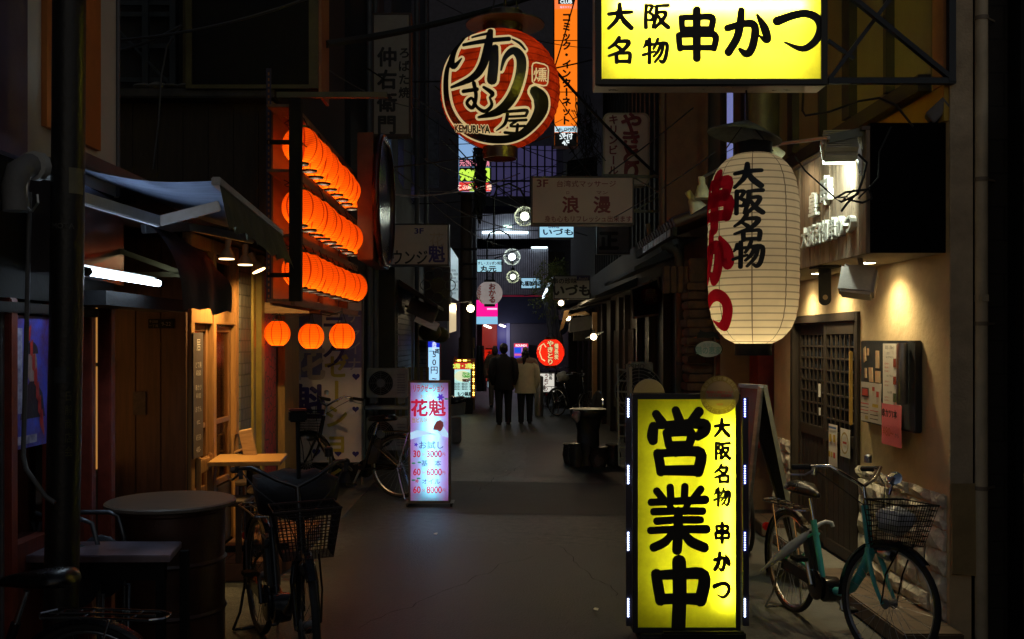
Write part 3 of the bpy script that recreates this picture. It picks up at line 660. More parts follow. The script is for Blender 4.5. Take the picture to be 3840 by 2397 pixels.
# oil drum table
bt = thing('drum_table', 'oil drum table with a round wooden top beside the dark bicycle', 'table', (-1.87, 5.62, 0))
c = Vector((-1.87, 5.62, 0))
pr = [(.28, 0), (.295, .01), (.295, .28), (.306, .295), (.295, .31), (.295, .56), (.306, .575), (.295, .59), (.295, .84), (.302, .85), (.302, .87)]
MB().lathe(pr, c, 40).build('drum', mat('drum_paint', (.06, .02, .012), .4, var=.6, scale=4), bt, 30)
MB().lathe([(.34, .872), (.356, .88), (.356, .895), (.345, .902)], c, 48).build('tabletop', mat('worn_top', (.15, .12, .095), .5, var=.4, scale=3, stretch=(1, 8, 1)), bt, 30)
# folding chairs leaning between shop and drum
def fold_chair(x, y, label):
    t = thing('folding_chair', label, 'chair', (x, y, 0), 0, 'folding chairs by the shop')
    MB().tube([(x-.16, y+.02, 0), (x-.16, y, .75), (x-.13, y, .86), (x-.08, y, .88), (x+.08, y, .88), (x+.13, y, .86), (x+.16, y, .75), (x+.16, y+.02, 0)], .013, 8).build('frame', mat('chair_tube', (.18, .2, .23), .35, .8), t, 50)
    b = MB(); b.ball((x+.06, y-.05, .60), .14, .03, .17, 16, 8); b.build('seat', mat('chair_pad', (.035, .04, .055), .5), t, 60)
    MB().tube([(x-.1, y-.06, .02), (x-.1, y-.03, .5), (x+.2, y-.03, .5), (x+.2, y-.06, .02)], .011, 8).build('leg', MC['chair_tube'], t, 50)
fold_chair(-2.19, 5.34, 'folded tubular steel chair leaning right against the red shop post')
fold_chair(-2.24, 5.12, 'folded tubular chair mostly hidden behind the black pole')
bicycle('bicycle', 'dark bicycle at the bottom left, only its chrome luggage rack catching light', (-1.665, 4.0, 0), R(176), 0, BLKG, basket=False, motor=False)
# ================================================================== LEFT: timber bar
bar_ = thing('timber_bar', 'timber bar front with amber lit sliding windows behind the drum table', 'building', (LX, 7.6, 0))
MB().box(LX-3, LX-.55, 5.9, 7.24, 0, 2.6).build('recess_wall', DWOOD, bar_)
pl_ = MB()
for k in range(3): pl_.box(LX-.545+.182*k, LX-.545+.182*k+.178, 7.24, 7.3+.002*k, 0, 2.55)
pl_.build('plank_pillar', mat('pillar_wood', (.085, .038, .02), .55, var=.45, stretch=(8, 8, .6)), bar_, bevel=.004)
MB().box(LX-3, LX+.1, 5.98, 11, 2.62, 2.72).build('roof', mat('roof_dark', (.015, .014, .013), .7), bar_)
MB().box(LX-2.5, LX-.25, 7.31, 11, 0, 2.6).build('wall', DWOOD, bar_)
# amber windows: frame members along the alley
fr = MB(); y0, y1 = 7.30, 8.62
for y in (y0, 7.86, y1-.09): fr.box(LX-.05, LX+.02, y, y+.09, 0.12, 2.6)
for z, h in ((1.93, .12), (2.5, .1)): fr.box(LX-.04, LX+.012, y0+.09, y1-.09, z, z+h)
fr.build('window_frame', AWOOD, bar_, bevel=.006)
f2 = MB()
for ya, yb in ((7.41, 7.84), (7.97, 8.51)):
    for z0_, z1_ in ((2.06, 2.49), (.62, 1.92)):
        f2.box(LX-.06, LX-.02, ya, ya+.05, z0_, z1_); f2.box(LX-.06, LX-.02, yb-.05, yb, z0_, z1_); f2.box(LX-.058, LX-.022, ya+.05, yb-.05, z0_, z0_+.05); f2.box(LX-.058, LX-.022, ya+.05, yb-.05, z1_-.05, z1_)
    f2.box(LX-.058, LX-.022, ya+.05, yb-.05, 1.12, 1.16)
f2.build('window_sash', mat('sash_wood', (.22, .10, .035), .5, var=.4, stretch=(8, 8, .7)), bar_, bevel=.004)
MB().box(LX-.045, LX-.035, 7.4, 8.52, .6, 2.5).build('window_glass', glass('bar_glass', (.75, .6, .4), .1, .22), bar_)
cu = MB()
cu.sheet(lambda u, v: (LX-.13+.02*math.sin(u*34)+.008*math.sin(u*71), 7.4+1.12*u, 1.0+1.5*v), 80, 2)
cu.build('curtain', mat('curtain_cloth', (.2, .15, .08), .85, var=.35, scale=5, stretch=(1, 12, .5)), bar_, 60)
MB().box(LX-.2, LX-.02, 7.4, 8.52, .12, .6).build('dado', mat('dado_wood', (.05, .03, .018), .6, var=.4, stretch=(1, 8, .7)), bar_)
# strips along the wall between the windows and the lantern rack
MB().box(LX-.2, LX+.03, 8.63, 9.0, 0, 2.6).build('tiled_pier', bricks('pier_tile', '#5d5a52', '#4f4d46', '#33322e', .1, .1, 'Y', .6), bar_)
MB().box(LX-.1, LX+.05, 9.005, 9.10, 0, 2.6).build('door_jamb', mat('yellow_jamb', (.3, .22, .045), .5, var=.3), bar_)
MB().box(LX-.2, LX-.02, 9.11, 9.3, 0, 2.6).build('door', mat('door_dark', (.035, .03, .02), .5), bar_)
MB().box(LX-.1, LX+.05, 9.31, 9.42, 0, 2.6).build('door_jamb', MC['yellow_jamb'], bar_)
mm_ = bpy.data.materials.new('red_crackle'); N, L = nodes(mm_); b_ = N['Principled BSDF']; tc = N.new('ShaderNodeTexCoord'); vo = N.new('ShaderNodeTexVoronoi'); vo.feature = 'DISTANCE_TO_EDGE'; vo.inputs['Scale'].default_value = 9
L.new(tc.outputs['Object'], vo.inputs['Vector']); rp2 = N.new('ShaderNodeValToRGB'); rp2.color_ramp.elements[0].position = .02; rp2.color_ramp.elements[1].position = .06; rp2.color_ramp.elements[0].color = (.03, .02, .015, 1); rp2.color_ramp.elements[1].color = (.35, .03, .02, 1)
L.new(vo.outputs[0], rp2.inputs[0]); L.new(rp2.outputs[0], b_.inputs['Base Color'])
MB().box(LX-.2, LX+.03, 9.43, 9.98, .32, 2.6).build('red_panel', mm_, bar_)
MB().box(LX-.2, LX-.01, 9.99, 10.25, 0, 2.6).build('dark_gap', MC['door_dark'], bar_)
MB().box(LX-.2, LX+.06, 10.26, 10.98, 0, 2.6).build('yellow_post', mat('post_wood', (.36, .23, .08), .55, var=.35, stretch=(6, 6, .7)), bar_, bevel=.006)
MB().box(LX-.56, LX-.21, 5.92, 7.0, 2.05, 2.12).build('door_rail', DWOOD, bar_)
dg = thing('lit_doorway', 'glowing panel in place of the amber lit back wall inside the doorway beside the red post', 'screen', (LX-.46, 6.1, 0))
MB().box(LX-.548, LX-.54, 6.0, 7.2, .9, 2.03).build('room_glow_panel', emit('amber_room', (.50, .22, .05), .8), dg)  # the lit room's amber put into the panel's own emission
MB().box(LX-.54, LX-.52, 6.52, 6.55, .9, 2.03).box(LX-.54, LX-.52, 6.0, 7.2, 1.62, 1.645).build('panel_frame', DWOOD, dg)
MB().tube([(LX-.50, 6.42, 1.45), (LX-.50, 6.55, 1.52), (LX-.50, 6.70, 1.42), (LX-.50, 6.42, 1.45)], .006, 5).build('coat_hanger', BLK, dg)
npl = thing('address_plate', 'small black address plate reading 9-22 on the brown plank pillar', 'sign', at(380, 777, 7.24))
a, b = at(351, 777, 7.232), at(411, 755, 7.232); MB().box(a.x, b.x, 7.228, 7.2385, a.z, b.z).build('plate', BLK, npl)
MB().text('9-22', at(393, 766, 7.226), size=.038).text('千日前', at(363, 761, 7.226), size=.022).text('一丁目', at(363, 771, 7.226), size=.022).build('lettering', mat('plate_letter', (.16, .15, .15), .5), npl)
nn = solo(MB().box(LX-.38, LX-.29, 7.228, 7.238, 1.26, 1.43), 'paper_notice', mat('notice_dark', (.05, .035, .04), .6, var=.8, scale=25), 'small dark notice pasted low on the plank pillar under the address plate', 'notice')
# chalk menu strip
cm = thing('chalk_menu', 'tall narrow chalkboard menu with prices on the amber window frame', 'menu board', (LX+.03, 7.36, 1.1))
MB().box(LX+.022, LX+.032, 7.31, 7.55, .93, 1.86).build('board', mat('chalkboard', (.07, .05, .045), .7, var=.4), cm)
ch = MB()
for s_, z, h in (('居', 1.77, .1), ('屋', 1.765, .0), ('どて焼', 1.62, .05), ('¥350', 1.56, .055), ('串カツ', 1.45, .05), ('¥100', 1.39, .055), ('おでん', 1.29, .05), ('etc.', 1.2, .06), ('¥550', 1.08, .06), ('400-', .99, .06)):
    if h: ch.text(s_, (LX+.0335, 7.43, z), Y1, Z1, h)
ch.build('lettering', mat('chalk', (.5, .45, .4), .8), cm)
# three cone spot lamps
def cone_lamp(p, tilt, label, watt, aim=None):
    p = Vector(p); t = thing('spot_lamp', label, 'lamp', p, 0, 'cone spot lamps under the awning')
    ax = Vector((math.sin(tilt), 0, math.cos(tilt)))
    MB().lathe([(.062, 0), (.06, .012), (.03, .07), (.022, .075), (.024, .15), (.018, .16)], p, 20, ax).build('cone_shade', mat('lamp_cream', (.35, .2, .1), .45), t, 40)
    MB().lathe([(.0, -.001), (.056, -.001), (.056, -.006), (0, -.008)], p, 20, ax, cap=False).build('lens', emit('warm_lens', (1, .72, .34), 5), t)
    MB().tube([p+ax*.16, p+ax*.16+Vector((-.02, 0, .06)), p+Vector((-.12, 0, .24))], .009, 6).build('stem', BLK, t, 50)
    lamp('spot_light', 'SPOT', p-ax*.02, watt, (1, .62, .22), t, .04, aim or p-ax+Vector((-.38, -.05, 0)), 105, .9)
cone_lamp(at(536, 612, 7.5), 0.1, 'left spot lamp under the valance, its cone tipped to the window', 85)
cone_lamp(at(580, 626, 7.9), 0.0, 'middle spot lamp under the valance hanging straight and brightest', 115)
cone_lamp(at(612, 640, 8.25), -.45, 'right spot lamp under the valance tilted towards the alley', 75, (-2.3, 9.6, .9))
# tiled terrace with table, chair, leaning board
tp = MB(); pts = [(LX+.03, 7.5, 0)]
poly = [(LX+.03, 7.42), (-1.98, 7.42), (-1.80, 7.47), (-1.70, 7.6), (-1.67, 7.8), (-1.67, 9.2), (LX+.03, 9.2)]
tp.prism([(x, y, 0) for x, y in poly], (0, 0, .14)); solo(tp, 'tiled_step', TILE, 'brown tiled step with a rounded corner under the cafe table', 'step', bevel=.01)
ct = thing('cafe_table', 'wooden cafe table on a black pedestal behind the dark bicycle', 'table', (-1.94, 7.86, .14))
MB().obox((-2.0, 7.86, .86), (.27, .03, 0), (-.03, .27, 0), (0, 0, .016)).build('tabletop', mat('table_wood', (.40, .22, .07), .4, var=.25, stretch=(1, 9, 1)), ct, bevel=.004)
MB().tube([(-1.99, 7.86, .17), (-1.99, 7.86, .845)], .03, 12).build('pedestal', BLK, ct, 50)
MB().bar((-2.2, 7.8, .165), (-1.7, 7.92, .165), .05, .045).bar((-2.0, 8.1, .164), (-1.88, 7.62, .164), .05, .044).build('foot', BLK, ct, bevel=.008)
cs = thing('wooden_chair', 'dark seated wooden chair between the amber window and cafe table', 'chair', (-2.2, 8.0, 0))
MB().box(-2.29, -1.93, 7.42, 7.75, .56, .60).build('seat', DWOOD, cs, bevel=.006)
bb = MB()
for y in (7.42, 7.7): bb.box(-2.285, -2.25, y, y+.035, .14, .93)
bb.box(-2.283, -2.255, 7.455, 7.7, .80, .91); bb.build('backrest', AWOOD, cs, bevel=.008)
for x, y in ((-1.97, 7.44), (-1.97, 7.72)): MB().box(x-.02, x+.02, y-.015, y+.02, .14, .558).build('leg', DWOOD, cs)
st_ = thing('wooden_chair', 'rail backed chair further in, behind the cafe table', 'chair', (-2.15, 8.6, .14))
MB().box(-2.28, -1.95, 8.4, 8.72, .57, .6).build('seat', DWOOD, st_, bevel=.006)
MB().tube([(-2.26, 8.4, .14), (-2.28, 8.4, 1.0), (-2.28, 8.72, 1.0), (-2.26, 8.72, .14)], .016, 8).tube([(-2.27, 8.4, .85), (-2.27, 8.72, .85)], .012, 8).build('backrest', AWOOD, st_, 50)
for x, y in ((-1.98, 8.43), (-1.98, 8.69)): MB().box(x-.02, x+.02, y-.015, y+.02, .14, .568).build('leg', DWOOD, st_)
solo(MB().obox((-1.97, 8.05, .58), (.05, 0, -.01), (0, .02, .004), (.11, .0, .50)).map(lambda p: (-(p[0]+1.97)-1.97, p[1], p[2])), 'leaning_board', PALEW, 'pale wooden board leaning behind the cafe table pedestal', 'board', bevel=.004)
# ================================================================== lantern rack
RK = thing('lantern_rack', 'tall timber rack of three rows holding the glowing orange lanterns', 'rack', (-1.7, 9.3, 2.1))
RW = mat('rack_wood', (.18, .12, .07), .6, var=.45, scale=4, stretch=(8, .8, 8), bump=.3, bscale=18)
MB().box(-1.84, -1.82, 7.9, 11.05, 2.08, 3.70).build('back_board', mat('plywood', (.20, .12, .06), .6, var=.25, scale=2, stretch=(3, 1, 3)), RK)
MB().box(-1.625, -1.535, 7.58, 7.66, 2.10, 3.65).build('front_post', BLK, RK, bevel=.004)
MB().box(-1.815, -1.72, 11.06, 11.12, 2.1, 3.66).build('rear_post', RW, RK)
rl = MB()
for z in (2.10, 2.60, 3.10, 3.60):
    rl.box(-1.815, -1.63, 7.67, 11.05, z, z+.022); rl.box(-1.628, -1.60, 7.67, 11.05, z-.03, z+.03)
for y in (8.75, 9.85): rl.box(-1.815, -1.775, y, y+.05, 2.125, 3.59)
rl.build('shelf_rail', RW, RK, bevel=.003)
pa = MB()
for x0, x1, y0, y1 in ((-1.865, -1.86, 7.86, 7.90), (-1.86, -1.825, 7.86, 7.864)): pa.box(x0, x1, y0, y1, 2.1, 3.95)
pa.build('slotted_angle', mat('slotted_steel', (.05, .05, .09), .4, .6), RK)
sl = MB()
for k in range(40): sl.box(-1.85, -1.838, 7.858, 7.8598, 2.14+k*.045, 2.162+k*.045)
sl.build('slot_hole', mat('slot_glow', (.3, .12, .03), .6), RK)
pr_ = MB(); pr_.box(-1.80, -.92, 7.94, 7.945, 3.74, 3.785).box(-1.80, -.92, 7.945, 7.985, 3.74, 3.744)
for k in range(9): pr_.disc((-1.72+k*.09, 7.938, 3.762), (0, -1, 0), .007, 8)
pr_.build('angle_arm', mat('angle_green', (.12, .12, .07), .5, .5), RK)
for z in (2.3, 3.35):
    MB().box(-1.86, -1.63, 7.86, 7.875, z, z+.035).build('tie_bracket', BLK, RK)
wr = MB()
for z in (2.58, 3.08, 3.57):
    pts = []
    for k in range(60): pts.append((-1.70+.03*math.sin(k*1.9), 7.75+k*.055, z-.03-.025*abs(math.sin(k*.53))+.012*math.sin(k*3.1)))
    wr.tube(pts, .005, 5)
wr.build('lamp_flex', WIRE, RK, 50)
OP = paper('orange_paper', (.88, .108, .003), (.28, .006, .001), .8, .08, ribs=62, merid=8, lw=.13)
CAPB = mat('lantern_cap', (.02, .016, .012), .4)
L0 = lantern('paper_lantern', 'x', (-1.62, 8.0, 3.37), .15, .285, OP, CAPB, .062, .02, 1.75, bz=-.76, group='orange lanterns on the rack')
RN = ['top', 'middle', 'bottom']; ON = ['nearest', 'second', 'third', 'fourth', 'fifth', 'sixth', 'seventh', 'eighth', 'farthest']
for r in range(3):
    for k in range(9):
        o = L0 if r+k == 0 else dup(L0)
        o.location = (-1.62+random.uniform(-.006, .006), 8.0+k*.342+random.uniform(-.01, .01), 3.37-.5*r-.1625); o.rotation_euler = (random.uniform(-.05, .05), random.uniform(-.06, .06), random.uniform(0, .7)); s_ = random.uniform(.955, 1.03); o.scale = (s_, s_, random.uniform(.97, 1.03))
        o['label'] = 'orange paper lantern, %s one along the %s row of the timber rack' % (ON[k], RN[r])
# beam with three small lanterns
solo(MB().box(-2.46, -1.74, 9.46, 9.54, 2.06, 2.165), 'wooden_beam', PALEW, 'short wooden beam sticking out under the lantern rack', 'beam', bevel=.006)
OP2 = paper('orange_paper_small', (.9, .115, .003), (.28, .006, .001), .8, .08, ribs=60, merid=8, lw=.10)
G3 = 'small orange lanterns under the beam'
L1 = lantern('paper_lantern', 'small orange lantern hanging leftmost under the wooden beam', at(656, 789, 9.5), .122, .235, OP2, CAPB, .05, .016, 1.5, bz=-.5, group=G3, loop=.1)
l2 = dup(L1, loc=Vector(L1.location)+(at(736, 796, 9.5)-at(656, 789, 9.5)), label='small orange lantern in the middle under the beam, glowing yellow on its left', rz=1.1)
l3 = dup(L1, loc=Vector(L1.location)+(at(809, 795, 9.5)-at(656, 789, 9.5)), label='small orange lantern hanging rightmost, beyond the beam end before the banner', rz=.5)
solo(MB().tube([(-2.2, 9.5, 2.05), (-1.95, 9.5, 2.03), (-1.8, 9.5, 2.06), (-1.65, 9.5, 2.04), (-1.53, 9.5, 2.08), (-1.53, 9.5, 2.11)], .006, 5), 'lamp_cable', WIRE, 'thin black cable stringing the three small lanterns together', 'cable', smooth=50)
# oval sign box
ov = thing('oval_sign', 'brown oval sign seen edge on beyond the lantern rack', 'sign', (-1.45, 11.3, 2.65))
MB().box(-1.545, -1.375, 10.6, 12.1, 2.66, 4.02).build('housing', mat('sign_brown', (.16, .075, .035), .5, var=.4, scale=3), ov, bevel=.008)
C0 = Vector((-1.33, 11.25, 3.36))
el = lambda a, k: C0+Vector((.0, .78*k*math.cos(a), .70*k*math.sin(a)*(1+.08*abs(math.sin(2*a)))))
MB().tube([el(2*math.pi*k/40, 1) for k in range(40)], .04, 10, closed=True).build('oval_frame', mat('maroon_gloss', (.05, .012, .014), .2, bump=.3, bscale=30), ov, 60)
MB().add([el(2*math.pi*k/40, .97) for k in range(40)], [tuple(range(40))]).build('oval_face', mat('oval_glass', (.12, .12, .13), .08, var=.4), ov)
# black sign box high left, timber upper storey behind it
bs = thing('dark_sign_box', 'big unlit black sign box high above the lantern rack', 'sign', (-2.03, 8.1, 3.85))
a, b = at(440, 210, 8.1), at(752, -180, 8.1)
MB().box(a.x, b.x, 8.1, 8.45, a.z, b.z).build('housing', BLK, bs)
tr = MB(); tr.box(b.x-.072, b.x+.004, 8.085, 8.098, a.z, b.z).box(a.x, b.x-.0725, 8.085, 8.098, a.z-.002, a.z+.03); tr.box(a.x, a.x+.05, 8.085, 8.098, a.z+.031, b.z)
tr.build('trim', mat('olive_trim', (.11, .1, .035), .5), bs)
MB().box(b.x+.005, b.x+.03, 8.1, 8.45, a.z-.06, b.z).build('side_panel', mat('side_orange', (.35, .16, .07), .6), bs)
up = thing('upper_storey', 'dark plank clad upper storey behind the awning and black sign box', 'building', (-3, 9.5, 2.72))
pk = MB()
x = -5.6
while x < -1.92: pk.box(x, min(x+.205, -1.90), 8.30, 8.34+random.uniform(0, .006), 2.725, 3.78); x += .21
pk.build('plank_wall', mat('plank_dark', (.05, .036, .022), .75, var=.4, stretch=(6, 6, .6)), up)
MB().box(-5.6, -1.9, 8.36, 12, 2.725, 8).build('wall', mat('wall_dark', (.03, .03, .032), .8), up)
MB().box(-5.6, -1.86, 8.12, 8.35, 3.785, 3.86).build('eaves', mat('eaves_grey', (.07, .07, .065), .7, var=.5, scale=6), up, bevel=.01)
lump = MB()
for k in range(9): lump.ball((-2.95+k*.12, 8.2, 3.885), .09, .1, .03+.012*math.sin(k*2), 10, 6)
lump.build('eaves_cloth', mat('cloth_grey', (.16, .16, .14), .9), up, 60)
wf = MB(); FRB = mat('frame_blue', (.06, .075, .085), .5, .4)
for u in (345, 412): p, q = at(u, 208, 8.28), at(u, -150, 8.28); wf.bar(p, q, .09 if u > 400 else .05, .05)
for v in (35, 190, 8, 110): wf.bar(at(270, v, 8.3), at(420, v, 8.3), .03, .04)
wf.bar(at(283, 75, 8.27), at(400, 198, 8.27), .02, .02); wf.build('window_frame', FRB, up)
MB().box(*[f(at(432, -150, 8.2).x, at(455, 0, 8.2).x) for f in (min, max)], 8.2, 8.25, 3.87, 6).build('trim_board', mat('trim_olive', (.13, .10, .03), .6), up)
# white and violet parlour banner board
bn = thing('banner_board', 'faded white banner board with violet characters and hearts behind the small lanterns', 'signboard', (-2.18, 12.4, .3))
a, b = at(693, 1094, 12.4), at(855, 700, 12.4)
MB().box(a.x, b.x, 12.4, 12.44, a.z, b.z).build('board', mat('banner_white', (.76, .68, .64), .6, var=.1), bn)
MB().box(a.x-.04, a.x-.001, 12.39, 12.45, .0, b.z).box(b.x+.001, b.x+.02, 12.39, 12.45, .0, b.z).build('post', GREYP, bn)
PUR = mat('violet_vinyl', (.045, .025, .16), .5); YEL = mat('yellow_vinyl', (.5, .4, .06), .5); LAV = mat('lavender_patch', (.16, .15, .30), .6); PNK = mat('pink_vinyl', (.5, .33, .26), .5)
d = MB()
for u0, u1, v0, v1 in ((694, 762, 740, 893), (805, 855, 735, 870)):
    p, q = at(u0, v1, 12.398), at(u1, v0, 12.398); d.box(p.x, q.x, 12.396, 12.3995, p.z, q.z)
d.build('lavender_patch', LAV, bn)
T = lambda s, u, v, h, m, nm='lettering', **k: MB().text(s, at(u, v, 12.394), size=h/F*12.4/.88, **k).build(nm, m, bn)
T('花', 728, 858, 76, mat('cream_vinyl', (.5, .42, .36), .5), bold=.03); T('魁', 728, 950, 76, PUR, bold=.03)
T('リラク', 790, 775, 56, PUR, vert=True, gap=1.05, bold=.02); T('ゼーション', 796, 985, 52, YEL, vert=True, gap=1.0, bold=.025); T('チャイナ', 838, 805, 30, mat('cream_thin', (.42, .38, .36), .5), vert=True, gap=1.1, bold=.012)
hh = MB()
for u, v, r in ((842, 891, 9), (841, 968, 8), (841, 1074, 8), (748, 1070, 10), (800, 1072, 9)):
    c = at(u, v, 12.393); s_ = r/F*12.4/16
    hh.prism([c+Vector((16*math.sin(t)**3*s_, 0, (13*math.cos(t)-5*math.cos(2*t)-2*math.cos(3*t)-math.cos(4*t))*s_)) for t in [2*math.pi*k/24 for k in range(24)]], (0, .003, 0))
hh.build('heart', mat('blue_heart', (.03, .02, .22), .5), bn)
# air conditioner units stacked left
def acunit(name, label, x0, x1, y, z0, z1, dep=.3, m=None, group=None):
    t = thing(name, label, 'air conditioner', ((x0+x1)/2, y, z0), 0, group)
    MB().box(x0, x1, y, y+dep, z0, z1).build('casing', m or mat('ac_white', (.26, .26, .24), .5, var=.3), t, bevel=.012)
    cx, cz, r = x0+(x1-x0)*.36, (z0+z1)/2, (z1-z0)*.42
    MB().lathe([(r, 0), (r, .012), (r*.96, .012), (r*.96, 0)], (cx, y-.013, cz), 28, (0, 1, 0), cap=False).build('fan_ring', GREYP, t, 40)
    MB().disc((cx, y-.001, cz), (0, -1, 0), r*.97).build('fan_opening', BLK, t)
    g = MB()
    for k in range(1, 7): g.tube([(cx+r*k/7*math.cos(a), y-.01, cz+r*k/7*math.sin(a)) for a in [2*math.pi*j/28 for j in range(28)]], .0025, 4, closed=True)
    for j in range(8): g.tube([(cx, y-.011, cz), (cx+r*math.cos(j*math.pi/4), y-.011, cz+r*math.sin(j*math.pi/4))], .003, 4)
    g.lathe([(.06, 0), (.06, .01)], (cx, y-.02, cz), 16, (0, 1, 0)); g.build('fan_grille', GREYP, t)
    lv = MB()
    for k in range(8): lv.box(x1-(x1-x0)*.24, x1-.03, y-.006, y-.001, z0+.06+(z1-z0-.12)*k/8, z0+.075+(z1-z0-.12)*k/8)
    lv.build('louvre', GREYP, t)
    MB().box(x0+.05, x0+.13, y+.02, y+dep-.02, z0-.08, z0-.001).box(x1-.13, x1-.05, y+.02, y+dep-.02, z0-.08, z0-.001).build('foot', GREYP, t)
    return t
acunit('air_conditioner', 'upper white air conditioner unit stacked behind the parked bicycle', -1.86, -1.30, 13.6, 1.02, 1.42)
acunit('air_conditioner', 'lower white air conditioner unit hidden behind the parked bicycle', -1.86, -1.30, 13.6, .3, .75)
solo(MB().box(-1.9, -1.26, 13.58, 13.61, .86, .90).box(-1.9, -1.26, 13.88, 13.9, .86, .9).box(-1.29, -1.26, 13.58, 13.61, 0, 1.0).box(-1.9, -1.87, 13.58, 13.61, 0, 1.0), 'unit_stand', mat('stand_zinc', (.2, .21, .2), .5, .5), 'zinc angle stand carrying the two air conditioner units', 'stand')
bicycle('bicycle', 'dark low framed bicycle parked sideways before the banner board', (-1.17, 11.4, 0), R(163), -12, BLKG, scale=1.08)
bicycle('bicycle', 'dark bicycle facing the camera with a wire basket beside the drum table', (-1.49, 6.12, 0), R(-64), -8, BLKG, scale=1.07, dim=True, basketm=mat('basket_brown', (.018, .008, .007), .45))
bg_ = MB(); rings = []
for z, rx, ry in ((.80, .10, .06), (.84, .2, .12), (.95, .25, .15), (1.03, .23, .13), (1.06, .12, .07)): rings.append(((-1.14, 5.5, z+.02), rx, ry))
bg_.loft(rings, 18).map(lambda p: (p[0]+.012*math.sin(p[2]*30+p[0]*20), p[1], p[2]+.012*math.sin(p[0]*35)))
solo(bg_, 'bag', mat('bag_black', (.012, .011, .014), .7, bump=.6, bscale=12), 'black cloth bag stuffed behind the basket of the facing bicycle', 'bag', smooth=60)
uh = thing('umbrella_holder', 'upright umbrella holder pole with a red topped clamp on the facing bicycle', 'holder', (-1.13, 5.4, .9))
MB().tube([(-1.10, 5.40, .9), (-1.11, 5.40, 1.36)], .012, 8).build('pole', BLK, uh, 50)
MB().obox((-1.11, 5.4, 1.39), (.045, .012, 0), (-.01, .03, 0), (0, 0, .03)).build('clamp', BLK, uh, bevel=.008)
MB().obox((-1.11, 5.395, 1.426), (.046, .012, 0), (-.01, .031, 0), (0, 0, .006)).build('clamp_lid', mat('dark_red', (.12, .01, .012), .4), uh, bevel=.003)
# ================================================================== relaxation floor sign, lit by a tube inside
def stand_sign(name, label, u0, u1, v0, v1, Y, face, dep, framem, tubes, tubem, foot=.08, fw=.022):
    a, b = at(u0, v1, Y), at(u1, v0, Y)
    t = thing(name, label, 'floor sign', ((a.x+b.x)/2, Y, 0))
    e = .003
    fr = MB()
    for x0, x1, z0, z1 in ((a.x, a.x+fw, a.z, b.z), (b.x-fw, b.x, a.z, b.z), (a.x+fw, b.x-fw, a.z, a.z+fw), (a.x+fw, b.x-fw, b.z-fw, b.z)): fr.box(x0, x1, Y, Y+dep, z0, z1)
    fr.build('frame', framem, t, bevel=.003)
    MB().box(a.x+fw+e, b.x-fw-e, Y+dep-.012, Y+dep-.004, a.z+fw+e, b.z-fw-e).build('back_panel', face, t)
    MB().quad((a.x+fw-.004, Y+.006, a.z+fw-.004), (b.x-fw+.004, Y+.006, a.z+fw-.004), (b.x-fw+.004, Y+.006, b.z-fw+.004), (a.x+fw-.004, Y+.006, b.z-fw+.004)).build('sign_face', face, t)
    for p, q in tubes: MB().tube([p, q], .013, 8).build('tube', tubem, t, 50)
    return t, a, b
RX = translucent('relax_face', (.66, .62, .92), .8)
N, L = nodes(RX); tc = N.new('ShaderNodeTexCoord'); sp = N.new('ShaderNodeSeparateXYZ'); L.new(tc.outputs['Object'], sp.inputs[0]); ab = N.new('ShaderNodeMath'); ab.operation = 'ABSOLUTE'; L.new(sp.outputs[0], ab.inputs[0])
nz = N.new('ShaderNodeTexNoise'); nz.inputs['Scale'].default_value = 5; L.new(tc.outputs['Object'], nz.inputs['Vector']); ad = N.new('ShaderNodeMath'); ad.operation = 'MULTIPLY_ADD'; ad.inputs[1].default_value = .12; L.new(nz.outputs['Fac'], ad.inputs[0]); L.new(ab.outputs[0], ad.inputs[2])
rp = N.new('ShaderNodeValToRGB'); rp.color_ramp.elements[0].position = .13; rp.color_ramp.elements[1].position = .25; rp.color_ramp.elements[0].color = (.42, .80, .95, 1); rp.color_ramp.elements[1].color = (.98, .42, .95, 1); L.new(ad.outputs[0], rp.inputs[0])   # the print: pale blue middle, pink margins
for n in N:
    if n.type in ('BSDF_DIFFUSE', 'BSDF_TRANSLUCENT'): L.new(rp.outputs[0], n.inputs[0])
rs, a, b = stand_sign('floor_sign', 'pink and pale blue lit floor sign with price list, before the parked bicycle', 966, 1065, 901, 1190, 10.76, RX, .16, mat('rust_frame', (.1, .075, .06), .5, .3, var=.6, scale=9), [], None)
cx = (a.x+b.x)/2+.02
MB().tube([(cx, 10.84, a.z+.1), (cx, 10.84, b.z-.1)], .013, 8).build('tube', emit('tube_blue', (.62, .86, 1.), 24), rs, 50)
MB().box(a.x-.04, b.x+.04, 10.74, 10.98, .045, a.z-.002).build('base', mat('base_zinc', (.2, .2, .2), .5, .5), rs, bevel=.004)
for x in (a.x-.01, b.x+.01):
    for y in (10.77, 10.95): MB().lathe([(.02, -.012), (.024, 0), (.02, .012)], (x, y, .022), 12, (1, 0, 0)).build('caster', RUB, rs, 40)
Yf = 10.76+.003; CR = emit('crimson_print', (.62, .008, .05), .75); NV = emit('navy_print', (.06, .055, .30), .6); GD = emit('gold_print', (.55, .28, .06), .7); PK = emit('rose_print', (.75, .26, .55), .8)
def rt(s, u, v, h, m, **k):
    return (s, u, v, h, m, k)
grp = {}
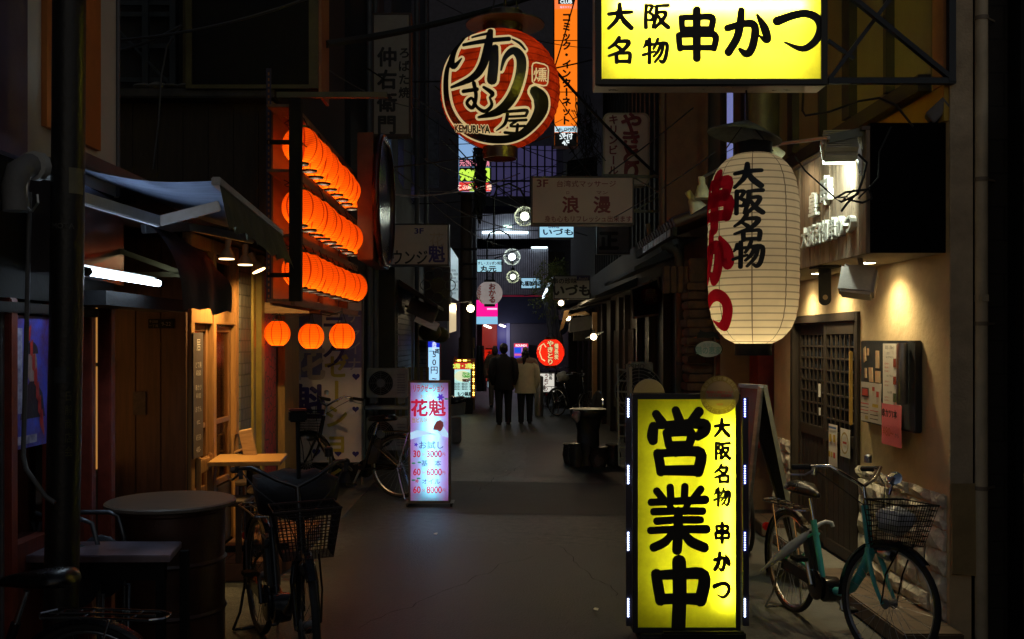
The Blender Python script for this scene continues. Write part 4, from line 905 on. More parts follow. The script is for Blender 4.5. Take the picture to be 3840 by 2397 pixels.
for s_, u, v, h, m, k in (rt('リラクゼーション', 1014, 919, 16.5, CR, bold=.02, sx=.5), rt('おいらん', 1014, 938, 9, GD), rt('花', 992, 965, 37, CR, bold=.03), rt('魁', 1034, 965, 37, CR, bold=.025), rt('当ビル3F', 993, 994, 11.5, GD, bold=.02, sx=.72),
      rt('お試し', 1020, 1053, 17, NV, bold=.01, sx=1.05), rt('30', 986, 1073, 19.5, CR, bold=.025, sx=.82), rt('分', 1002, 1075, 7.5, CR), rt('3000', 1027, 1073, 19.5, CR, bold=.025, sx=.82), rt('円', 1049, 1075, 8, CR),
      rt('基　本', 1020, 1096, 14, NV, bold=.01), rt('60', 986, 1116, 19.5, CR, bold=.025, sx=.82), rt('分', 1002, 1118, 7.5, CR), rt('6000', 1027, 1116, 19.5, CR, bold=.025, sx=.82), rt('円', 1049, 1118, 8, CR),
      rt('オイル', 1020, 1139, 13, NV, bold=.01), rt('60', 986, 1158, 19.5, CR, bold=.025, sx=.82), rt('分', 1002, 1160, 7.5, CR), rt('8000', 1027, 1158, 19.5, CR, bold=.025, sx=.82), rt('円', 1049, 1160, 8, CR)):
    grp.setdefault(m.name, (m, MB()))[1].text(s_, at(u, v, Yf), size=h/F*Yf/.88, eps=.00012, **k)
for m, mb in grp.values(): mb.build('lettering', m, rs)
fl_ = MB()
def flower(mb, u, v, r, n, Y):
    for k in range(n):
        aa = 2*math.pi*k/n; c = at(u+r*.55*math.cos(aa), v+r*.55*math.sin(aa), Y); rr_ = r*.42/F*Y
        dx, dz = math.cos(aa), -math.sin(aa)
        mb.add([c+Vector((dx*rr_*1.3*math.cos(t)-dz*rr_*.7*math.sin(t), -.0002*k, dz*rr_*1.3*math.cos(t)+dx*rr_*.7*math.sin(t))) for t in [2*math.pi*j/12 for j in range(12)]], [tuple(range(12))])
flower(fl_, 1042, 940, 8, 6, Yf-.001); flower(fl_, 984, 1052, 4.5, 5, Yf); fl_.build('flower', emit('violet_flower', (.10, .02, .55), .7), rs)
f2_ = MB(); flower(f2_, 986, 1138, 4.5, 5, Yf); f2_.build('flower', emit('rose_flower', (.6, .10, .22), .7), rs)
f3_ = MB()
for u, v in ((1056, 944), (992, 1094), (978, 1136), (990, 1132), (978, 1096)): f3_.add([at(u, v, Yf)+Vector((.022*math.cos(t), 0, .009*math.sin(t))) for t in [2*math.pi*j/10 for j in range(10)]], [tuple(range(10))])
f3_.build('leaf', emit('leaf_print', (.03, .30, .14), .6), rs)
sc_ = MB()   # scroll border
for u in (971.5, 1059.5):
    for k in range(15):
        v0 = 925+k*18; s = 1 if k % 2 else -1
        pts = [at(u+s*2.6*math.cos(t)*t/5, v0+2.6*math.sin(t)*t/5, Yf-.0008) for t in [j*.6 for j in range(10)]]
        sc_.tube(pts, .0011, 3)
for k in range(9):
    for v0 in (1182, 908): sc_.tube([at(978+k*9+2.6*math.cos(t)*t/5, v0+2.2*math.sin(t)*t/5, Yf-.0008) for t in [j*.6 for j in range(10)]], .0011, 3)
sc_.build('scroll_border', PK, rs)
hr = MB(); hr.add([at(u, v, Yf-.0006) for u, v in ((1024, 1017), (1026, 1008), (1033, 997), (1041, 994), (1048, 999), (1049, 1008), (1046, 1016), (1041, 1021), (1034, 1018))], [tuple(range(9))[::-1]])
hr.build('print_hair', emit('hair_print', (.20, .045, .05), .6), rs)
hr = MB(); hr.add([at(u, v, Yf-.0003) for u, v in ((1034, 1019), (1041, 1021), (1049, 1009), (1060, 1026), (1060, 1036), (1046, 1031))], [tuple(range(6))[::-1]])
hr.add([at(u, v, Yf-.0003) for u, v in ((970, 1024), (985, 1018), (1008, 1020), (1030, 1028), (1005, 1030), (985, 1036), (970, 1040))], [tuple(range(7))[::-1]])
hr.build('print_figure', emit('skin_print', (.45, .68, .95), .95), rs)
# ================================================================== LEFT: farther signs and dark buildings
S1 = sign('hanging_sign', 'unlit white hanging sign with large black brush characters left of the big lantern', 'sign', 879, 972, 30, 322, 14, .22, mat('sign_offwhite', (.34, .32, .27), .6, var=.12), mat('sign_brownframe', (.05, .025, .018), .5),
     [('仲右衛門', 915, 215, 42, INK, True, .035, 1.12), ('ろばた焼', 956, 172, 24, INK, True, .03, 1.15)])
S2 = sign('lounge_sign', 'cream sign with violet and black katakana reading 3F below the white brush sign', 'sign', 846, 1062, 529, 629, 14.2, .25, mat('sign_cream', (.62, .52, .40), .6, var=.12), mat('sign_blackframe', (.02, .018, .016), .4),
     [('3F', 991, 546, 16, PUR, False, .03, 1, 1.3), ('ラウンジ', 955, 609, 33, INK, False, .02, 1, .78), ('魁', 1033, 600, 40, PUR, False, .025, 1, .9), ('花', 1033, 567, 32, mat('ghost_print', (.60, .45, .30), .6), False, .01)], fw=.02)
lb = thing('left_buildings', 'row of dark tall buildings with pipes and shutters along the left of the alley', 'building', (-3.5, 22, 0))
WD = mat('far_wall', (.018, .019, .022), .8, var=.5, scale=1.2)
MB().box(-7, -1.92, 12.6, 14.9, 0, 12).build('wall', WD, lb)
MB().box(-7, -1.62, 15, 22, 0, 4.2).build('wall', mat('far_wall_low', (.028, .026, .025), .7, var=.5), lb)
MB().box(-7, -2.2, 15, 30, 4.2, 14).build('wall', mat('far_wall_up', (.022, .023, .027), .8, var=.4, scale=.8), lb)
MB().box(-7, -1.55, 22.1, 40, 0, 4.0).build('wall', mat('far_wall_low2', (.028, .026, .026), .7, var=.5), lb)
wn = MB()
for y in (16, 18.5, 21, 24):
    for z in (5.2, 7.4, 9.6): wn.box(-2.215, -2.195, y, y+1.2, z, z+1.2)
wn.build('window', mat('far_glass', (.03, .035, .05), .12), lb)
sh = MB()
for k in range(30): sh.box(-1.625, -1.61, 15.3, 17.6, .2+k*.085, .27+k*.085)
sh.build('shutter', mat('shutter_dark', (.014, .014, .015), .5, .4), lb)
pp = MB()
for x, y in ((-1.87, 14.0), (-1.85, 14.5), (-1.56, 18.2), (-1.57, 20.5)): pp.tube([(x, y, 0), (x, y, 9)], .045, 8)
pp.build('drain_pipe', mat('pipe_grey', (.1, .11, .12), .5), lb, 50)
aw2 = MB(); aw2.prism([(-1.6, 15.4, 2.75), (-1.0, 15.4, 2.35), (-1.0, 15.4, 2.3), (-1.6, 15.4, 2.65)], (0, 3.2, 0)); aw2.build('eaves', DWOOD, lb)
st2 = MB()
for k in range(6): st2.box(-1.60+.09*k, -1.555+.09*k, 15.0, 15.02, 0, 1.4)
st2.build('striped_hoarding', mat('hazard_yellow', (.12, .09, .01), .6), lb)
solo(MB().ball((-1.25, 17.2, 1.95), .2, .2, .17).ball((-1.1, 17.5, 1.9), .17, .18, .15), 'barrel_lid', mat('lid_yellow', (.10, .085, .02), .5), 'dull yellow round tubs hanging under the left eaves', 'tub', smooth=60)
fld = thing('wall_floodlight', 'unlit grey floodlight box bracketed to the left wall', 'floodlight', at(995, 745, 16.5))
a = at(1000, 735, 16.5); MB().obox(a, (.22, .0, -.10), (0, .12, 0), (.05, 0, .12)).build('casing', GREYP, fld, bevel=.01); MB().obox(a+Vector((.07, 0, -.2)), (.18, .0, -.08), (0, .1, 0), (.03, 0, .06)).build('lens', ALU, fld)
MB().bar(a, a+Vector((-.4, 0, .1)), .03).build('arm', BLK, fld)
mr_ = thing('mandala_sign', 'round dark patterned sign on a maroon panel left of the lit shop panel', 'sign', at(1035, 730, 17))
a, b = at(1003, 760, 17), at(1062, 632, 17); MB().box(a.x, b.x, 17, 17.1, a.z, b.z).build('panel', mat('maroon_panel', (.035, .012, .012), .5), mr_)
g = MB(); c = at(1036, 675, 16.98)
for k in range(8): g.tube([c+Vector(((.11+.1)*math.cos(k*math.pi/4)+.09*math.cos(t), 0, .21*math.sin(k*math.pi/4)+.09*math.sin(t))) for t in [2*math.pi*j/12 for j in range(12)]], .008, 5, closed=True)
g.build('petal_ring', mat('ring_dark', (.09, .085, .08), .4), mr_)
# ================================================================== RIGHT: skewer restaurant wall
RXW = 2.65
PLA = mat('plaster_beige', (.60, .455, .26), .8, var=.26, scale=2.2, bump=.35, bscale=26)
wl = thing('restaurant_wall', 'beige plaster restaurant wall with a rough stone base behind the teal bicycle', 'wall', (RXW+.06, 7.6, 0))
w = MB(); w.box(RXW, RXW+.13, 5.9, 7.37, 0, 2.8).box(RXW, RXW+.13, 9.1, 9.7, 0, 2.8).box(RXW, RXW+.13, 7.37, 9.1, 2.02, 2.8).box(RXW, RXW+.125, 5.901, 9.7, 2.801, 9)
w.build('plaster_wall', PLA, wl)
MB().box(RXW-.002, RXW+.132, 5.885, 5.899, .95, 9).build('wall_end', mat('plaster_end', (.52, .42, .28), .9, var=.3, bump=.8, bscale=70), wl)
stn = MB()
def stones(ya, yb):
    z = 0.0
    while z < .84:
        h = random.uniform(.08, .15); h = min(h, .88-z); y = ya-random.uniform(0, .1)
        while y < yb:
            l = random.uniform(.18, .42); y0_, y1_ = max(y, ya), min(y+l, yb)
            if y1_-y0_ > .03:
                d = random.uniform(.02, .055)
                bmv = []; n = 5
                vs = []
                for j in range(4):
                    for i in range(n+1):
                        yy = y0_+.006+(y1_-y0_-.012)*i/n; zz = z+.005+(h-.01)*j/3
                        edge = .018 if i in (0, n) or j in (0, 3) else 0
                        vs.append((RXW-d+edge+random.uniform(-.009, .009), yy+random.uniform(-.006, .006), zz+random.uniform(-.005, .005)))
                fs = [(j*(n+1)+i, (j+1)*(n+1)+i, (j+1)*(n+1)+i+1, j*(n+1)+i+1) for j in range(3) for i in range(n)]
                b0 = len(vs)
                # skirt back to the wall
                ring = [i for i in range(n+1)]+[j*(n+1)+n for j in range(1, 4)]+[3*(n+1)+i for i in range(n-1, -1, -1)]+[j*(n+1) for j in range(2, 0, -1)]
                for k in ring: vs.append((RXW-.001, vs[k][1], vs[k][2]))
                m = len(ring)
                for k in range(m): fs.append((ring[k], ring[(k+1) % m], b0+(k+1) % m, b0+k))
                stn.add(vs, fs)
            y += l
        z += h
stones(5.93, 7.36); stones(9.12, 9.7)
stn.build('stone_base', mat('rubble_stone', (.58, .54, .46), .85, var=.5, scale=7, bump=.9, bscale=28), wl)
solo(MB().box(2.30, RXW-.002, 5.7, 7.36, .008, .12).box(2.38, RXW-.002, 9.12, 9.7, .008, .12), 'tiled_kerb', bricks('kerb_tile', '#6a5646', '#5a4a3d', '#2e2620', .2, .2, 'F', .6, .3), 'low tiled kerb along the foot of the stone base', 'kerb', bevel=.008)
tp = solo(MB().box(RXW+.0, RXW+.16, 5.86, 5.884, .42, .95, .01), 'masking_tape', mat('tape_tan', (.36, .26, .12), .5, bump=.5, bscale=12), 'strip of tan tape peeling at the plaster wall end', 'tape')
# sliding door
dr = thing('sliding_door', 'dark timber sliding lattice door of the restaurant', 'door', (RXW, 8.2, 0))
f = MB(); f.box(RXW-.02, RXW+.06, 7.375, 7.43, .1, 2.015).box(RXW-.02, RXW+.06, 9.04, 9.095, .1, 2.015).box(RXW-.02, RXW+.06, 7.431, 9.039, 1.95, 2.015)
f.build('door_frame', mat('door_wood', (.038, .027, .02), .55, var=.45, stretch=(8, 8, .6), bump=.35, bscale=18), dr, bevel=.005)
for (ya, yb, xo) in ((7.44, 8.22, .0), (8.20, 9.03, .035)):
    lf = MB(); x0, x1 = RXW+xo, RXW+xo+.032
    lf.box(x0, x1, ya, ya+.07, .1, 1.94).box(x0, x1, yb-.07, yb, .1, 1.94).box(x0, x1, ya+.071, yb-.071, .1, .19).box(x0, x1, ya+.071, yb-.071, 1.85, 1.94).box(x0, x1, ya+.071, yb-.071, .98, 1.07)
    k = ya+.071
    while k < yb-.09: lf.box(x0+.01, x1-.01, k, min(k+.118, yb-.072), .191, .979); k += .122
    leaf = lf.build('door_leaf', MC['door_wood'], dr, bevel=.003)
    g = MB()
    for i in range(1, 6): y = ya+.07+(yb-ya-.14)*i/6; g.box(x0+.004, x1-.012, y-.009, y+.009, 1.071, 1.849)
    for i in range(1, 8): z = 1.07+.78*i/8; g.box(x0+.006, x1-.014, ya+.071, yb-.071, z-.007, z+.007)
    g.build('lattice', MC['door_wood'], leaf)
    MB().box(x1-.008, x1-.004, ya+.071, yb-.071, 1.071, 1.849).build('glass_pane', mat('door_glass', (.03, .04, .06), .12, var=.3), leaf)
MB().box(RXW-.03, RXW-.008, 7.50, 7.53, 1.16, 1.72).build('door_pull', mat('bamboo_pull', (.45, .28, .07), .45), dr, bevel=.006)
MB().box(RXW-.012, RXW-.002, 8.28, 8.30, 1.18, 1.24).box(RXW-.012, RXW-.002, 8.28, 8.31, 1.33, 1.44).build('lock_label', PAPERW, dr)
solo(MB().box(2.4, RXW-.021, 7.43, 9.04, .008, .1), 'door_step', mat('step_stone', (.16, .15, .13), .7, bump=.4), 'stone step below the lattice door', 'step', bevel=.01)
# two notices on the door
def leafpaper(name, label, cat, y0, y1, z0, z1, x, m, bits):
    t = thing(name, label, cat, (x, (y0+y1)/2, z0))
    MB().sheet(lambda u, v: (x-.003-.01*u*v*(1-v), y1+(y0-y1)*u, z0+(z1-z0)*v), 4, 6).build('sheet', m, t)
    for i, (nm, mm, u0, u1, v0, v1) in enumerate(bits):
        ya, yb = y1+(y0-y1)*u0, y1+(y0-y1)*u1
        MB().quad((x-.008-.001*i, ya, z0+(z1-z0)*v0), (x-.008-.001*i, yb, z0+(z1-z0)*v0), (x-.008-.001*i, yb, z0+(z1-z0)*v1), (x-.008-.001*i, ya, z0+(z1-z0)*v1)).build(nm, mm, t)
    return t
YP = mat('print_yellow', (.55, .38, .05), .6); BP = mat('print_blue', (.08, .2, .5), .6); GP = mat('print_gold', (.45, .33, .12), .6); RP = mat('print_red', (.5, .06, .05), .6); KP = mat('print_dark', (.05, .04, .04), .6)
n1_ = leafpaper('door_notice', 'white notice with yellow pictures on the door, left of the round seal one', 'notice', 7.85, 8.06, .80, 1.13, RXW-.004, PAPERW, [('print', BP, .08, .92, .90, .95), ('print', YP, .15, .4, .58, .76), ('print', YP, .6, .85, .58, .76), ('print', YP, .12, .3, .2, .34), ('print', YP, .4, .56, .2, .34), ('print', RP, .66, .88, .2, .34)])
n2_ = leafpaper('door_notice', 'white notice with a round gold seal on the door, curling at the corner', 'notice', 7.56, 7.78, .90, 1.12, RXW-.004, PAPERW, [('print', RP, .3, .7, .47, .55)])
MB().lathe([(.07, 0), (.085, 0)], (RXW-.013, 7.67, 1.01), 24, (1, 0, 0), cap=False).build('gold_ring', GP, n2_)
# soffit box with plank signboard
BX = thing('sign_hood', 'timber hood over the entrance with plank front and black near end', 'hood', (2.42, 7.6, 2.325))
MB().box(2.2, RXW-.002, 5.962, 9.6, 2.325, 2.345).build('soffit', mat('soffit_white', (.42, .36, .27), .7, var=.1), BX)
MB().box(2.2, RXW-.002, 5.945, 5.96, 2.325, 3.10).build('near_end', mat('end_black', (.004, .004, .005), .85, spec=.05), BX)
MB().box(2.2, RXW-.002, 5.961, 9.6, 3.085, 3.10).build('hood_top', BLK, BX)
pk = MB(); y = 5.95; PKW = mat('old_planks', (.30, .22, .15), .75, var=.6, scale=3, stretch=(6, 6, .7), bump=.5, bscale=16)
while y < 9.6: pk.box(2.175+random.uniform(-.002, .002), 2.199, y, y+.108, 2.322, 3.06); y += .11
pk.build('plank_front', PKW, BX, bevel=.002)
MB().box(2.15, 2.23, 5.95, 9.62, 3.061, 3.084).build('capping', mat('capping_brown', (.12, .08, .06), .6), BX)
LW = mat('letter_white', (.72, .70, .62), .5, var=.1, bump=.1)
lw = MB()
def raised(mb, s, y, z, size, sx=1., dep=.035, vert=False, bold=.02):
    t = MB().text(s, (2.174-dep, y, z), -Y1, Z1, size, vert=vert, bold=bold, sx=sx, eps=.0002)
    mb.add(t.v, t.f)
    # sides of every stroke
    ed = {}
    for f in t.f:
        for i in range(len(f)): a_, b_ = f[i], f[(i+1) % len(f)]; ed[(min(a_, b_), max(a_, b_))] = ed.get((min(a_, b_), max(a_, b_)), 0)+1
    for (a_, b_), n in ed.items():
        if n == 1: p, q = t.v[a_], t.v[b_]; mb.quad(p, q, q+Vector((dep, 0, 0)), p+Vector((dep, 0, 0)))
raised(lw, '大阪名物串かつ', 6.62, 2.53, .15); raised(lw, '串', 6.62, 2.80, .20, bold=.03); raised(lw, '皇', 6.88, 2.74, .17, bold=.03)
raised(lw, '串', 7.62, 2.66, .34, .04, bold=.03); raised(lw, '皇', 8.1, 2.66, .34, .04, bold=.03)
lw.build('raised_lettering', LW, BX)
dl = MB()
for y in (6.64, 7.70, 8.5):
    l_ = MB().lathe([(.055, 0), (.055, -.006), (.045, -.008)], (2.44, y, 2.3245), 20).build('downlight_rim', WHITEP, BX, 40)
    MB().lathe([(.0, -.0085), (.044, -.0085)], (2.44, y, 2.3245), 20, cap=False).build('downlight_lens', emit('downlight', (1, .80, .46), 55), l_)
    lamp('downlight_beam', 'SPOT', (2.47, y, 2.30), 42, (1, .80, .42), BX, .05, (2.56, y, .2), 135, 1)
# flood lamp on an arm
FL = thing('floodlight', 'grey ribbed floodlight aimed at the raised white letters', 'floodlight', (1.95, 5.78, 2.85))
fd = Vector((.10, .8, -.58)).normalized(); fr_ = fd.cross(Z1).normalized(); fu = fr_.cross(fd)
fc = at(1984, 352, 6.06)
MB().obox(fc, fr_*.10, fu*.085, fd*.04).build('casing', mat('flood_grey', (.5, .5, .44), .5, .3), FL, bevel=.012)
fn = MB()
for k in range(9): fn.obox(fc-fd*.065+fu*(-.07+.0175*k), fr_*.095, fu*.0035, fd*.02)
fn.build('cooling_fin', MC['flood_grey'], FL)
MB().obox(fc+fd*.049, fr_*.094, fu*.079, fd*.003).build('lens', emit('flood_lens', (.82, 1, .8), 9), FL)
MB().bar(fc-fd*.03+fr_*.10, Vector((2.18, 6.02, 2.80)), .03).bar(fc-fd*.05-fr_*.11, fc-fd*.05+fr_*.10, .02).build('bracket', STEEL, FL)
lamp('flood_beam', 'SPOT', fc+fd*.07, 42, (.86, 1, .84), FL, .06, fc+fd*1.2+Vector((.22, 0, 0)), 130, .6)
cab = thing('cable_coil', 'looped black cable tied up below the floodlight', 'cable', (2.1, 5.85, 2.45))
MB().tube([at(u, v, 5.8) for u, v in ((2030, 365), (2050, 385), (2042, 420), (2028, 460), (1990, 478), (1975, 470), (2000, 455), (2055, 448), (2062, 470), (2040, 480), (1995, 470), (2020, 450), (2030, 455), (2005, 480), (1990, 500))], .0075, 6).tube([at(u, v, 5.8) for u, v in ((1880, 370), (1905, 405), (1950, 445), (1975, 468), (2005, 466))], .005, 6).tube([at(u, v, 5.8) for u, v in ((2108, 300), (2080, 360), (2078, 420), (2060, 440), (2030, 470))], .005, 6).build('loop', WIRE, cab, 50)
solo(MB().tube([at(u, v, 5.9) for u, v in ((1900, 205), (1898, 262), (1905, 274), (1960, 265), (2030, 240), (2080, 232), (2120, 250), (2160, 300))], .007, 6), 'sign_cable', WIRE, 'black power cable sagging from the yellow hanging sign to the hood', 'cable', smooth=50)
# small lamps on the hood towards the lantern
def reflector(name, label, p, d, watt, arm=None, col=(1, .85, .55)):
    p = Vector(p); d = Vector(d).normalized(); t = thing(name, label, 'lamp', p, 0, 'small cone lamps near the white lantern')
    MB().lathe([(.07, 0), (.066, -.015), (.035, -.1), (.026, -.11), (.026, -.17)], p, 20, d).build('cone_shade', mat('refl_cream', (.40, .38, .26), .45), t, 40)
    MB().lathe([(0, -.012), (.06, -.012)], p, 20, d, cap=False).build('lens', emit('lens_warmwhite', (1, .93, .7), 7), t)
    if arm: MB().tube([p-d*.16, arm], .012, 8).build('arm', ALU, t, 50)
    lamp('spot_light', 'SPOT', p+d*.02, watt, col, t, .05, p+d, 110, .7)
reflector('reflector_lamp', 'small cone lamp shining beside the top of the white lantern', at(1836, 374, 6.9), (.55, .3, -.7), 6, at(1805, 352, 6.9))
reflector('reflector_lamp', 'cone lamp pointing down at the left side of the white lantern', at(1663, 470, 7.6), (.05, -.1, -1), 4, at(1700, 400, 7.9))
reflector('reflector_lamp', 'lower cone lamp tipped to the left of the white lantern', at(1652, 497, 7.8), (.5, 0, -.85), 4, at(1635, 460, 7.9))
rod = thing('lamp_rod', 'long grey rod reaching from the hood over the white lantern', 'rod', (2.0, 5.9, 2.9))
MB().tube([at(1960, 326, 5.95), at(1835, 342, 6.6)], .011, 8).build('rod', ALU, rod, 50); MB().bar(at(1840, 342, 6.6), at(1798, 346, 6.75), .04, .03).build('rod_socket', STEEL, rod, bevel=.006)
MB().bar(at(1958, 330, 5.98), at(2070, 305, 6.0), .03, .05).build('base_plate', mat('plate_green', (.18, .2, .16), .5, .4), rod)
# loudspeaker, bracket, noticeboard, ashtray
spk = thing('loudspeaker', 'white wall loudspeaker hanging on a yoke under the hood', 'speaker', at(2032, 690, 6.35))
c = at(2030, 668, 6.35); MB().obox(c, (.10, -.04, -.015), (.035, .085, -.02), (.02, .012, .088)).build('cabinet', mat('speaker_white', (.62, .56, .52), .5), spk, bevel=.018)
MB().bar(c+Vector((.0, -.0, .18)), c+Vector((.02, -.09, -.0)), .035, .008).build('yoke', WHITEP, spk)
hk = thing('iron_bracket', 'black iron hanging plate with a hole under the hood', 'bracket', at(1952, 720, 7.0))
a, b = at(1938, 722, 7.0), at(1966, 640, 7.0); ha = MB()
ha.box(a.x, b.x, 7.0, 7.02, a.z+.04, b.z+.04); cc = Vector(((a.x+b.x)/2, 7.0, a.z+.04)); rr_ = (b.x-a.x)/2
ha.prism([cc+Vector((rr_*math.cos(t), 0, -rr_*math.sin(t))) for t in [math.pi*k/12 for k in range(13)]], (0, .02, 0)); ha.box(a.x-.04, b.x+.04, 6.9, 7.1, 2.31, 2.3245)
ha.build('plate', BLK, hk); MB().disc(cc+Vector((0, -.001, .015)), (0, -1, 0), .018).build('hole', mat('hole_tan', (.2, .14, .08), .8), hk)
# noticeboard
nb = thing('noticeboard', 'black framed noticeboard with menu sheets on the plaster wall', 'noticeboard', (RXW-.05, 6.7, 1.2))
MB().box(RXW-0.0500, RXW-.001, 6.28, 7.22, 1.215, 1.80).build('board', mat('board_black', (.02, .022, .025), .4), nb, bevel=.006)
MB().box(RXW-0.0540, RXW-0.0505, 6.26, 7.2, 1.23, 1.785).build('board_face', mat('board_slate', (.035, .04, .045), .5), nb)
leafpaper('menu_sheet', 'tall white handwritten top three menu sheet on the noticeboard', 'menu', 6.47, 6.78, 1.37, 1.78, RXW-0.0550, mat('sheet_white', (.62, .58, .52), .7, var=.1), [('photo', mat('photo_red', (.3, .05, .02), .4, var=.8, scale=40), .62, .9, .62, .76), ('photo', MC['photo_red'], .62, .9, .34, .47), ('photo', mat('photo_green', (.1, .14, .05), .4, var=.8, scale=40), .62, .9, .06, .2)])
mt = MB()
for s_, z, h, m in (('串皇 人気Best3', 1.755, .03, 0), ('No.1 おすすめセット', 1.69, .018, 0), ('No.2 どて煮込み', 1.565, .018, 0), ('No.3 山芋焼', 1.455, .018, 0)): mt.text(s_, (RXW-0.0660, 6.64, z), -Y1, Z1, h, sx=.8)
mt.build('lettering', KP, nb)
mt = MB()
for z in (1.645, 1.62, 1.595, 1.525, 1.50, 1.42, 1.40): mt.text('大阪名物串かつ', (RXW-0.0660, 6.69, z), -Y1, Z1, .014, sx=.9)
mt.build('red_lettering', RP, nb)
leafpaper('menu_sheet', 'double page printed menu sheet at the lower left of the noticeboard', 'menu', 6.80, 7.19, 1.225, 1.505, RXW-0.0560, mat('sheet_grey', (.5, .46, .42), .6, var=.15), [('print', KP, .06, .42, .62, .86), ('print', RP, .1, .38, .66, .83), ('print', RP, .6, .72, .8, .9), ('print', RP, .8, .92, .66, .8), ('print', YP, .62, .9, .4, .48), ('print', RP, .05, .45, .44, .47), ('print', KP, .05, .45, .36, .38), ('print', RP, .05, .45, .28, .3), ('print', KP, .05, .45, .2, .22), ('print', GP, .3, .45, .06, .16), ('print', RP, .56, .95, .3, .32), ('print', KP, .56, .95, .2, .22), ('print', KP, .56, .95, .1, .12)])
pp_ = leafpaper('price_notice', 'pink price notice for skewers taped under the noticeboard', 'notice', 6.45, 6.79, 1.10, 1.375, RXW-0.0590, mat('pink_paper', (.72, .16, .20), .6, var=.1), [])
mt = MB().text('串カツ1本', (RXW-0.0750, 6.62, 1.315), -Y1, Z1, .06, sx=.95, bold=.02); mt.build('lettering', KP, pp_)
MB().text('¥80~', (RXW-0.0750, 6.65, 1.195), -Y1, Z1, .085, sx=1.05).build('price_lettering', mat('print_orange', (.5, .08, .01), .6), pp_)
MB().text('から', (RXW-0.0750, 6.50, 1.18), -Y1, Z1, .035).build('small_lettering', KP, pp_)
bt_ = MB(); bt_.obox((RXW-0.0580, 7.12, 1.70), (.002, 0, 0), (0, .02, -.008), (0, .006, .05)).obox((RXW-0.0580, 7.0, 1.56), (.002, 0, 0), (0, .035, 0), (0, .005, .05)).obox((RXW-0.0580, 6.88, 1.67), (.002, 0, 0), (0, .03, 0), (0, 0, .06)).obox((RXW-0.0585, 6.87, 1.55), (.002, 0, 0), (0, .045, 0), (0, 0, .04)).obox((RXW-0.0580, 7.1, 1.57), (.002, 0, 0), (0, .016, 0), (0, .003, .035)).obox((RXW-0.0580, 7.06, 1.72), (.002, 0, 0), (0, .016, 0), (0, 0, .025))
bt_.build('sticker', mat('sticker_mixed', (.35, .16, .08), .5, var=1, scale=16, col2=(.5, .45, .3)), nb)
solo(MB().lathe([(.03, 0), (.036, .01), (.036, .38), (.03, .395)], (RXW-.095, 6.36, 1.39), 16), 'wall_ashtray', mat('ashtray_steel', (.42, .40, .36), .35, .8), 'slim steel ashtray tube on the right edge of the noticeboard', 'ashtray', smooth=40)
# security camera, upper wall
sec = thing('security_camera', 'grey security camera perched on the black end of the hood', 'camera', (2.55, 5.98, 3.1))
p = at(2218, 265, 5.98); MB().obox(p, (.045, -.02, .045), (.02, .06, 0), (-.025, 0, .03)).build('housing', GREYP, sec, bevel=.006); MB().bar(p+Vector((-.01, 0, -.03)), Vector((p.x-.03, 5.98, 3.10)), .035).build('mount', BLK, sec)
uw = thing('upper_cladding', 'olive brown clad upper wall with dark battens above the hood', 'wall', (RXW-.03, 9, 3.3))
MB().box(RXW-.04, RXW-.001, 6.06, 15, 3.32, 9).build('panel', mat('clad_panel', (.24, .21, .09), .7, var=.25, scale=1.2, stretch=(1, 1, .5), bump=.7, bscale=180), uw)
bt2 = MB()
for y, w_ in ((6.62, .03), (7.32, .10), (8.0, .03), (8.75, .1), (9.6, .03), (10.5, .1), (11.6, .04), (12.8, .1)): bt2.box(RXW-.10, RXW-.041, y, y+w_*1.6, 3.45, 9)
bt2.box(RXW-.12, RXW-.041, 6.06, 15, 3.32, 3.42); bt2.build('batten', mat('clad_batten', (.03, .026, .02), .6), uw)
MB().box(RXW-.03, RXW-.001, 5.905, 9.65, 3.105, 3.318).build('yellow_band', mat('yellow_plaster', (.5, .33, .05), .8, var=.15), uw)
MB().box(RXW-.035, RXW-.001, 5.905, 6.055, 3.32, 9).build('orange_return', mat('orange_plaster', (.44, .23, .09), .8, var=.2), uw)
# downpipe and dark neighbour
rp1 = thing('drain_pipe', 'tall tan drain pipe at the right end of the plaster wall', 'pipe', (2.825, 5.87, 0))
MB().tube([(2.825, 5.87, 0), (2.825, 5.87, 9)], .036, 16).build('pipe', mat('pipe_tan', (.5, .42, .28), .5, var=.25), rp1, 50)
for z in (.93, 1.9, 2.75, 3.7): MB().lathe([(.040, -.012), (.040, .012)], (2.825, 5.87, z), 16).bar((2.86, 5.87, z), (2.93, 5.93, z), .012).build('clamp', mat('clamp_tan', (.2, .16, .11), .5), rp1, 40)
MB().box(2.795, 2.855, 5.83, 5.91, 2.02, 2.08).build('joint', MC['pipe_tan'], rp1, bevel=.01)
nbw = thing('block_wall', 'dark block wall of the neighbouring house at the right edge', 'wall', (3.6, 6.2, 0))
MB().box(2.86, 6, 5.95, 6.4, 0, 9).box(2.98, 6, -4, 5.7, 0, 3.2).build('wall', bricks('dark_blocks', '#2a2620', '#26231e', '#151310', .4, .2, 'X', .8, .4), nbw)  # near stretch added unseen beside the camera to hold back sky light
MB().box(3.02, 3.10, 5.80, 5.949, 0, 9).build('pilaster', BLK, nbw)
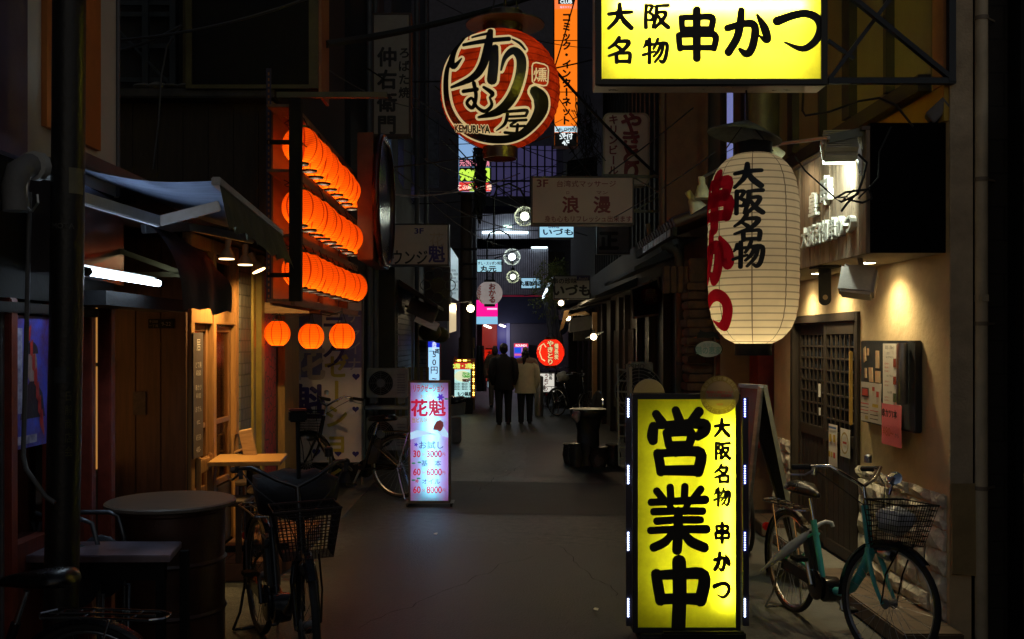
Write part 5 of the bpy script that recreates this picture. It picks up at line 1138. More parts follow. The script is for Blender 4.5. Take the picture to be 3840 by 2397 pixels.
# ================================================================== yellow hanging sign, lit by tubes inside
YF = translucent('yellow_face', (.95, .88, .045), .8)
Yh = 5.68
a, b = at(1408, 201, Yh), at(1958, -75, Yh)
hs = thing('hanging_sign', 'large lit yellow skewer sign with black brush characters overhead', 'sign', ((a.x+b.x)/2, Yh, a.z))
fw = .036; fr = MB()
for x0, x1, z0, z1 in ((a.x, a.x+fw, a.z, b.z), (b.x-fw, b.x, a.z, b.z), (a.x+fw, b.x-fw, a.z, a.z+fw), (a.x+fw, b.x-fw, b.z-fw, b.z)): fr.box(x0, x1, Yh, Yh+.03, z0, z1)
fr.build('frame', mat('sign_frame_black', (.018, .018, .016), .35, .3), hs, bevel=.004)
MB().box(a.x+.004, b.x-.004, Yh+.031, Yh+.19, a.z+.002, a.z+.010).build('bottom_plate', mat('brushed_plate', (.75, .7, .6), .3, .6, var=.2, bump=.1), hs)
sd = MB(); sd.box(a.x+.002, a.x+.010, Yh+.031, Yh+.19, a.z+.011, b.z).box(b.x-.010, b.x-.002, Yh+.031, Yh+.19, a.z+.011, b.z).box(a.x+.011, b.x-.011, Yh+.031, Yh+.19, b.z-.008, b.z)
sd.build('housing', mat('sign_white_in', (.6, .58, .5), .6), hs)
MB().quad((a.x+fw-.004, Yh+.02, a.z+fw-.004), (b.x-fw+.004, Yh+.02, a.z+fw-.004), (b.x-fw+.004, Yh+.02, b.z-fw+.004), (a.x+fw-.004, Yh+.02, b.z-fw+.004)).build('sign_face', YF, hs)
MB().quad((a.x+.008, Yh+.185, a.z+.008), (a.x+.008, Yh+.185, b.z-.005), (b.x-.008, Yh+.185, b.z-.005), (b.x-.008, Yh+.185, a.z+.008)).build('back_face', YF, hs)
tm = emit('tube_sign', (1, .96, .9), 150)
for v, in ((10,), (118,)):
    z = at(0, v, Yh).z; MB().tube([(a.x+.12, Yh+.062 if v < 50 else Yh+.15, z), (b.x-.12, Yh+.062 if v < 50 else Yh+.15, z)], .013, 8).build('tube', tm if v < 50 else emit('tube_sign_low', (1, .96, .86), 30), hs, 50)
bl = MB(); PX = 1/F*Yh
for ch, u, v, s, sx in (('大', 1467, 40, 62, 1.05), ('阪', 1551, 38, 62, 1.05), ('名', 1467, 119, 62, 1.02), ('物', 1550, 121, 60, 1.02)): bl.brush(BR[ch], at(u, v, Yh+.014), size=s*PX, sx=sx, wm=1.3)
for ch, u, v, s, sx in (('串', 1648, 80, 112, .98), ('か', 1769, 78, 110, 1.0), ('つ', 1892, 72, 110, 1.08)): bl.brush(BR[ch], at(u, v, Yh+.014), size=s*PX, sx=sx, wm=1.12)
bl.build('lettering', INK, hs)
bk = MB(); BKT = mat('bracket_blue', (.03, .036, .045), .45, .5)
for v in (192, -80): bk.bar(at(1958, v, Yh+.1), at(2258, v, 5.865), .035)
bk.bar(at(1960, 190, Yh+.1), at(2160, -75, 5.8), .022).bar(at(2010, -10, Yh+.02), at(2252, 188, 5.86), .028); bk.bar(at(2250, 195, 5.86), at(2250, -80, 5.86), .04)
bk.bar(at(1958, 96, Yh+.12), at(2020, 140, Yh+.12), .02)
bk.build('bracket', BKT, hs)
# the white lantern below it
PW = paper('white_paper_lantern', (.80, .70, .50), (.12, .09, .055), .7, .04, ribs=25, merid=8, lw=.035, blot=.12)
Yw = 5.8; LC = at(1782, 590, Yw); Rw, Hw = .2595, 1.104
wlan = lantern('tall_lantern', 'tall cream paper lantern with black and red brush characters under the yellow sign', LC, Rw, Hw, PW, BLK, .10, .07, 2.4, (1, .78, .42), -.88, p=5.2, loop=.02)
lamp('bulb_light', 'POINT', LC+Vector((0, 0, .2)), 0.6, (1, .86, .6), wlan, .05)
MB().lathe([(.02, 0), (.045, .02), (.05, .05), (.03, .08)], LC+Vector((.03, 0, -Hw/2-.02)), 12).build('bulb', emit('bulb_warm', (1, .8, .45), 6), wlan, 50)
pf = profr(Rw, Hw, .10, 5.2); th = math.atan2(-LC.x, LC.y)*1.
bl = MB()
for i, (ch, v) in enumerate(zip('大阪名物', (430, 490, 550, 611))):
    bl.brush(BR[ch], ((1770-1782)/F*Yw, 0, at(0, v, Yw).z-LC.z), size=60/F*Yw, sx=1.18, wm=1.35, lanes=6, eps=-.0004)
bl.map(arcmap(LC, pf, th, .004)); bl.build('lettering', INK, wlan)
rd = MB()
for ch, v, s in (('串', 482, 118), ('か', 612, 112), ('つ', 735, 96)): rd.brush(BR[ch], (0, 0, at(0, v, Yw).z-LC.z), size=s/F*Yw, sx=.95, wm=1.9, lanes=8, eps=-.0004)
rd.map(arcmap(LC, pf, th-R(56), .004)); rd.build('red_lettering', translucent('red_lacquer', (.62, .015, .045), .45), wlan)
hat = thing('lantern_hat', 'conical black tin hat hanging over the tall cream lantern', 'lamp shade', at(1766, 330, Yw))
ha = at(1768, 285, Yw); tl = Vector((.19, 0, 1)).normalized(); ks = Yw/6.3
MB().lathe([(.012*ks, 0), (.232*ks, -.098*ks), (.235*ks, -.106*ks), (.225*ks, -.102*ks), (.01*ks, -.006)], ha, 36, tl).build('cone', mat('tin_black', (.10, .115, .10), .6, .1, var=.7, scale=9, bump=.4, bscale=20), hat, 50)
MB().tube([ha, at(1766, 240, Yw), at(1765, 214, Yw)], .006, 6).tube([ha+Vector((-.02, 0, -.02)), ha+Vector((-.15, 0, -.2)), LC+Vector((-.09, 0, Hw/2+.05))], .004, 5).tube([ha+Vector((.02, 0, -.02)), ha+Vector((.15, 0, -.18)), LC+Vector((.1, 0, Hw/2+.05))], .004, 5).build('hanging_wire', WIRE, hat, 50)
# ================================================================== yellow floor sign
Yq = 5.95
ys, a, b = stand_sign('floor_sign', 'big lit yellow floor sign with three black brush characters and LED strips', 1497, 1752, 933, 1497, Yq, translucent('yellow_face_low', (.92, .9, .02), .8), .15, mat('floor_frame', (.03, .032, .038), .45, .3), [], None, fw=.03)
MB().tube([(at(1722, 0, Yq).x, Yq+.04, a.z+.16), (at(1722, 0, Yq).x, Yq+.05, b.z-.16)], .013, 8).build('tube', emit('tube_floor', (1, .97, .85), 62), ys, 50)
MB().tube([(at(1585, 0, Yq).x, Yq+.115, a.z+.16), (at(1585, 0, Yq).x, Yq+.115, b.z-.16)], .013, 8).build('tube', emit('tube_floor_b', (1, .97, .85), 6.5), ys, 50)
MB().box(a.x+.03, b.x+.02, Yq-.05, Yq+.22, 0, .055).build('base', RUB, ys, bevel=.015)
MB().box(at(1560, 0, Yq).x, b.x+.01, Yq-.10, Yq-.051, .02, .085).build('weight', BLK, ys, bevel=.012)
bl = MB(); PX = 1/F*Yq
for ch, v in (('営', 1042), ('業', 1224), ('中', 1403)): bl.brush(BR[ch], at(1604 if ch != '中' else 1606, v, Yq-.001), size=148*PX, sx=.98, wm={'営': 1.15, '業': 1.03, '中': 1.28}[ch])
for ch, v in zip('大阪名物串かつ', (1013, 1066, 1121, 1176, 1260, 1329, 1396)): bl.brush(BR[ch], at(1708, v, Yq-.001), size=43*PX, sx=.92, wm=1.55)
bl.build('lettering', INK, ys)
LED = emit('led_white', (.55, .68, 1), 9); LEDB = emit('led_blue', (.22, .26, 1), 8)
for side, u, slant in ((0, 1486, 3.5), (1, 1762, 3.5)):
    st = MB(); p0 = at(u, 940, Yq-.03); p1 = at(u+2, 1480, Yq-.03)
    st.bar(p0, p1, .035, .02, up=Y1); s_ = st.build('led_strip', mat('strip_holder', (.035, .03, .05), .4), ys)
    q = MB(); q2 = MB()
    for g_, v0 in enumerate((945, 1103, 1261, 1418)):
        for k in range(8):
            c = at(u, v0+k*5.7, Yq-.045); (q2 if side == 1 and g_ < 3 else q).ball(c, .0055, .004, .0055, 8, 4)
    q.build('led', LED, s_)
    if side: q2.build('led', LEDB, s_)
# round cream disc behind it and certificate seal
Yd = 6.25
cd = thing('round_seal', 'round gold certificate seal stuck at the top right corner of the yellow floor sign', 'sticker', at(1702, 935, Yq-.03))
c = at(1702, 935, Yq-.03); rr_ = 46/F*Yq
MB().lathe([(rr_*.72, 0), (rr_, 0)], c, 40, (0, 1, 0), cap=False).build('ring', film('seal_gold', (.62, .48, .16), .45), cd); MB().disc(c, (0, -1, 0), rr_*.718, 40).build('disc', film('seal_cream', (.80, .62, .38), .35), cd)
rt_ = MB(); s = '感染防止対策認証店'
for i, chh in enumerate(s):
    aa = R(160-140*i/(len(s)-1)); p = c+Vector((rr_*.86*math.cos(aa), -.002, rr_*.86*math.sin(aa))); up_ = Vector((math.cos(aa), 0, math.sin(aa))); rt_.text(chh, p, up_.cross(Y1)*-1 if False else Vector((math.sin(aa), 0, -math.cos(aa))), up_, .024)
s = '安心して来てや！'
for i, chh in enumerate(s):
    aa = R(215+110*i/(len(s)-1)); p = c+Vector((rr_*.86*math.cos(aa), -.002, rr_*.86*math.sin(aa))); up_ = -Vector((math.cos(aa), 0, math.sin(aa))); rt_.text(chh, p, Vector((-math.sin(aa), 0, math.cos(aa))), up_, .024)
rt_.build('ring_lettering', mat('seal_pale', (.5, .42, .2), .5), cd)
rt_ = MB().text('感染防止認証ゴールド', c+Vector((0, -.002, .018)), size=.016, bold=.015).text('ステッカー認証基準', c+Vector((0, -.002, -.002)), size=.016, bold=.015).text('大阪府', c+Vector((0, -.002, -.055)), size=.014); rt_.build('lettering', RP, cd)
solo(MB().lathe([(.001, 0), (.098, 0), (.102, .006), (.098, .012), (.001, .012)], at(1535, 934, 6.35), 40, (0, 1, 0)), 'round_stool_top', mat('stool_cream', (.36, .27, .22), .5, var=.08), 'round cream disc peeping up behind the yellow floor sign', 'stool', smooth=40)
bicycle('bicycle', 'teal electric bicycle with a wire basket parked against the stone base', (1.92, 6.62, 0), R(-79), 18, mat('teal_paint', (.07, .47, .46), .35, var=.2, bump=.04))
tgx = thing('plastic_bag', 'crumpled white plastic bag lying in the teal bicycle basket', 'bag', (2.15, 5.3, .7))
bgm = MB().ball((2.19, 5.54, .80), .10, .09, .07, 18, 12).map(lambda p: (p[0]+.014*math.sin(p[2]*70+p[1]*40), p[1]+.014*math.sin(p[0]*60), p[2]+.012*math.sin(p[0]*50+p[1]*70)))
bgm.build('bag', mat('bag_white', (.55, .57, .62), .35, var=.15, bump=.5, bscale=14), tgx, 70)
um = thing('umbrella', 'clear plastic umbrella hung by its white handle on the teal bicycle', 'umbrella', (1.75, 6.5, .5))
up0, up1 = at(1798, 1352, 6.35), at(1925, 1252, 6.35)
MB().tube([up0.lerp(up1, t) for t in (0, .1, .35, .6, .85, 1)], [.004, .010, .026, .032, .024, .014], 10).build('canopy', mat('clear_plastic', (.45, .44, .5), .2, trans=.35, bump=.4, bscale=16), um, 60)
MB().tube([up1, at(1938, 1240, 6.35), at(1953, 1234, 6.35), at(1967, 1237, 6.35), at(1970, 1246, 6.35)], .0125, 10).build('handle', mat('handle_white', (.6, .58, .56), .35), um, 60)
mir = thing('mirror', 'small oval bar end mirror on the teal bicycle', 'mirror', at(2118, 1130, 5.3)); c = at(2116, 1132, 5.3)
MB().lathe([(.0, -.014), (.03, -.01), (.04, 0), (.036, .003), (0, .004)], c, 18, Vector((-.5, -.6, .5))).build('mirror_shell', CHROME, mir, 50); MB().tube([c, c+Vector((-.02, .02, -.09))], .006, 6).build('stem', CHROME, mir)
# A-frame board and second bicycle behind it
af = thing('sandwich_board', 'tall black A-frame board standing open beside the lattice door', 'signboard', (1.98, 7.4, 0))
def slab(p, q, w, t): return p, q
A0 = [at(1745, 912, 7.5), at(1795, 917, 7.2)]
f1 = MB(); g1 = MB()
tl_, tr_ = at(1752, 912, 7.9), at(1800, 916, 7.25); bl_, br_ = at(1728, 1235, 8.1), at(1752, 1290, 7.4)
bl_.z = br_.z = .02
MB().prism([tl_, tr_, br_, bl_], (.012, .006, 0)).build('front_panel', mat('board_red', (.2, .035, .03), .5, var=.9, scale=4, col2=(.1, .08, .08)), af)
for p, q in ((tl_, tr_), (tr_, br_), (br_, bl_), (bl_, tl_)): f1.bar(p, q, .035, .03)
f1.build('front_frame', ALU, af)
b2l, b2r = at(1888, 1200, 7.9), at(1905, 1215, 7.2); b2l.z = b2r.z = .02; t2l, t2r = tl_+Vector((.03, 0, 0)), tr_+Vector((.03, 0, 0))
MB().prism([t2l, t2r, b2r, b2l], (.012, .006, 0)).build('rear_panel', BLK, af)
for p, q in ((t2l, t2r), (t2r, b2r), (b2r, b2l), (b2l, t2l)): g1.bar(p, q, .035, .03)
g1.build('rear_frame', mat('frame_tan', (.22, .2, .16), .5, .4), af)
bicycle('bicycle', 'silver bicycle standing in the dark behind the sandwich board', (1.98, 9.6, 0), R(-84), -10, STEEL, motor=False, basket=False)
# passage beyond the door
pw = thing('passage_wall', 'tan wall facing down the alley beyond the lattice door', 'wall', (2.8, 10.6, 0))
MB().box(2.32, 4.5, 10.6, 10.8, 0, 3.0).build('wall', mat('tan_wall', (.22, .13, .075), .8, var=.2), pw)
MB().box(2.62, 2.78, 10.2, 10.55, .7, 1.75).build('hanging_cloth', mat('red_cloth', (.22, .02, .02), .8, var=.5, scale=5), pw)
# ================================================================== RIGHT: brick shop and dark row beyond
bk_ = thing('brick_shop', 'brick trimmed shop front with a tiled eave left of the cream lantern', 'building', (2.6, 11.6, 0))
MB().box(2.3, 5, 10.81, 12.6, 0, 3.0).build('wall', mat('brick_plaster', (.16, .10, .06), .8, var=.4), bk_)
bq = MB(); random.seed(3)
z = .05
while z < 2.4:
    for x0, w_ in ((2.02, .26),):
        bq.box(x0+random.uniform(-.02, .02), 2.299, 10.85+random.uniform(-.02, .02), 11.25, z, z+.085)
    z += .1
for k in range(6): bq.box(2.04, 2.299, 10.86+.0*k, 11.2, 2.44+.001*k, 2.7) if k == 0 else None
bq.build('brick_pillar', mat('old_brick', (.085, .04, .02), .8, var=.6, scale=9, bump=.6, bscale=30), bk_, bevel=.012)
bq = MB()
for k in range(7): bq.box(1.78+.075*k, 1.845+.075*k, 10.95, 11.1, 2.32+.012*math.sin(k), 2.62)
bq.build('brick_arch', MC['old_brick'], bk_, bevel=.01)
ev = MB()
for k in range(16): ev.tube([(1.72, 10.0+.17*k, 2.98), (2.45, 10.0+.17*k, 3.25)], .06, 8)
ev.build('eave_tile', mat('roof_tile', (.05, .026, .018), .5, var=.5), bk_, 50)
MB().box(1.69, 1.74, 9.9, 12.6, 2.84, 2.93).build('gutter', BLK, bk_)
ct_ = MB()
for k in range(9): ct_.box(1.684, 1.689, 10.0+.22*k, 10.19+.22*k, 2.85, 2.92)
ct_.build('gutter_panel', mat('panel_grey', (.22, .22, .21), .35), bk_)
dp = thing('drain_pipe', 'pale bent drain pipe on the right before the dark shops', 'pipe', (2.25, 12.6, 0))
pt = [at(1566, 535, 13), at(1562, 560, 13), at(1572, 585, 12.9), at(1600, 596, 12.7), at(1608, 615, 12.6), at(1608, 800, 12.6), at(1607, 1140, 12.6)]
MB().tube(pt, .055, 12).build('pipe', mat('pipe_olive', (.20, .17, .11), .5, var=.3), dp, 50)
MB().tube([at(1532, 530, 13), at(1536, 555, 13), at(1552, 570, 13), at(1585, 575, 12.9), at(1600, 592, 12.8), at(1604, 640, 12.75)], .035, 10).build('side_pipe', MC['pipe_olive'], dp, 50)
for v in (640, 860, 1000): MB().lathe([(.062, -.02), (.062, .02)], at(1608, v, 12.6), 14).build('clamp', GREYP, dp, 40)
row = thing('right_buildings', 'row of dark timber shop fronts with eaves along the right of the alley', 'building', (3.5, 20, 0))
MB().box(2.25, 7, 12.7, 30, 0, 3.4).build('wall', mat('row_wall', (.03, .024, .018), .7, var=.5, scale=2), row)
MB().box(2.75, 7, 12.7, 40, 3.4, 14).build('upper_wall', mat('row_upper', (.022, .022, .023), .8, var=.4, scale=.9), row)
MB().box(2.0, 7, 30.1, 42, 0, 3.4).build('wall', mat('row_wall_far', (.03, .026, .024), .7, var=.4), row)
e_ = MB()
for y0, y1, z, d in ((12.8, 16.5, 2.75, .55), (16.6, 20.5, 2.55, .7), (20.6, 25, 2.5, .8), (25.2, 30, 2.7, .9)):
    e_.prism([(2.249, y0, z+.3), (2.25-d, y0, z), (2.25-d, y0, z-.05), (2.249, y0, z+.15)], (0, y1-y0, 0))
e_.build('eaves', mat('eaves_dark', (.018, .014, .011), .55, var=.5, stretch=(1, 8, 1)), row)
pt_ = MB()
for k, y in enumerate((13.3, 14.6, 15.9, 17.5, 18.4, 19.8, 21.5, 23, 24.6, 26.5, 28.2)): MB().box(2.15, 2.249, y, y+.12, 0, 2.6).build('shop_post', mat('post_dark', (.013, .009, .007), .6, var=.4), row, bevel=.008)
sl_ = MB()
for k in range(60): sl_.box(2.21, 2.248, 16.8+k*.055, 16.825+k*.055, .5, 2.0)
sl_.build('slatted_screen', mat('slat_wood', (.022, .016, .012), .6), row)
cl = MB()
for k in range(28): cl.box(2.70, 2.749, 12.8+.6*k, 12.86+.6*k, 3.45, 12)
cl.build('upper_rib', mat('rib_dark', (.011, .011, .011), .6), row)
uwp = MB()
uwp.tube([at(1570, 170, 12.2), at(1570, 560, 12.2)], .06, 10).build('standing_pipe', mat('pipe_brown', (.16, .12, .07), .6), row, 50)
MB().tube([at(1805, 220, 9.5), at(1805, 420, 9.5)], .17, 24).build('duct', mat('duct_olive', (.15, .14, .07), .4, .3), uw, 50)
bwp = at(1620, 520, 12.0); MB().box(bwp.x-.22, bwp.x+.28, 12.0, 12.2, 3.05, 7).build('pillar', mat('brown_pillar', (.17, .09, .045), .7, var=.3), row)
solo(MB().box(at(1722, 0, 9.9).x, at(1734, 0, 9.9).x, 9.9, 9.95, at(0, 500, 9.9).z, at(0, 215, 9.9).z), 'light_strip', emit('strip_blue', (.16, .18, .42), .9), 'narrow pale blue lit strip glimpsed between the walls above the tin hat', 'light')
# oval cat sign
ca = thing('oval_shop_sign', 'small white oval shop sign under a black cat silhouette by the brick pillar', 'sign', at(1676, 826, 10.4))
c = at(1676, 826, 10.4); wv = 31/F*10.4; hv = 19/F*10.4
E2 = lambda k, y: [c+Vector((wv*k*math.cos(t), y, hv*k*math.sin(t))) for t in [2*math.pi*j/32 for j in range(32)]]
MB().prism(E2(1.08, 0), (0, .03, 0)).build('rim', BLK, ca); MB().add(E2(1, -.003), [tuple(range(32))]).build('face', mat('oval_white', (.34, .36, .32), .5), ca)
MB().text('猫の恵家', at(1676, 829, 10.395), size=.085, bold=.02, sx=.8).text('古民家', at(1676, 816, 10.395), size=.04).build('lettering', mat('teal_letter', (.12, .24, .22), .5), ca)
kt = MB(); kt.prism([at(u, v, 10.4) for u, v in ((1648, 800), (1650, 788), (1656, 785), (1655, 779), (1660, 783), (1668, 786), (1685, 784), (1696, 789), (1704, 803), (1700, 804), (1690, 797), (1676, 800), (1662, 799))], (0, .015, 0)).build('cat_cutout', BLK, ca)
# dark signs of the middle right
S3 = sign('massage_sign', 'unlit cream massage sign reading 3F on a bracket from the right wall', 'sign', 1256, 1500, 417, 531, 13, .28, mat('massage_cream', (.62, .54, .42), .6, var=.12, scale=2), mat('massage_frame', (.07, .065, .05), .5), [
    ('3F', 1283, 433, 22, REDV, False, .02, 1, 1.2), ('台湾式マッサージ', 1387, 435, 14.5, REDV, False, .01, 1, 1.08), ('ロ', 1343, 456, 8, REDV, False, .01), ('マン', 1424, 456, 8.5, REDV, False, .01, 1, 1.5),
    ('浪', 1350, 484, 37, REDV, False, .03), ('漫', 1424, 484, 37, REDV, False, .03), ('身も心もリフレッシュ出来ます', 1391, 518, 14, REDV, False, .012, 1, .93)], fw=.02)
br_ = MB()
for v in (418, 500): br_.bar(at(1500, v, 13.1), at(1634, v, 13.1), .035)
br_.bar(at(1502, 498, 13.05), at(1632, 422, 13.05), .018).bar(at(1502, 422, 13.15), at(1632, 498, 13.15), .018); br_.bar(at(1427, 415, 13.1), at(1500, 415, 13.1), .03)
br_.build('bracket', mat('bracket_olive', (.1, .1, .07), .5, .3), S3)
S4 = thing('yakitori_sign', 'round cornered unlit grilled chicken sign standing above the massage sign', 'sign', at(1481, 416, 14.2))
a, b = at(1427, 440, 14.2), at(1536, 267, 14.2); rad = .09
poly = []
for cx, cz, s0 in ((b.x-rad, b.z-rad, 0), (a.x+rad, b.z-rad, 90), (a.x+rad, a.z+rad, 180), (b.x-rad, a.z+rad, 270)):
    for k in range(7): t = R(s0+15*k); poly.append((cx+rad*math.cos(t), 14.2, cz+rad*math.sin(t)))
MB().prism(poly[::-1], (0, .2, 0)).build('housing', mat('yk_frame', (.45, .40, .26), .5), S4)
cen = Vector(((a.x+b.x)/2, 14.196, (a.z+b.z)/2)); MB().add([cen+Vector(((p[0]-cen.x)*.92, 0, (p[2]-cen.z)*.95)) for p in poly], [tuple(range(len(poly)))]).build('sign_face', mat('yk_face', (.66, .58, .46), .6, var=.1), S4)
MB().text('やきとり', at(1493, 348, 14.19), size=.30, vert=True, gap=.78, bold=.045, sx=1.05).text('キリンビール', at(1451, 343, 14.19), size=.145, vert=True, gap=1.0, bold=.03).build('lettering', REDV, S4)
S5 = sign('hanging_sign', 'dark unlit sign with one black character, half hidden below the massage sign', 'sign', 1412, 1490, 534, 601, 17, .2, mat('sign_dusk', (.2, .19, .18), .6), mat('sign_dkframe', (.02, .02, .02), .5), [('正', 1440, 569, 42, INK, False, .05, 1, 1.0)], fw=.02)
S6 = sign('hanging_sign', 'unlit grey sign with black brush kana and a small dark logo plate', 'sign', 1310, 1396, 652, 708, 17.5, .2, mat('izumo_face', (.42, .44, .40), .5, var=.12), mat('izumo_frame', (.03, .03, .03), .5), [('串の珍味', 1336, 665, 12.5, INK, False, .02, 1, 1.05), ('いづも', 1352, 687, 25, INK, False, .045, 1, 1.1)], fw=.015)
a, b = at(1364, 664, 17.495), at(1394, 653, 17.495); MB().box(a.x, b.x, 17.49, 17.4995, a.z, b.z).build('logo_plate', mat('logo_navy', (.03, .035, .12), .5), S6); MB().text('Asahi', at(1379, 659, 17.488), size=.075, bold=.02).build('logo_lettering', mat('logo_grey', (.25, .26, .3), .5), S6)
S7 = thing('wall_lamp_box', 'white slanted lamp box on the right wall behind a dark red lantern', 'lamp box', at(1535, 700, 14.6))
pl = [at(1491, 683, 14.8), at(1558, 656, 14.2), at(1573, 745, 14.2), at(1497, 754, 14.8)]
MB().prism(pl, (.03, .15, 0)).build('housing', BLK, S7); MB().quad(*[p+Vector((0, -.004, 0)) for p in pl]).build('face', mat('lampbox_white', (.36, .34, .28), .5, var=.3), S7)
RPD = paper('dark_red_paper', (.10, .008, .006), (.02, .004, .004), .5, 0, ribs=60)
rl1 = lantern('paper_lantern', 'unlit dark red lantern with one grey character on the right wall', at(1541, 700, 13.9), .155, .26, RPD, BLK, .06, .02, 0, group=None)
tx = MB().text('鳥', (0, 0, 0), size=.2, bold=.02).cut(.05); c_ = at(1541, 699, 13.9); tx.map(arcmap(c_, profr(.155, .26, .06), -.25, .005)); tx.build('lettering', mat('grey_char', (.12, .11, .10), .6), rl1)
# leaning outdoor unit with posters, crate
acunit('air_conditioner', 'air conditioner unit covered with stickers and a TERMO poster on the right', at(1492, 0, 11.9).x, at(1545, 0, 11.9).x, 11.9, .85, at(0, 857, 11.9).z, m=mat('ac_sticker', (.14, .15, .13), .6, var=.7, scale=9))
pst2 = solo(MB().text('TERMO', at(1500, 866, 11.87), size=.075, bold=.02), 'sticker', mat('sticker_black', (.03, .03, .03), .6), 'black TERMO sticker lettering on the right hand air conditioner', 'sticker')
lad = thing('step_ladder', 'narrow white ladder propped before the stickered air conditioner', 'ladder', at(1473, 1000, 11.5))
p0, p1 = at(1461, 860, 11.6), at(1464, 1100, 11.4); q0_, q1_ = at(1484, 862, 11.6), at(1487, 1100, 11.4)
m_ = MB().bar(p0, p1, .02, .03).bar(q0_, q1_, .02, .03)
for k in range(9): m_.bar(p0.lerp(p1, .06+k*.11), q0_.lerp(q1_, .06+k*.11), .015, .02)
m_.build('frame', mat('ladder_grey', (.09, .09, .08), .5), lad); MB().box(at(1486, 0, 11.55).x, at(1494, 0, 11.55).x, 11.5, 11.6, .2, at(0, 868, 11.5).z).build('side_board', mat('side_grey', (.16, .15, .14), .6), lad)
# low round table on the right
lt = thing('stool_table', 'round tin topped stone stand with odd pots below it on the right', 'table', (1.35, 14.7, 0))
c = at(1391, 967, 14.5); c.z = 0
MB().lathe([(.24, .70), (.265, .74), (.27, .80), (.26, .81), (.05, .80)], c, 32).build('tin_basin', mat('tin_old', (.2, .19, .16), .35, .8, var=.5, scale=8), lt, 40)
MB().lathe([(.2, 0), (.17, .1), (.16, .5), (.2, .66), (.22, .699)], c, 16).build('stand', mat('stand_dark', (.03, .028, .025), .6), lt, 50)
pots = MB()
for dx, dy, r_, h_ in ((-.2, -.25, .11, .3), (.12, -.35, .14, .26), (.34, -.2, .12, .28), (-.28, .1, .09, .26)): pots.lathe([(r_*.7, 0), (r_, h_*.5), (r_*.8, h_), (r_*.95, h_+.03), (r_*.5, h_+.02)], c+Vector((dx, dy, .001)), 14)
pots.build('pot', mat('pot_glaze', (.06, .055, .05), .25, var=.5), lt, 50)
solo(MB().ball(at(1362, 985, 14.2), .07, .06, .09).map(lambda p: (p[0]+.012*math.sin(p[2]*60), p[1], p[2]+.012*math.sin(p[0]*70))), 'plastic_bag', mat('bag_grey', (.3, .3, .3), .4), 'small knotted grey plastic bag beside the tin basin', 'bag', smooth=60)
# bicycles by the dark menu board on the right
bicycle('bicycle', 'dark bicycle with a white wrapped saddle parked at the right before the lit bird sign', (1.30, 23.7, 0), R(-50), 15, BLKG, motor=False, basket=False)
solo(MB().ball((1.43, 23.5, .95), .15, .15, .13, 14, 10).map(lambda p: (p[0]+.012*math.sin(p[2]*50), p[1], p[2]+.015*math.sin(p[0]*40))), 'plastic_bag', mat('bag_pale', (.4, .4, .36), .5), 'pale plastic bag wrapped over the saddle of the dark parked bicycle', 'bag', smooth=60)
mbd = thing('menu_stand', 'dark wooden menu stand behind the parked dark bicycle', 'signboard', (1.57, 24.6, 0))
a, b = at(1310, 985, 24.6), at(1366, 888, 24.6); MB().box(a.x, b.x, 24.6, 24.64, .12, b.z).build('panel', BLK, mbd); MB().box(a.x-.03, a.x-.001, 24.58, 24.66, 0, b.z+.03).box(b.x+.001, b.x+.03, 24.58, 24.66, 0, b.z+.03).build('post', BLK, mbd)
solo(MB().lathe([(.10, 0), (.105, .02), (.105, .93), (.09, .95), (.0, .95)], (.875, 23.7, 0), 20), 'bollard', mat('steel_bollard', (.3, .29, .27), .4, .8, var=.2), 'steel bollard standing just right of the woman in the cream coat', 'bollard', smooth=40)
solo(MB().lathe([(.24, 0), (.25, .02), (.24, .04), (.1, .045)], (1.79, 18.5, .62), 24, (-1, -.35, .1)), 'chrome_stool', CHROME, 'chrome round stool top leaning at the right shop front', 'stool', smooth=40)
# lamps along the right row
def bare_bulb(name, label, p, r_, watt, col=(1, .78, .45), st=14, arm=None):
    p = Vector(p); t = thing(name, label, 'lamp', p)
    MB().ball(p, r_, r_, r_, 16, 10).build('bulb', emit('bulb_%.0f' % st, col, st), t, 60)
    MB().lathe([(r_*.5, r_*.9), (r_*.6, r_*1.2), (r_*.5, r_*2)], p, 12).build('socket', BLK, t, 40)
    if arm: MB().tube([p+Vector((0, 0, r_*2)), arm], .015, 6).build('arm', BLK, t, 50)
    if watt: lamp('bulb_light', 'POINT', p+Vector((0, -r_-.06, 0)), watt, col, t, .06)
    return t
bare_bulb('wall_lamp', 'bright warm bulb on an arm in the middle left of the alley', at(1113, 730, 23), .085, 14, arm=at(1068, 718, 23))
bare_bulb('wall_lamp', 'warm bulb hanging under the grey kana sign', at(1327, 717, 20), .055, 5, arm=at(1330, 706, 20))
bare_bulb('wall_lamp', 'flat warm lamp under the timber eave on the right', at(1344, 753, 20.5), .05, 4, arm=at(1350, 742, 20.5))
bare_bulb('wall_lamp', 'tiny warm bulb deeper under the right eave', at(1375, 768, 22), .04, 2, arm=at(1380, 762, 22))
dk = bare_bulb('disc_lamp', 'bulb below a tilted white disc shade on the right shop front', at(1404, 797, 17.2), .055, 5, st=14)
MB().disc(at(1406, 793, 17.2), (-.38, -.1, 1), .17).build('disc_shade', mat('disc_white', (.6, .58, .5), .5), dk)
ew = thing('timber_eave', 'small pale timber eave with rafters jutting out on the right', 'eave', at(1380, 745, 20.8))
m_ = MB()
for k in range(6): m_.bar(at(1342+k*2, 748-k*.6, 20.4+k*.25), at(1384+k*2, 738+k*1.2, 20.4+k*.25), .05, .04)
m_.bar(at(1340, 752, 20.3), at(1352, 748, 21.7), .05).build('rafter', mat('rafter_wood', (.4, .26, .12), .6), ew)
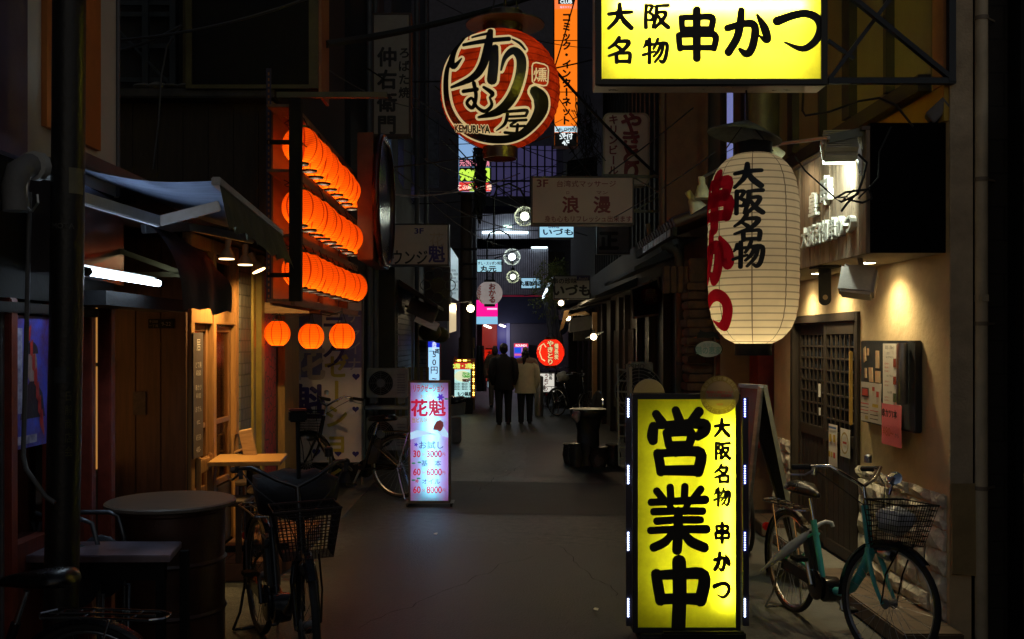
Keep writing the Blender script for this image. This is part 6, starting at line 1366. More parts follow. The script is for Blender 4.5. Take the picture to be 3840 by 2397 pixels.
solo(MB().prism([at(1335, 735, 20.2), at(1347, 733, 20.2), at(1333, 775, 20.2), at(1323, 785, 20.2)], (0, .05, 0)), 'hanging_cloth', mat('cloth_brown', (.34, .2, .08), .8), 'brown striped cloth hanging from the timber eave', 'cloth')
solo(MB().obox(at(1372, 767, 18.6), (.2, .0, .03), (0, .2, 0), (.01, 0, .13)), 'lamp_box', mat('lamp_box_white', (.28, .27, .25), .5), 'pale square box hanging below the timber eave', 'box', bevel=.02)
BSG = sign('bar_sign', 'dark board with grey capitals below the timber eave', 'sign', 1360, 1420, 778, 806, 19, .1, mat('bar_dark', (.03, .035, .04), .5), BLK, [('UUDI DE', 1396, 793, 14, mat('bar_letter', (.1, .11, .11), .5), False, .02)], fw=.01) if False else None
solo(MB().box(at(1357, 0, 19).x, at(1408, 0, 19).x, 19, 19.1, at(0, 807, 19).z, at(0, 780, 19).z), 'shop_board', mat('bar_dark', (.03, .038, .045), .5, var=.7, scale=12), 'dark blank looking shop board below the timber eave', 'signboard')
# vinyl sheet and trailing plant on the right
vs_ = thing('vinyl_sheet', 'clear vinyl weather sheet hanging blue in the light on the right', 'sheet', at(1310, 800, 23))
MB().sheet(lambda u, v: at(1283+32*u+ (22+6*u)*v*.9+1.2*math.sin(u*22+v*3), 700+6*u+140*v, 23+1.0*u), 30, 14).build('sheet', mat('vinyl_blue', (.22, .25, .38), .15, var=.7, scale=5, stretch=(3, 3, .6), bump=.5, bscale=8), vs_, 60)
solo(MB().bar(at(1284, 706, 22.8), at(1305, 658, 22.6), .05, .03), 'neon_tube', emit('tube_cold', (.7, .85, 1), 4), 'slanted cold white tube lamp over the vinyl sheet', 'tube light')
plt = thing('trailing_plant', 'feathery green plant trailing over the vinyl sheet on the right', 'plant', at(1300, 760, 22))
stm = MB(); lf = MB(); random.seed(11)
for k in range(34):
    u0 = random.uniform(1285, 1345); v0 = random.uniform(610, 670); pts = []
    dr_ = random.uniform(-1.5, .3)
    for j in range(9): pts.append(at(u0+dr_*j*(3.2)+random.uniform(-1, 1), v0+j*random.uniform(5, 12)-8*math.sin(j/3), 21.6+random.uniform(-.05, .05)+k*.025))
    stm.tube(pts, .004, 4)
    for p in pts[1:]:
        for q in range(11):
            a_ = Vector((random.uniform(-1, 1), random.uniform(-1, 1), random.uniform(-1, .5))).normalized(); s_ = random.uniform(.03, .085); b2 = a_.cross(Vector((random.random(), random.random(), 1))).normalized()*s_*.22
            o = p+Vector((random.uniform(-.07, .07), random.uniform(-.07, .07), random.uniform(-.07, .07))); lf.quad(o, o+a_*s_*.5+b2, o+a_*s_, o+a_*s_*.5-b2)
stm.build('stem', mat('stem_green', (.06, .08, .03), .6), plt); lf.build('foliage', mat('leaf_green', (.11, .16, .04), .5, var=.5, scale=6), plt)
# ================================================================== red lanterns with lettering
RPL = paper('red_paper', (.80, .028, .010), (.22, .006, .003), .8, .16, ribs=30, merid=0, blot=.15)
yl = lantern('paper_lantern', 'round red grilled chicken lantern glowing low on the right near the couple', at(1302, 834, 19), .265, .50, RPL, mat('cap_copper', (.12, .05, .02), .4), .10, .045, 4, (1, .8, .55), 0)
cyl = at(1302, 834, 19); pf = profr(.265, .50, .10); CRM = emit('cream_lit', (.90, .68, .32), .85)
def twotone(parent, c, pf, th, items, mi, mo, grow=.05, step=.06, eps=.006):
    o_ = MB(); i_ = MB()
    for s, x, z, h, vert, bold, gap, sx in items:
        o_.text(s, (x, 0, z), size=h, vert=vert, bold=bold+grow, gap=gap, sx=sx, eps=.0001); i_.text(s, (x, -.003, z), size=h, vert=vert, bold=bold, gap=gap, sx=sx, eps=.0001)
    for m, mm, nm in ((o_, mi, 'outline_lettering'), (i_, mo, 'lettering')): m.cut(step); m.map(arcmap(c, pf, th, eps)); m.build(nm, mm, parent)
twotone(yl, cyl, pf, -.06, [('やきとり', -.0, 0, .115, True, .04, 1.0, 1.1), ('備長炭', .115, .02, .10, True, .03, 1.02, .9)], INK, CRM)
bb_ = MB().tube([(-.19, 0, .12), (-.22, 0, .0), (-.17, 0, -.12), (-.10, 0, -.16)], .014, 5).tube([(-.2, 0, .13), (-.13, 0, .17), (-.08, 0, .1)], .012, 5).tube([(-.2, 0, .13), (-.26, 0, .1), (-.28, 0, .05)], .01, 5)
bb_.map(arcmap(cyl, pf, -.06, .003)); bb_.build('crane_drawing', CRM, yl)
WPL = paper('white_round_paper', (.62, .58, .58), (.2, .12, .12), .7, .10, ribs=40, merid=0, blot=.1)
okl = lantern('paper_lantern', 'round white lantern with red kana hanging before the pink shop sign', at(1158, 694, 21), .27, .47, WPL, BLK, .11, .05, .8, (1, .9, .85), 0)
co = at(1158, 694, 21); pf2 = profr(.27, .47, .11)
tx = MB().text('おかる', (.06, 0, -.005), size=.15, vert=True, bold=.04, sx=1.05, gap=.9).cut(.05); tx.map(arcmap(co, pf2, .0, .005)); tx.build('lettering', mat('kana_red', (.5, .03, .02), .5), okl)
tx = MB().text('お好み', (-.26, 0, -.03), size=.15, vert=True, bold=.04, sx=1.05, gap=.9).cut(.05); tx.map(arcmap(co, pf2, .0, .005)); tx.build('side_lettering', MC['kana_red'], okl)
odn = lantern('paper_lantern', 'small red oden lantern with black kana left of the couple', at(1157, 848, 29), .19, .52, RPL, BLK, .1, .04, 1.5, (1, .8, .6), 0, p=3.6)
tx = MB().text('おでん', (.03, 0, 0), size=.17, vert=True, bold=.03, gap=.85).cut(.06); tx.map(arcmap(at(1157, 848, 29), profr(.19, .52, .1, 3.6), 0, .006)); tx.build('lettering', INK, odn)
# the big lantern
BRP = paper('big_red_paper', (.64, .048, .008), (.12, .008, .003), .72, .13, ribs=17, merid=6, lw=.008, blot=.55)
Yb = 7.6; BC = at(1183, 214, Yb); Rb = 141/F*Yb; Hb = 2*136/F*Yb
big = lantern('big_lantern', 'huge round red lantern with black brush lettering and seal hung over the alley', BC, Rb, Hb, BRP, mat('big_cap', (.045, .018, .012), .3), .125, .09, 3.4, (1, .8, .5), .15, p=2.1, loop=.0)
def planar(eps):
    pf_ = profr(Rb, Hb, .125, 2.1)
    def fn(p):
        q = math.hypot(p[0], p[2]); lim = Rb*.985; k_ = min(1, lim/q) if q else 1; x, z = p[0]*k_, p[2]*k_   # lettering is set facing the passers-by below
        d_ = Matrix.Rotation(R(14), 3, 'X') @ Vector((x, -math.sqrt(max(1e-6, Rb*Rb-x*x-z*z)), z)); d_.normalize(); lo, hi = .2, .6
        for _ in range(22):
            s_ = (lo+hi)/2; w_ = d_*s_
            if abs(w_.z) < Hb/2 and math.hypot(w_.x, w_.y) < pf_(w_.z): lo = s_
            else: hi = s_
        return BC+d_*(lo+eps)
    return fn
def LG(pts, k=1.): return [((x-812)/965*100+50, (737-y)/965*100+50, w/965*100/2*k) for x, y, w in pts]
LOGO = [
 LG([(445, 470, 24), (400, 600, 46), (395, 760, 54), (430, 900, 62), (520, 1020, 66), (660, 1090, 72), (820, 1106, 76), (950, 1080, 70), (1050, 1000, 84), (1120, 890, 120), (1120, 800, 130), (1075, 745, 90)]),
 LG([(905, 365, 16), (960, 395, 24), (1000, 440, 16)]),
 LG([(540, 345, 20), (470, 430, 46), (440, 520, 62), (462, 560, 50), (520, 505, 14)]),
 LG([(535, 402, 30), (700, 378, 40), (880, 362, 38)]), LG([(600, 345, 20), (690, 325, 26), (740, 318, 30)]),
 LG([(738, 300, 50), (722, 420, 74), (680, 560, 72), (600, 650, 56), (440, 715, 22)]),
 LG([(775, 430, 60), (765, 540, 84), (752, 660, 88)]),
 LG([(820, 590, 18), (850, 500, 40), (915, 450, 66), (970, 510, 84), (960, 640, 84), (900, 790, 86), (800, 890, 70), (650, 935, 22)]),
 LG([(535, 745, 34), (640, 730, 34)]), LG([(615, 685, 36), (632, 780, 34), (605, 865, 34), (562, 830, 30), (600, 795, 26), (640, 860, 28), (700, 890, 34), (750, 845, 30), (735, 790, 18)]), LG([(690, 715, 24), (755, 760, 40), (735, 790, 18)]),
 LG([(835, 895, 24), (930, 888, 28), (1015, 885, 28), (1005, 925, 24)]), LG([(880, 930, 22), (1000, 925, 24)]), LG([(870, 895, 30), (850, 980, 30), (785, 1035, 10)]),
 LG([(880, 960, 22), (1010, 955, 26)]), LG([(940, 960, 24), (890, 1000, 22), (1000, 1000, 24)]), LG([(945, 990, 26), (940, 1050, 28)]), LG([(850, 1050, 28), (930, 1058, 30), (1005, 1050, 28)]),
]
S_ = 2*Rb
ol = MB().brush(LOGO, (0, 0, 0), size=S_, wm=.88, wa=1.9, lanes=8, eps=0); ol.map(planar(.004))
CRB = emit('cream_paper', (.80, .60, .28), .62)
ol.build('outline_lettering', CRB, big)
il = MB().brush(LOGO, (0, 0, 0), size=S_, wm=.88, lanes=8, eps=0); il.map(planar(.0075)); il.build('lettering', mat('brush_ink', (.012, .012, .010), .35, bump=.1), big)
kx, kz = lambda x: (x-812)/965*S_, lambda y: (737-y)/965*S_
ol = MB().text('KEMURI-YA', (kx(598), 0, kz(1020)), size=.075, bold=.13, sx=.68, eps=0).cut(.03); ol.map(planar(.0085)); ol.build('outline_lettering', CRB, big)
ol = MB().text('KEMURI-YA', (kx(598), 0, kz(1020)), size=.075, bold=.045, sx=.68, eps=0).cut(.03); ol.map(planar(.011)); ol.build('lettering', INK, big)
sq = [(1055, 560), (1062, 540), (1085, 533), (1150, 545), (1175, 560), (1183, 585), (1178, 680), (1168, 700), (1140, 704), (1075, 690), (1056, 672)]
ol = MB().tube([(kx(x), 0, kz(y)) for x, y in sq], .005, 4, closed=True).text('燻', (kx(1118), 0, kz(622)), size=.105, bold=.012, eps=0).cut(.03); ol.map(planar(.006)); ol.build('seal_mark', CRB, big)
bht = thing('lantern_brim', 'wide dark disc brim hanging above the huge red lantern', 'lamp shade', BC+Vector((0, 0, Hb/2+.14)))
bcn = at(1195, 62, Yb); MB().lathe([(.13, .0), (.30, .004), (.30, .012), (.12, .03)], bcn, 40).build('brim', mat('brim_brown', (.06, .06, .066), .5, .2, var=.3), bht, 40)
MB().lathe([(.128, -.09), (.135, .0), (.135, .10), (.12, .11)], bcn, 30).build('collar', mat('collar_dark', (.03, .022, .018), .4), bht, 40); MB().tube([bcn+Vector((0, 0, .1)), bcn+Vector((.01, 0, 1.6))], .012, 6).tube([bcn+Vector((-.1, 0, .1)), bcn+Vector((0, 0, .7))], .006, 5).tube([bcn+Vector((.1, 0, .1)), bcn+Vector((0, 0, .7))], .006, 5).build('hanging_wire', WIRE, bht, 50)
# ================================================================== lit signs of the middle distance
WHT = mat('white_vinyl', (.7, .7, .68), .5); BLV = V_('#123a5c')
OR_ = emit('lit_orange', (1, .20, .006), 1.0)
S8 = sign('tower_sign', 'tall narrow lit orange sign with black katakana and white bottom panels', 'sign', 1310, 1367, -40, 346, 22, .35, OR_, mat('tower_frame', (.10, .025, .015), .5), [], fw=.015)
def pan(parent, u0, u1, v0, v1, Y, m, nm='panel'):
    a, b = at(u0, v1, Y), at(u1, v0, Y); return MB().box(a.x, b.x, Y, Y+.003, a.z, b.z).build(nm, m, parent)
pan(S8, 1312, 1365, 299, 313, 21.99, E_('#bfe4f2', 1.0), 'white_panel'); pan(S8, 1312, 1365, 314, 345, 21.99, mat('black_panel', (.012, .016, .02), .4), 'black_panel')
pan(S8, 1312, 1365, -40, 22, 21.992, E_('#ff7a3c', 1.1), 'top_panel'); pan(S8, 1320, 1358, -20, 10, 21.985, mat('black_panel', (.012, .016, .02), .4), 'logo_plate')
for v in (96, 218): pan(S8, 1310, 1367, v-1, v+1, 21.988, BLK, 'divider')
T2 = lambda par, s, u, v, h, m, Y, nm='lettering', **k: MB().text(s, at(u, v, Y), size=h/F*Y/.88, **k).build(nm, m, par)
T2(S8, 'コミック・インターネット', 1340, 163, 20, INK, 21.98, vert=True, gap=.975, bold=.05, sx=1.0)
T2(S8, '24h OPEN', 1338, 306, 9.5, BLV, 21.98, bold=.015); T2(S8, '受付', 1339, 322, 14, E_('#e8f4f6', 1.1), 21.98, bold=.03); T2(S8, '4F', 1338, 337, 15, E_('#e8f4f6', 1.1), 21.98, bold=.04)
T2(S8, 'CLUB', 1339, 4, 10, E_('#e8f4f6', 1.1), 21.975, bold=.04); T2(S8, '複合カフェ', 1338, 17, 5, E_('#ffd8ff', 1.0), 21.98)
S9 = sign('price_sign', 'lit price sign with green numerals partly hidden by the tangle of cables', 'sign', 1083, 1162, 300, 456, 24.8, .3, E_('#8fb8e8', .8), BLK, [], fw=.02)
pan(S9, 1086, 1160, 376, 395, 24.79, E_('#1c2430', .6)); pan(S9, 1086, 1160, 396, 430, 24.79, mat('price_dark', (.02, .03, .02), .4)); pan(S9, 1086, 1160, 431, 453, 24.79, E_('#e23a34', 1.0))
T2(S9, '980円', 1122, 413, 30, E_('#c6f050', 1.1), 24.77, bold=.06, sx=.85); T2(S9, '元祖もつ鍋', 1122, 386, 14, E_('#ff9ab0', .9), 24.77, bold=.02, sx=.9); T2(S9, 'この裏２階３階', 1123, 443, 12, E_('#ffd8c0', 1.1), 24.77, bold=.04, sx=.85); T2(S9, '２', 1117, 443, 20, E_('#c6f050', 1.1), 24.76, bold=.06)
S9b = solo(MB().box(at(1003, 0, 26).x, at(1036, 0, 26).x, 26, 26.3, at(0, 440, 26).z, at(0, 280, 26).z), 'shuttered_window', mat('window_pale', (.10, .12, .18), .6, var=.5, scale=9), 'pale barred window block behind the cables left of the price sign', 'window')
S10 = sign('hanging_sign', 'lit white kushi sign with red and blue kana, top edge behind the massage sign', 'sign', 1274, 1359, 528, 564, 20, .2, emit('lit_ice', (.34, .66, .85), 1.0), mat('lit_frame', (.05, .06, .07), .5), [('串料理', 1310, 536, 8, BLV, False, .02), ('いづも', 1320, 549, 15, V_('#1d5a86'), False, .03, 1, 1.5)], fw=.02)
S11 = sign('hanging_sign', 'small lit pale blue sushi sign with two dark characters', 'sign', 1127, 1188, 613, 645, 26, .2, emit('lit_ice2', (.36, .66, .78), .95), mat('lit_frame', (.05, .06, .07), .5), [('すし・スッポン料理', 1160, 623, 7.5, V_('#0b3038'), False, .03, 1, .78), ('丸元', 1155, 636, 13, V_('#08262e'), False, .035, 1, 1.3)], fw=.02)
S12 = sign('hanging_sign', 'small lit blue white coffee house sign at the centre', 'sign', 1231, 1281, 656, 684, 33, .25, emit('lit_ice3', (.32, .58, .75), .9), mat('lit_frame', (.05, .06, .07), .5), [('丸福珈琲店', 1256, 671, 11, V_('#06202c'), False, .045, 1, .84)], fw=.03)
# globe lamps with wire cages
def globe(label, u, v, r_, Y, st, col):
    c = at(u, v, Y); Rr = r_/F*Y; t = thing('globe_lamp', label, 'street lamp', c-Vector((0, 0, Rr)), 0, None)
    MB().ball(c, Rr*.42, Rr*.42, Rr*.42, 16, 10).build('bulb', emit('globe_'+label[:5], col, st), t, 60)
    g = MB()
    for k in range(22):
        a_ = math.pi*2*k/22; g.tube([c+Vector((Rr*math.sin(q)*math.cos(a_), Rr*math.sin(q)*math.sin(a_), Rr*math.cos(q))) for q in [math.pi*j/12 for j in range(13)]], Rr*.022, 4, cap=False)
    g.tube([c+Vector((Rr*math.cos(q), Rr*math.sin(q), 0)) for q in [2*math.pi*j/24 for j in range(24)]], Rr*.03, 4, closed=True); g.build('wire_cage', mat('cage_pale', (.5, .52, .42), .4), t, 50)
    top = c+Vector((0, 0, Rr)); MB().tube([top, top+Vector((0, 0, .18)), top+Vector((-.1, 0, .38)), top+Vector((-.35, 0, .5)), top+Vector((-.6, 0, .42)), top+Vector((-.68, 0, .2)), top+Vector((-.68, 0, -.9))], .022, 8).lathe([(.05, -.02), (.06, .06), (.03, .1)], top, 12).build('arm', BLK, t, 50)
    lamp('bulb_light', 'POINT', c+Vector((0, -Rr*.5, 0)), 12, col, t, .08)
globe('largest caged globe lamp, half behind the massage sign', 1241, 512, 24, 22, 7, (.92, 1, .8))
globe('bluish caged globe lamp in the middle of its three', 1211, 608, 20, 27, 7, (.8, .92, 1))
globe('farthest and smallest caged globe lamp, lowest of the three', 1213, 655, 15, 34, 7, (.92, 1, .8))
# sushi pillar sign
S13 = sign('pillar_sign', 'lit white pillar sign with red 50 yen numerals and a blue head', 'sign', 1011, 1041, 798, 935, 19, .3, emit('lit_sky', (.38, .70, .98), 1.1), mat('pillar_frame', (.25, .02, .04), .5), [], fw=.015)
pan(S13, 1012.5, 1039.5, 799.5, 822, 18.99, E_('#1a2fd0', .9), 'blue_panel')
T2(S13, 'にぎり寿司', 1027, 806, 10, E_('#dfe8ff', 1), 18.98, vert=True, gap=.8, bold=.02); T2(S13, '一貫', 1027, 831, 11, V_('#101838'), 18.98, bold=.02); T2(S13, '50円~', 1027, 866, 17, V_('#b8142c'), 18.98, vert=True, bold=.012, gap=.97)
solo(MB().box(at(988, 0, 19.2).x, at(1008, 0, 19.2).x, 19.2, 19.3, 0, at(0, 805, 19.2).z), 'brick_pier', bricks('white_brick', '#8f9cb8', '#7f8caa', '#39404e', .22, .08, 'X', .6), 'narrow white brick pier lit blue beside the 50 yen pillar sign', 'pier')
# hotpot sign with chasing bulbs
S14 = sign('hotpot_sign', 'lit hotpot menu floor sign framed by yellow bulbs', 'floor sign', 1073, 1115, 857, 942, 24.5, .4, emit('lit_paper', (.48, .80, .80), .95), BLK, [], fw=.02)
pan(S14, 1074, 1114, 858, 874, 24.49, E_('#d8382c', .8), 'red_panel'); T2(S14, '2階・3階', 1094, 866, 11, E_('#d8f068', 1), 24.48, bold=.05, sx=.9)
fd_ = MB(); cf = at(1094, 890, 24.485); fd_.add([cf+Vector((.20*math.cos(t), 0, .135*math.sin(t))) for t in [2*math.pi*k/24 for k in range(24)]], [tuple(range(24))[::-1]]); fd_.build('bowl_print', emit('lit_bowl', (.8, .85, .55), .9), S14)
fd_ = MB(); random.seed(5)
for k in range(26): p = cf+Vector((random.uniform(-.02, .13), -.003, random.uniform(-.03, .09))); a_ = random.uniform(.2, .9); fd_.quad(p, p+Vector((.09*math.cos(a_), 0, -.06*math.sin(a_))), p+Vector((.09*math.cos(a_)+.012, 0, -.06*math.sin(a_)+.012)), p+Vector((.012, 0, .012)))
fd_.build('chive_print', emit('lit_green', (.08, .4, .06), .7), S14)
T2(S14, '980円', 1104, 900, 9, V_('#b81818'), 24.475, bold=.07, sx=.85)
for k in range(5): T2(S14, '大阪名物もつ鍋', 1084 if k % 2 else 1084, 907+k*3.6, 2.6, V_('#203038'), 24.48, sx=1.2, bold=.03); T2(S14, '串料理もつ鍋', 1104, 907+k*3.6, 2.6, V_('#203038'), 24.48, sx=1.2, bold=.03)
T2(S14, 'もつ鍋屋', 1099, 932, 9.5, V_('#101c28'), 24.48, bold=.035, sx=.82); T2(S14, 'でんわ(06)6213-2522', 1094, 939.5, 4.5, V_('#182838'), 24.48, sx=.95, bold=.02)
MB().box(at(1072, 0, 24.5).x, at(1117, 0, 24.5).x, 24.45, 24.95, .0, at(0, 942.5, 24.5).z).build('stand', BLK, S14)
ar_ = MB(); a, b = at(1073, 857, 24.5), at(1117, 849, 24.5); ar_.box(a.x-.01, b.x+.07, 24.47, 24.9, a.z+.004, b.z); a2, b2 = at(1116.5, 942, 24.5), at(1123, 850, 24.5); ar_.box(a2.x, b2.x, 24.48, 24.9, a2.z, b.z-.004); ar_.prism([at(1070, 857, 24.5), at(1084, 850, 24.5), at(1076, 842, 24.5)], (0, .1, 0))
ar_.build('arrow_frame', mat('arrow_red', (.30, .05, .02), .5), S14)
bu = MB(); bu2 = MB()
for k in range(8): (bu if k in (1, 2, 4, 5) else bu2).ball(at(1079+k*4.6, 853, 24.46), .019, .015, .019, 8, 6)
for k in range(15): (bu if k % 3 else bu2).ball(at(1120, 859+k*5.4, 24.46), .019, .015, .019, 8, 6)
bu.build('chaser_bulb', emit('chaser', (1, .78, .12), 6), S14, 60); bu2.build('dim_bulb', emit('chaser_dim', (.6, .42, .03), .6), S14, 60)
# crates, boxes, bags near it
for k, z in enumerate((1.26, .92, .58)):
    t = thing('beer_crate', ['top beer crate of the stack behind the hotpot sign', 'middle beer crate of the stack behind the hotpot sign', 'lowest beer crate of the stack behind the hotpot sign'][k], 'crate', (-.95, 26, z), 0, 'beer crates behind the hotpot sign')
    MB().box(-1.16, -.74, 26, 26.35, z, z+.325).build('crate', mat('crate_tan', (.34, .26, .14), .5), t, bevel=.015); MB().box(-1.06, -.84, 25.994, 25.999, z+.19, z+.27).build('hand_hole', BLK, t)
    MB().text('Asahi', (-.95, 25.992, z+.12), size=.06, bold=.02).build('lettering', mat('crate_red', (.45, .12, .08), .5), t)
solo(MB().box(-1.14, -.72, 26, 26.35, 1.59, 1.88), 'cardboard_box', CARD, 'cardboard box on top of the beer crates', 'box', bevel=.006)
solo(MB().box(-1.18, -.72, 26, 26.35, 0, .57), 'box_pile', CARD, 'cardboard boxes piled under the beer crates', 'box', bevel=.01)
bx_ = solo(MB().prism([at(1066, 985, 17.5), at(1098, 981, 17.5), at(1100, 952, 17.5), at(1066, 958, 17.5)], (0, .35, 0)), 'foam_box', mat('foam_grey', (.2, .19, .18), .7), 'pale foam box stacked behind the lit price sign', 'box', bevel=.01)
solo(MB().ball(at(1078, 948, 17.7), .19, .17, .09).map(lambda p: (p[0], p[1], p[2]+.02*math.sin(p[0]*25))), 'rubbish_bag', mat('bag_dark', (.02, .02, .022), .25, bump=.7, bscale=10), 'dark rubbish bag lying on the foam box', 'bag', smooth=60)
solo(MB().box(at(1068, 0, 17.6).x, at(1090, 0, 17.6).x, 17.55, 17.9, 0, at(0, 985, 17.6).z-.02), 'foam_box', mat('foam_grey', (.2, .19, .18), .7), 'lower foam box on the ground carrying the upper one', 'box', bevel=.01)
# lit shop panel on the left wall
lp = thing('shop_sign', 'upright pale lit shop panel with faint writing on the left wall', 'sign', at(1072, 700, 21))
MB().add([at(1066, 585, 20.5), at(1066, 702, 20.5), at(1084, 712, 22.3), at(1084, 612, 22.3)], [(0, 1, 2, 3)]).build('sign_face', emit('lit_panel_blue', (.42, .56, .62), .55), lp); MB().box(at(1060, 0, 20.5).x, at(1065.8, 0, 20.5).x, 20.5, 20.6, at(0, 720, 20.5).z, at(0, 575, 20.5).z).build('frame', BLK, lp)
g = MB()
for k in range(7): g.text('大阪名物', at(1072+ (k % 2)*5, 640+k*9, 20.4), size=.05, vert=False, sx=.5)
g.build('lettering', mat('faint_blue', (.1, .14, .2), .5), lp)
lw2 = thing('lit_window', 'warm lit narrow window below the pale shop panel', 'window', at(1070, 760, 20.7))
MB().add([at(1063, 716, 20.5), at(1063, 788, 20.5), at(1079, 783, 22.2), at(1079, 718, 22.2)], [(0, 1, 2, 3)]).build('pane', emit('lit_warm_win', (.75, .58, .34), .8), lw2); MB().box(at(1058, 0, 20.5).x, at(1062.6, 0, 20.5).x, 20.45, 20.6, at(0, 800, 20.5).z, at(0, 712, 20.5).z).build('frame', WHITEP, lw2)
# utility pole and cable tangle
upl = thing('utility_pole', 'brown utility pole with a knot of cables rising behind the big lantern', 'pole', (-.92, 25.4, 0))
MB().tube([(-.92, 25.4, 0), (-.9, 25.4, 9.5)], [.17, .13], 16).build('shaft', mat('pole_brown', (.07, .05, .04), .7, var=.4), upl, 50)
arm_ = MB()
for v in (590, 625, 660): arm_.bar(at(1068, v, 25.2), at(1128, v, 25.2), .05)
arm_.build('cross_arm', BLK, upl); tg_ = MB(); random.seed(21)
for k in range(46):
    u, v = random.gauss(1131, 5), random.uniform(340, 470); pts = []
    for j in range(7): pts.append(at(u+random.gauss(0, 4)+j*.6, v+j*random.uniform(4, 18), 24.3+random.uniform(-.2, .2)))
    tg_.tube(pts, random.choice((.008, .012, .02)), 5)
for k in range(5): tg_.tube([at(1138+random.gauss(0, 6), 350+j*26, 24.4+random.uniform(-.1, .1)) for j in range(7)], .05, 6)
tg_.build('cable_tangle', WIRE, upl, 50)
random.seed(33)
def cable(label, pts, r_=.012, m=None, group=None):
    return solo(MB().tube([at(*p) for p in pts], r_, 6), 'overhead_cable', m or WIRE, label, 'cable', group, smooth=50)
CB = mat('cable_grey', (.05, .055, .06), .5, bump=0)
def sag(p, q, s, n=14): return [(p[0]+(q[0]-p[0])*i/n, p[1]+(q[1]-p[1])*i/n+s*4*(i/n)*(1-i/n), p[2]+(q[2]-p[2])*i/n) for i in range(n+1)]
cable('thick dark cable slanting across the top in front of the white brush sign', sag((770, 105, 8.3), (1310, -25, 12), 14), .035, mat('conduit_dark', (.025, .03, .025), .5))
cable('black cable falling from the orange tower sign down to the right', sag((1312, 165, 14), (1560, 420, 14), 8), .022)
cable('thin black cable hanging in front of the orange tower sign', sag((1362, -10, 15), (1312, 160, 15), 2), .012)
cable('thin cable from below the big lantern to the massage sign', sag((1280, 240, 15), (1400, 418, 13.2), 10), .008)
cable('second thin cable running beside the orange tower sign foot', sag((1300, 200, 16), (1432, 380, 14), 6), .008)
cable('red cable sagging from the oval sign to the utility pole', sag((890, 455, 11), (1230, 410, 22), 25), .010, mat('cable_rust', (.10, .03, .015), .5))
cable('upper red cable sagging past the lantern rack', sag((716, 340, 7.6), (1120, 430, 22), 75), .006, mat('cable_rust', (.10, .03, .015), .5))
cable('thin cable in front of the white brush sign', sag((770, 160, 9), (1010, 260, 14), 18), .006)
cable('cable running from the top left frame across the black sign box', sag((280, 95, 8), (770, -20, 7.9), 20), .012, CB)
cable('double strand cable in the upper left corner', sag((282, 120, 8), (430, 60, 8), 6), .012, CB)
cable('cable dropping past the plank wall at the upper left', [(428, 62, 8.1), (395, 110, 8.1), (382, 180, 8.1), (375, 290, 8.1), (362, 400, 8.1)], .008, CB)
cable('grey wire crossing below the yellow hanging sign to the massage sign', sag((1452, 515, 12.8), (1690, 360, 9), 6), .006, CB)
cable('grey wire crossing the dark gap beside the yellow hanging sign', sag((1440, 410, 12.8), (1640, 255, 11), 3), .008, CB)
cable('cable from the utility pole towards the coffee sign', sag((1128, 605, 25), (1290, 560, 26), 14), .014)
cable('second cable from the utility pole to the far balconies', sag((1125, 545, 25), (1300, 500, 27), 10), .014)
cable('cable looping over the far shop fascia', sag((1240, 700, 32), (1330, 650, 30), 12), .012)
wt = MB()
for k in range(26):
    u0, v0 = random.uniform(1360, 1400), random.uniform(215, 300); pts = [at(u0+j*random.uniform(-4, 6), v0+j*random.uniform(8, 22), 15.5+random.uniform(-.1, .1)) for j in range(8)]; wt.tube(pts, .006, 4)
solo(wt, 'wire_tangle', WIRE, 'tangle of thin wires left of the grilled chicken sign', 'cable', smooth=50)
solo(MB().box(at(1368, 0, 24).x, at(1426, 0, 24).x, 24, 30, at(0, 430, 24).z, at(0, -40, 24).z), 'grey_tower', mat('tower_grey', (.12, .13, .20), .8, var=.15), 'tall blue grey building behind the orange tower sign', 'building')
solo(MB().obox(at(1375, 405, 20), (.3, 0, .05), (0, .2, 0), (0, 0, .22)), 'meter_box', BLK, 'black meter boxes hanging on the wires by the grilled chicken sign', 'box', bevel=.02)
# ================================================================== end of the alley
EB = thing('end_building', 'violet lit building with balconies closing the far end of the alley', 'building', (.8, 46, 0))
VW = mat('violet_wall', (.15, .14, .24), .7, var=.15)
def fx(u): return at(u, 0, 44).x
def fz(v): return at(0, v, 44).z
MB().box(-8, 10, 46, 48, 0, 26).build('wall', mat('end_wall', (.07, .07, .09), .8), EB)
MB().box(fx(1060), fx(1365), 45.2, 45.9, fz(700), fz(660)).build('balcony_slab', VW, EB)
for v0, v1 in ((655, 560), (545, 500)):
    g = MB()
    n = 44
    for k in range(n): x = fx(1100)+(fx(1300)-fx(1100))*k/n; g.box(x, x+.06, 44.9, 44.95, fz(v0+40), fz(v1))
    g.build('railing', mat('rail_white', (.42, .42, .52), .5), EB)
MB().box(fx(1060), fx(1365), 44.95, 45.2, fz(562), fz(500)).build('fascia_band', mat('band_grey', (.10, .10, .13), .7), EB)
MB().box(fx(1140), fx(1250), 44.8, 44.9, fz(548), fz(543)).build('fluorescent_tube', emit('tube_far', (.75, .95, .95), 4), EB); MB().box(fx(1258), fx(1297), 44.8, 44.9, fz(583), fz(580)).build('fluorescent_tube', MC['tube_far'], EB)
MB().lathe([(0, 0), (.18, 0), (.18, .08), (0, .08)], (fx(1201), 44.85, fz(533)), 16).build('ceiling_lamp', emit('lamp_far', (.7, 1, .85), 3), EB)
MB().box(fx(1150), fx(1320), 45.5, 45.95, fz(455), fz(330)).build('violet_glazing', emit('violet_room', (.10, .085, .25), .26), EB)
g = MB()
for u in (1154, 1172, 1190, 1208, 1222, 1240, 1255, 1272, 1290, 1308): g.box(fx(u), fx(u)+.07, 45.4, 45.49, fz(455), fz(330))
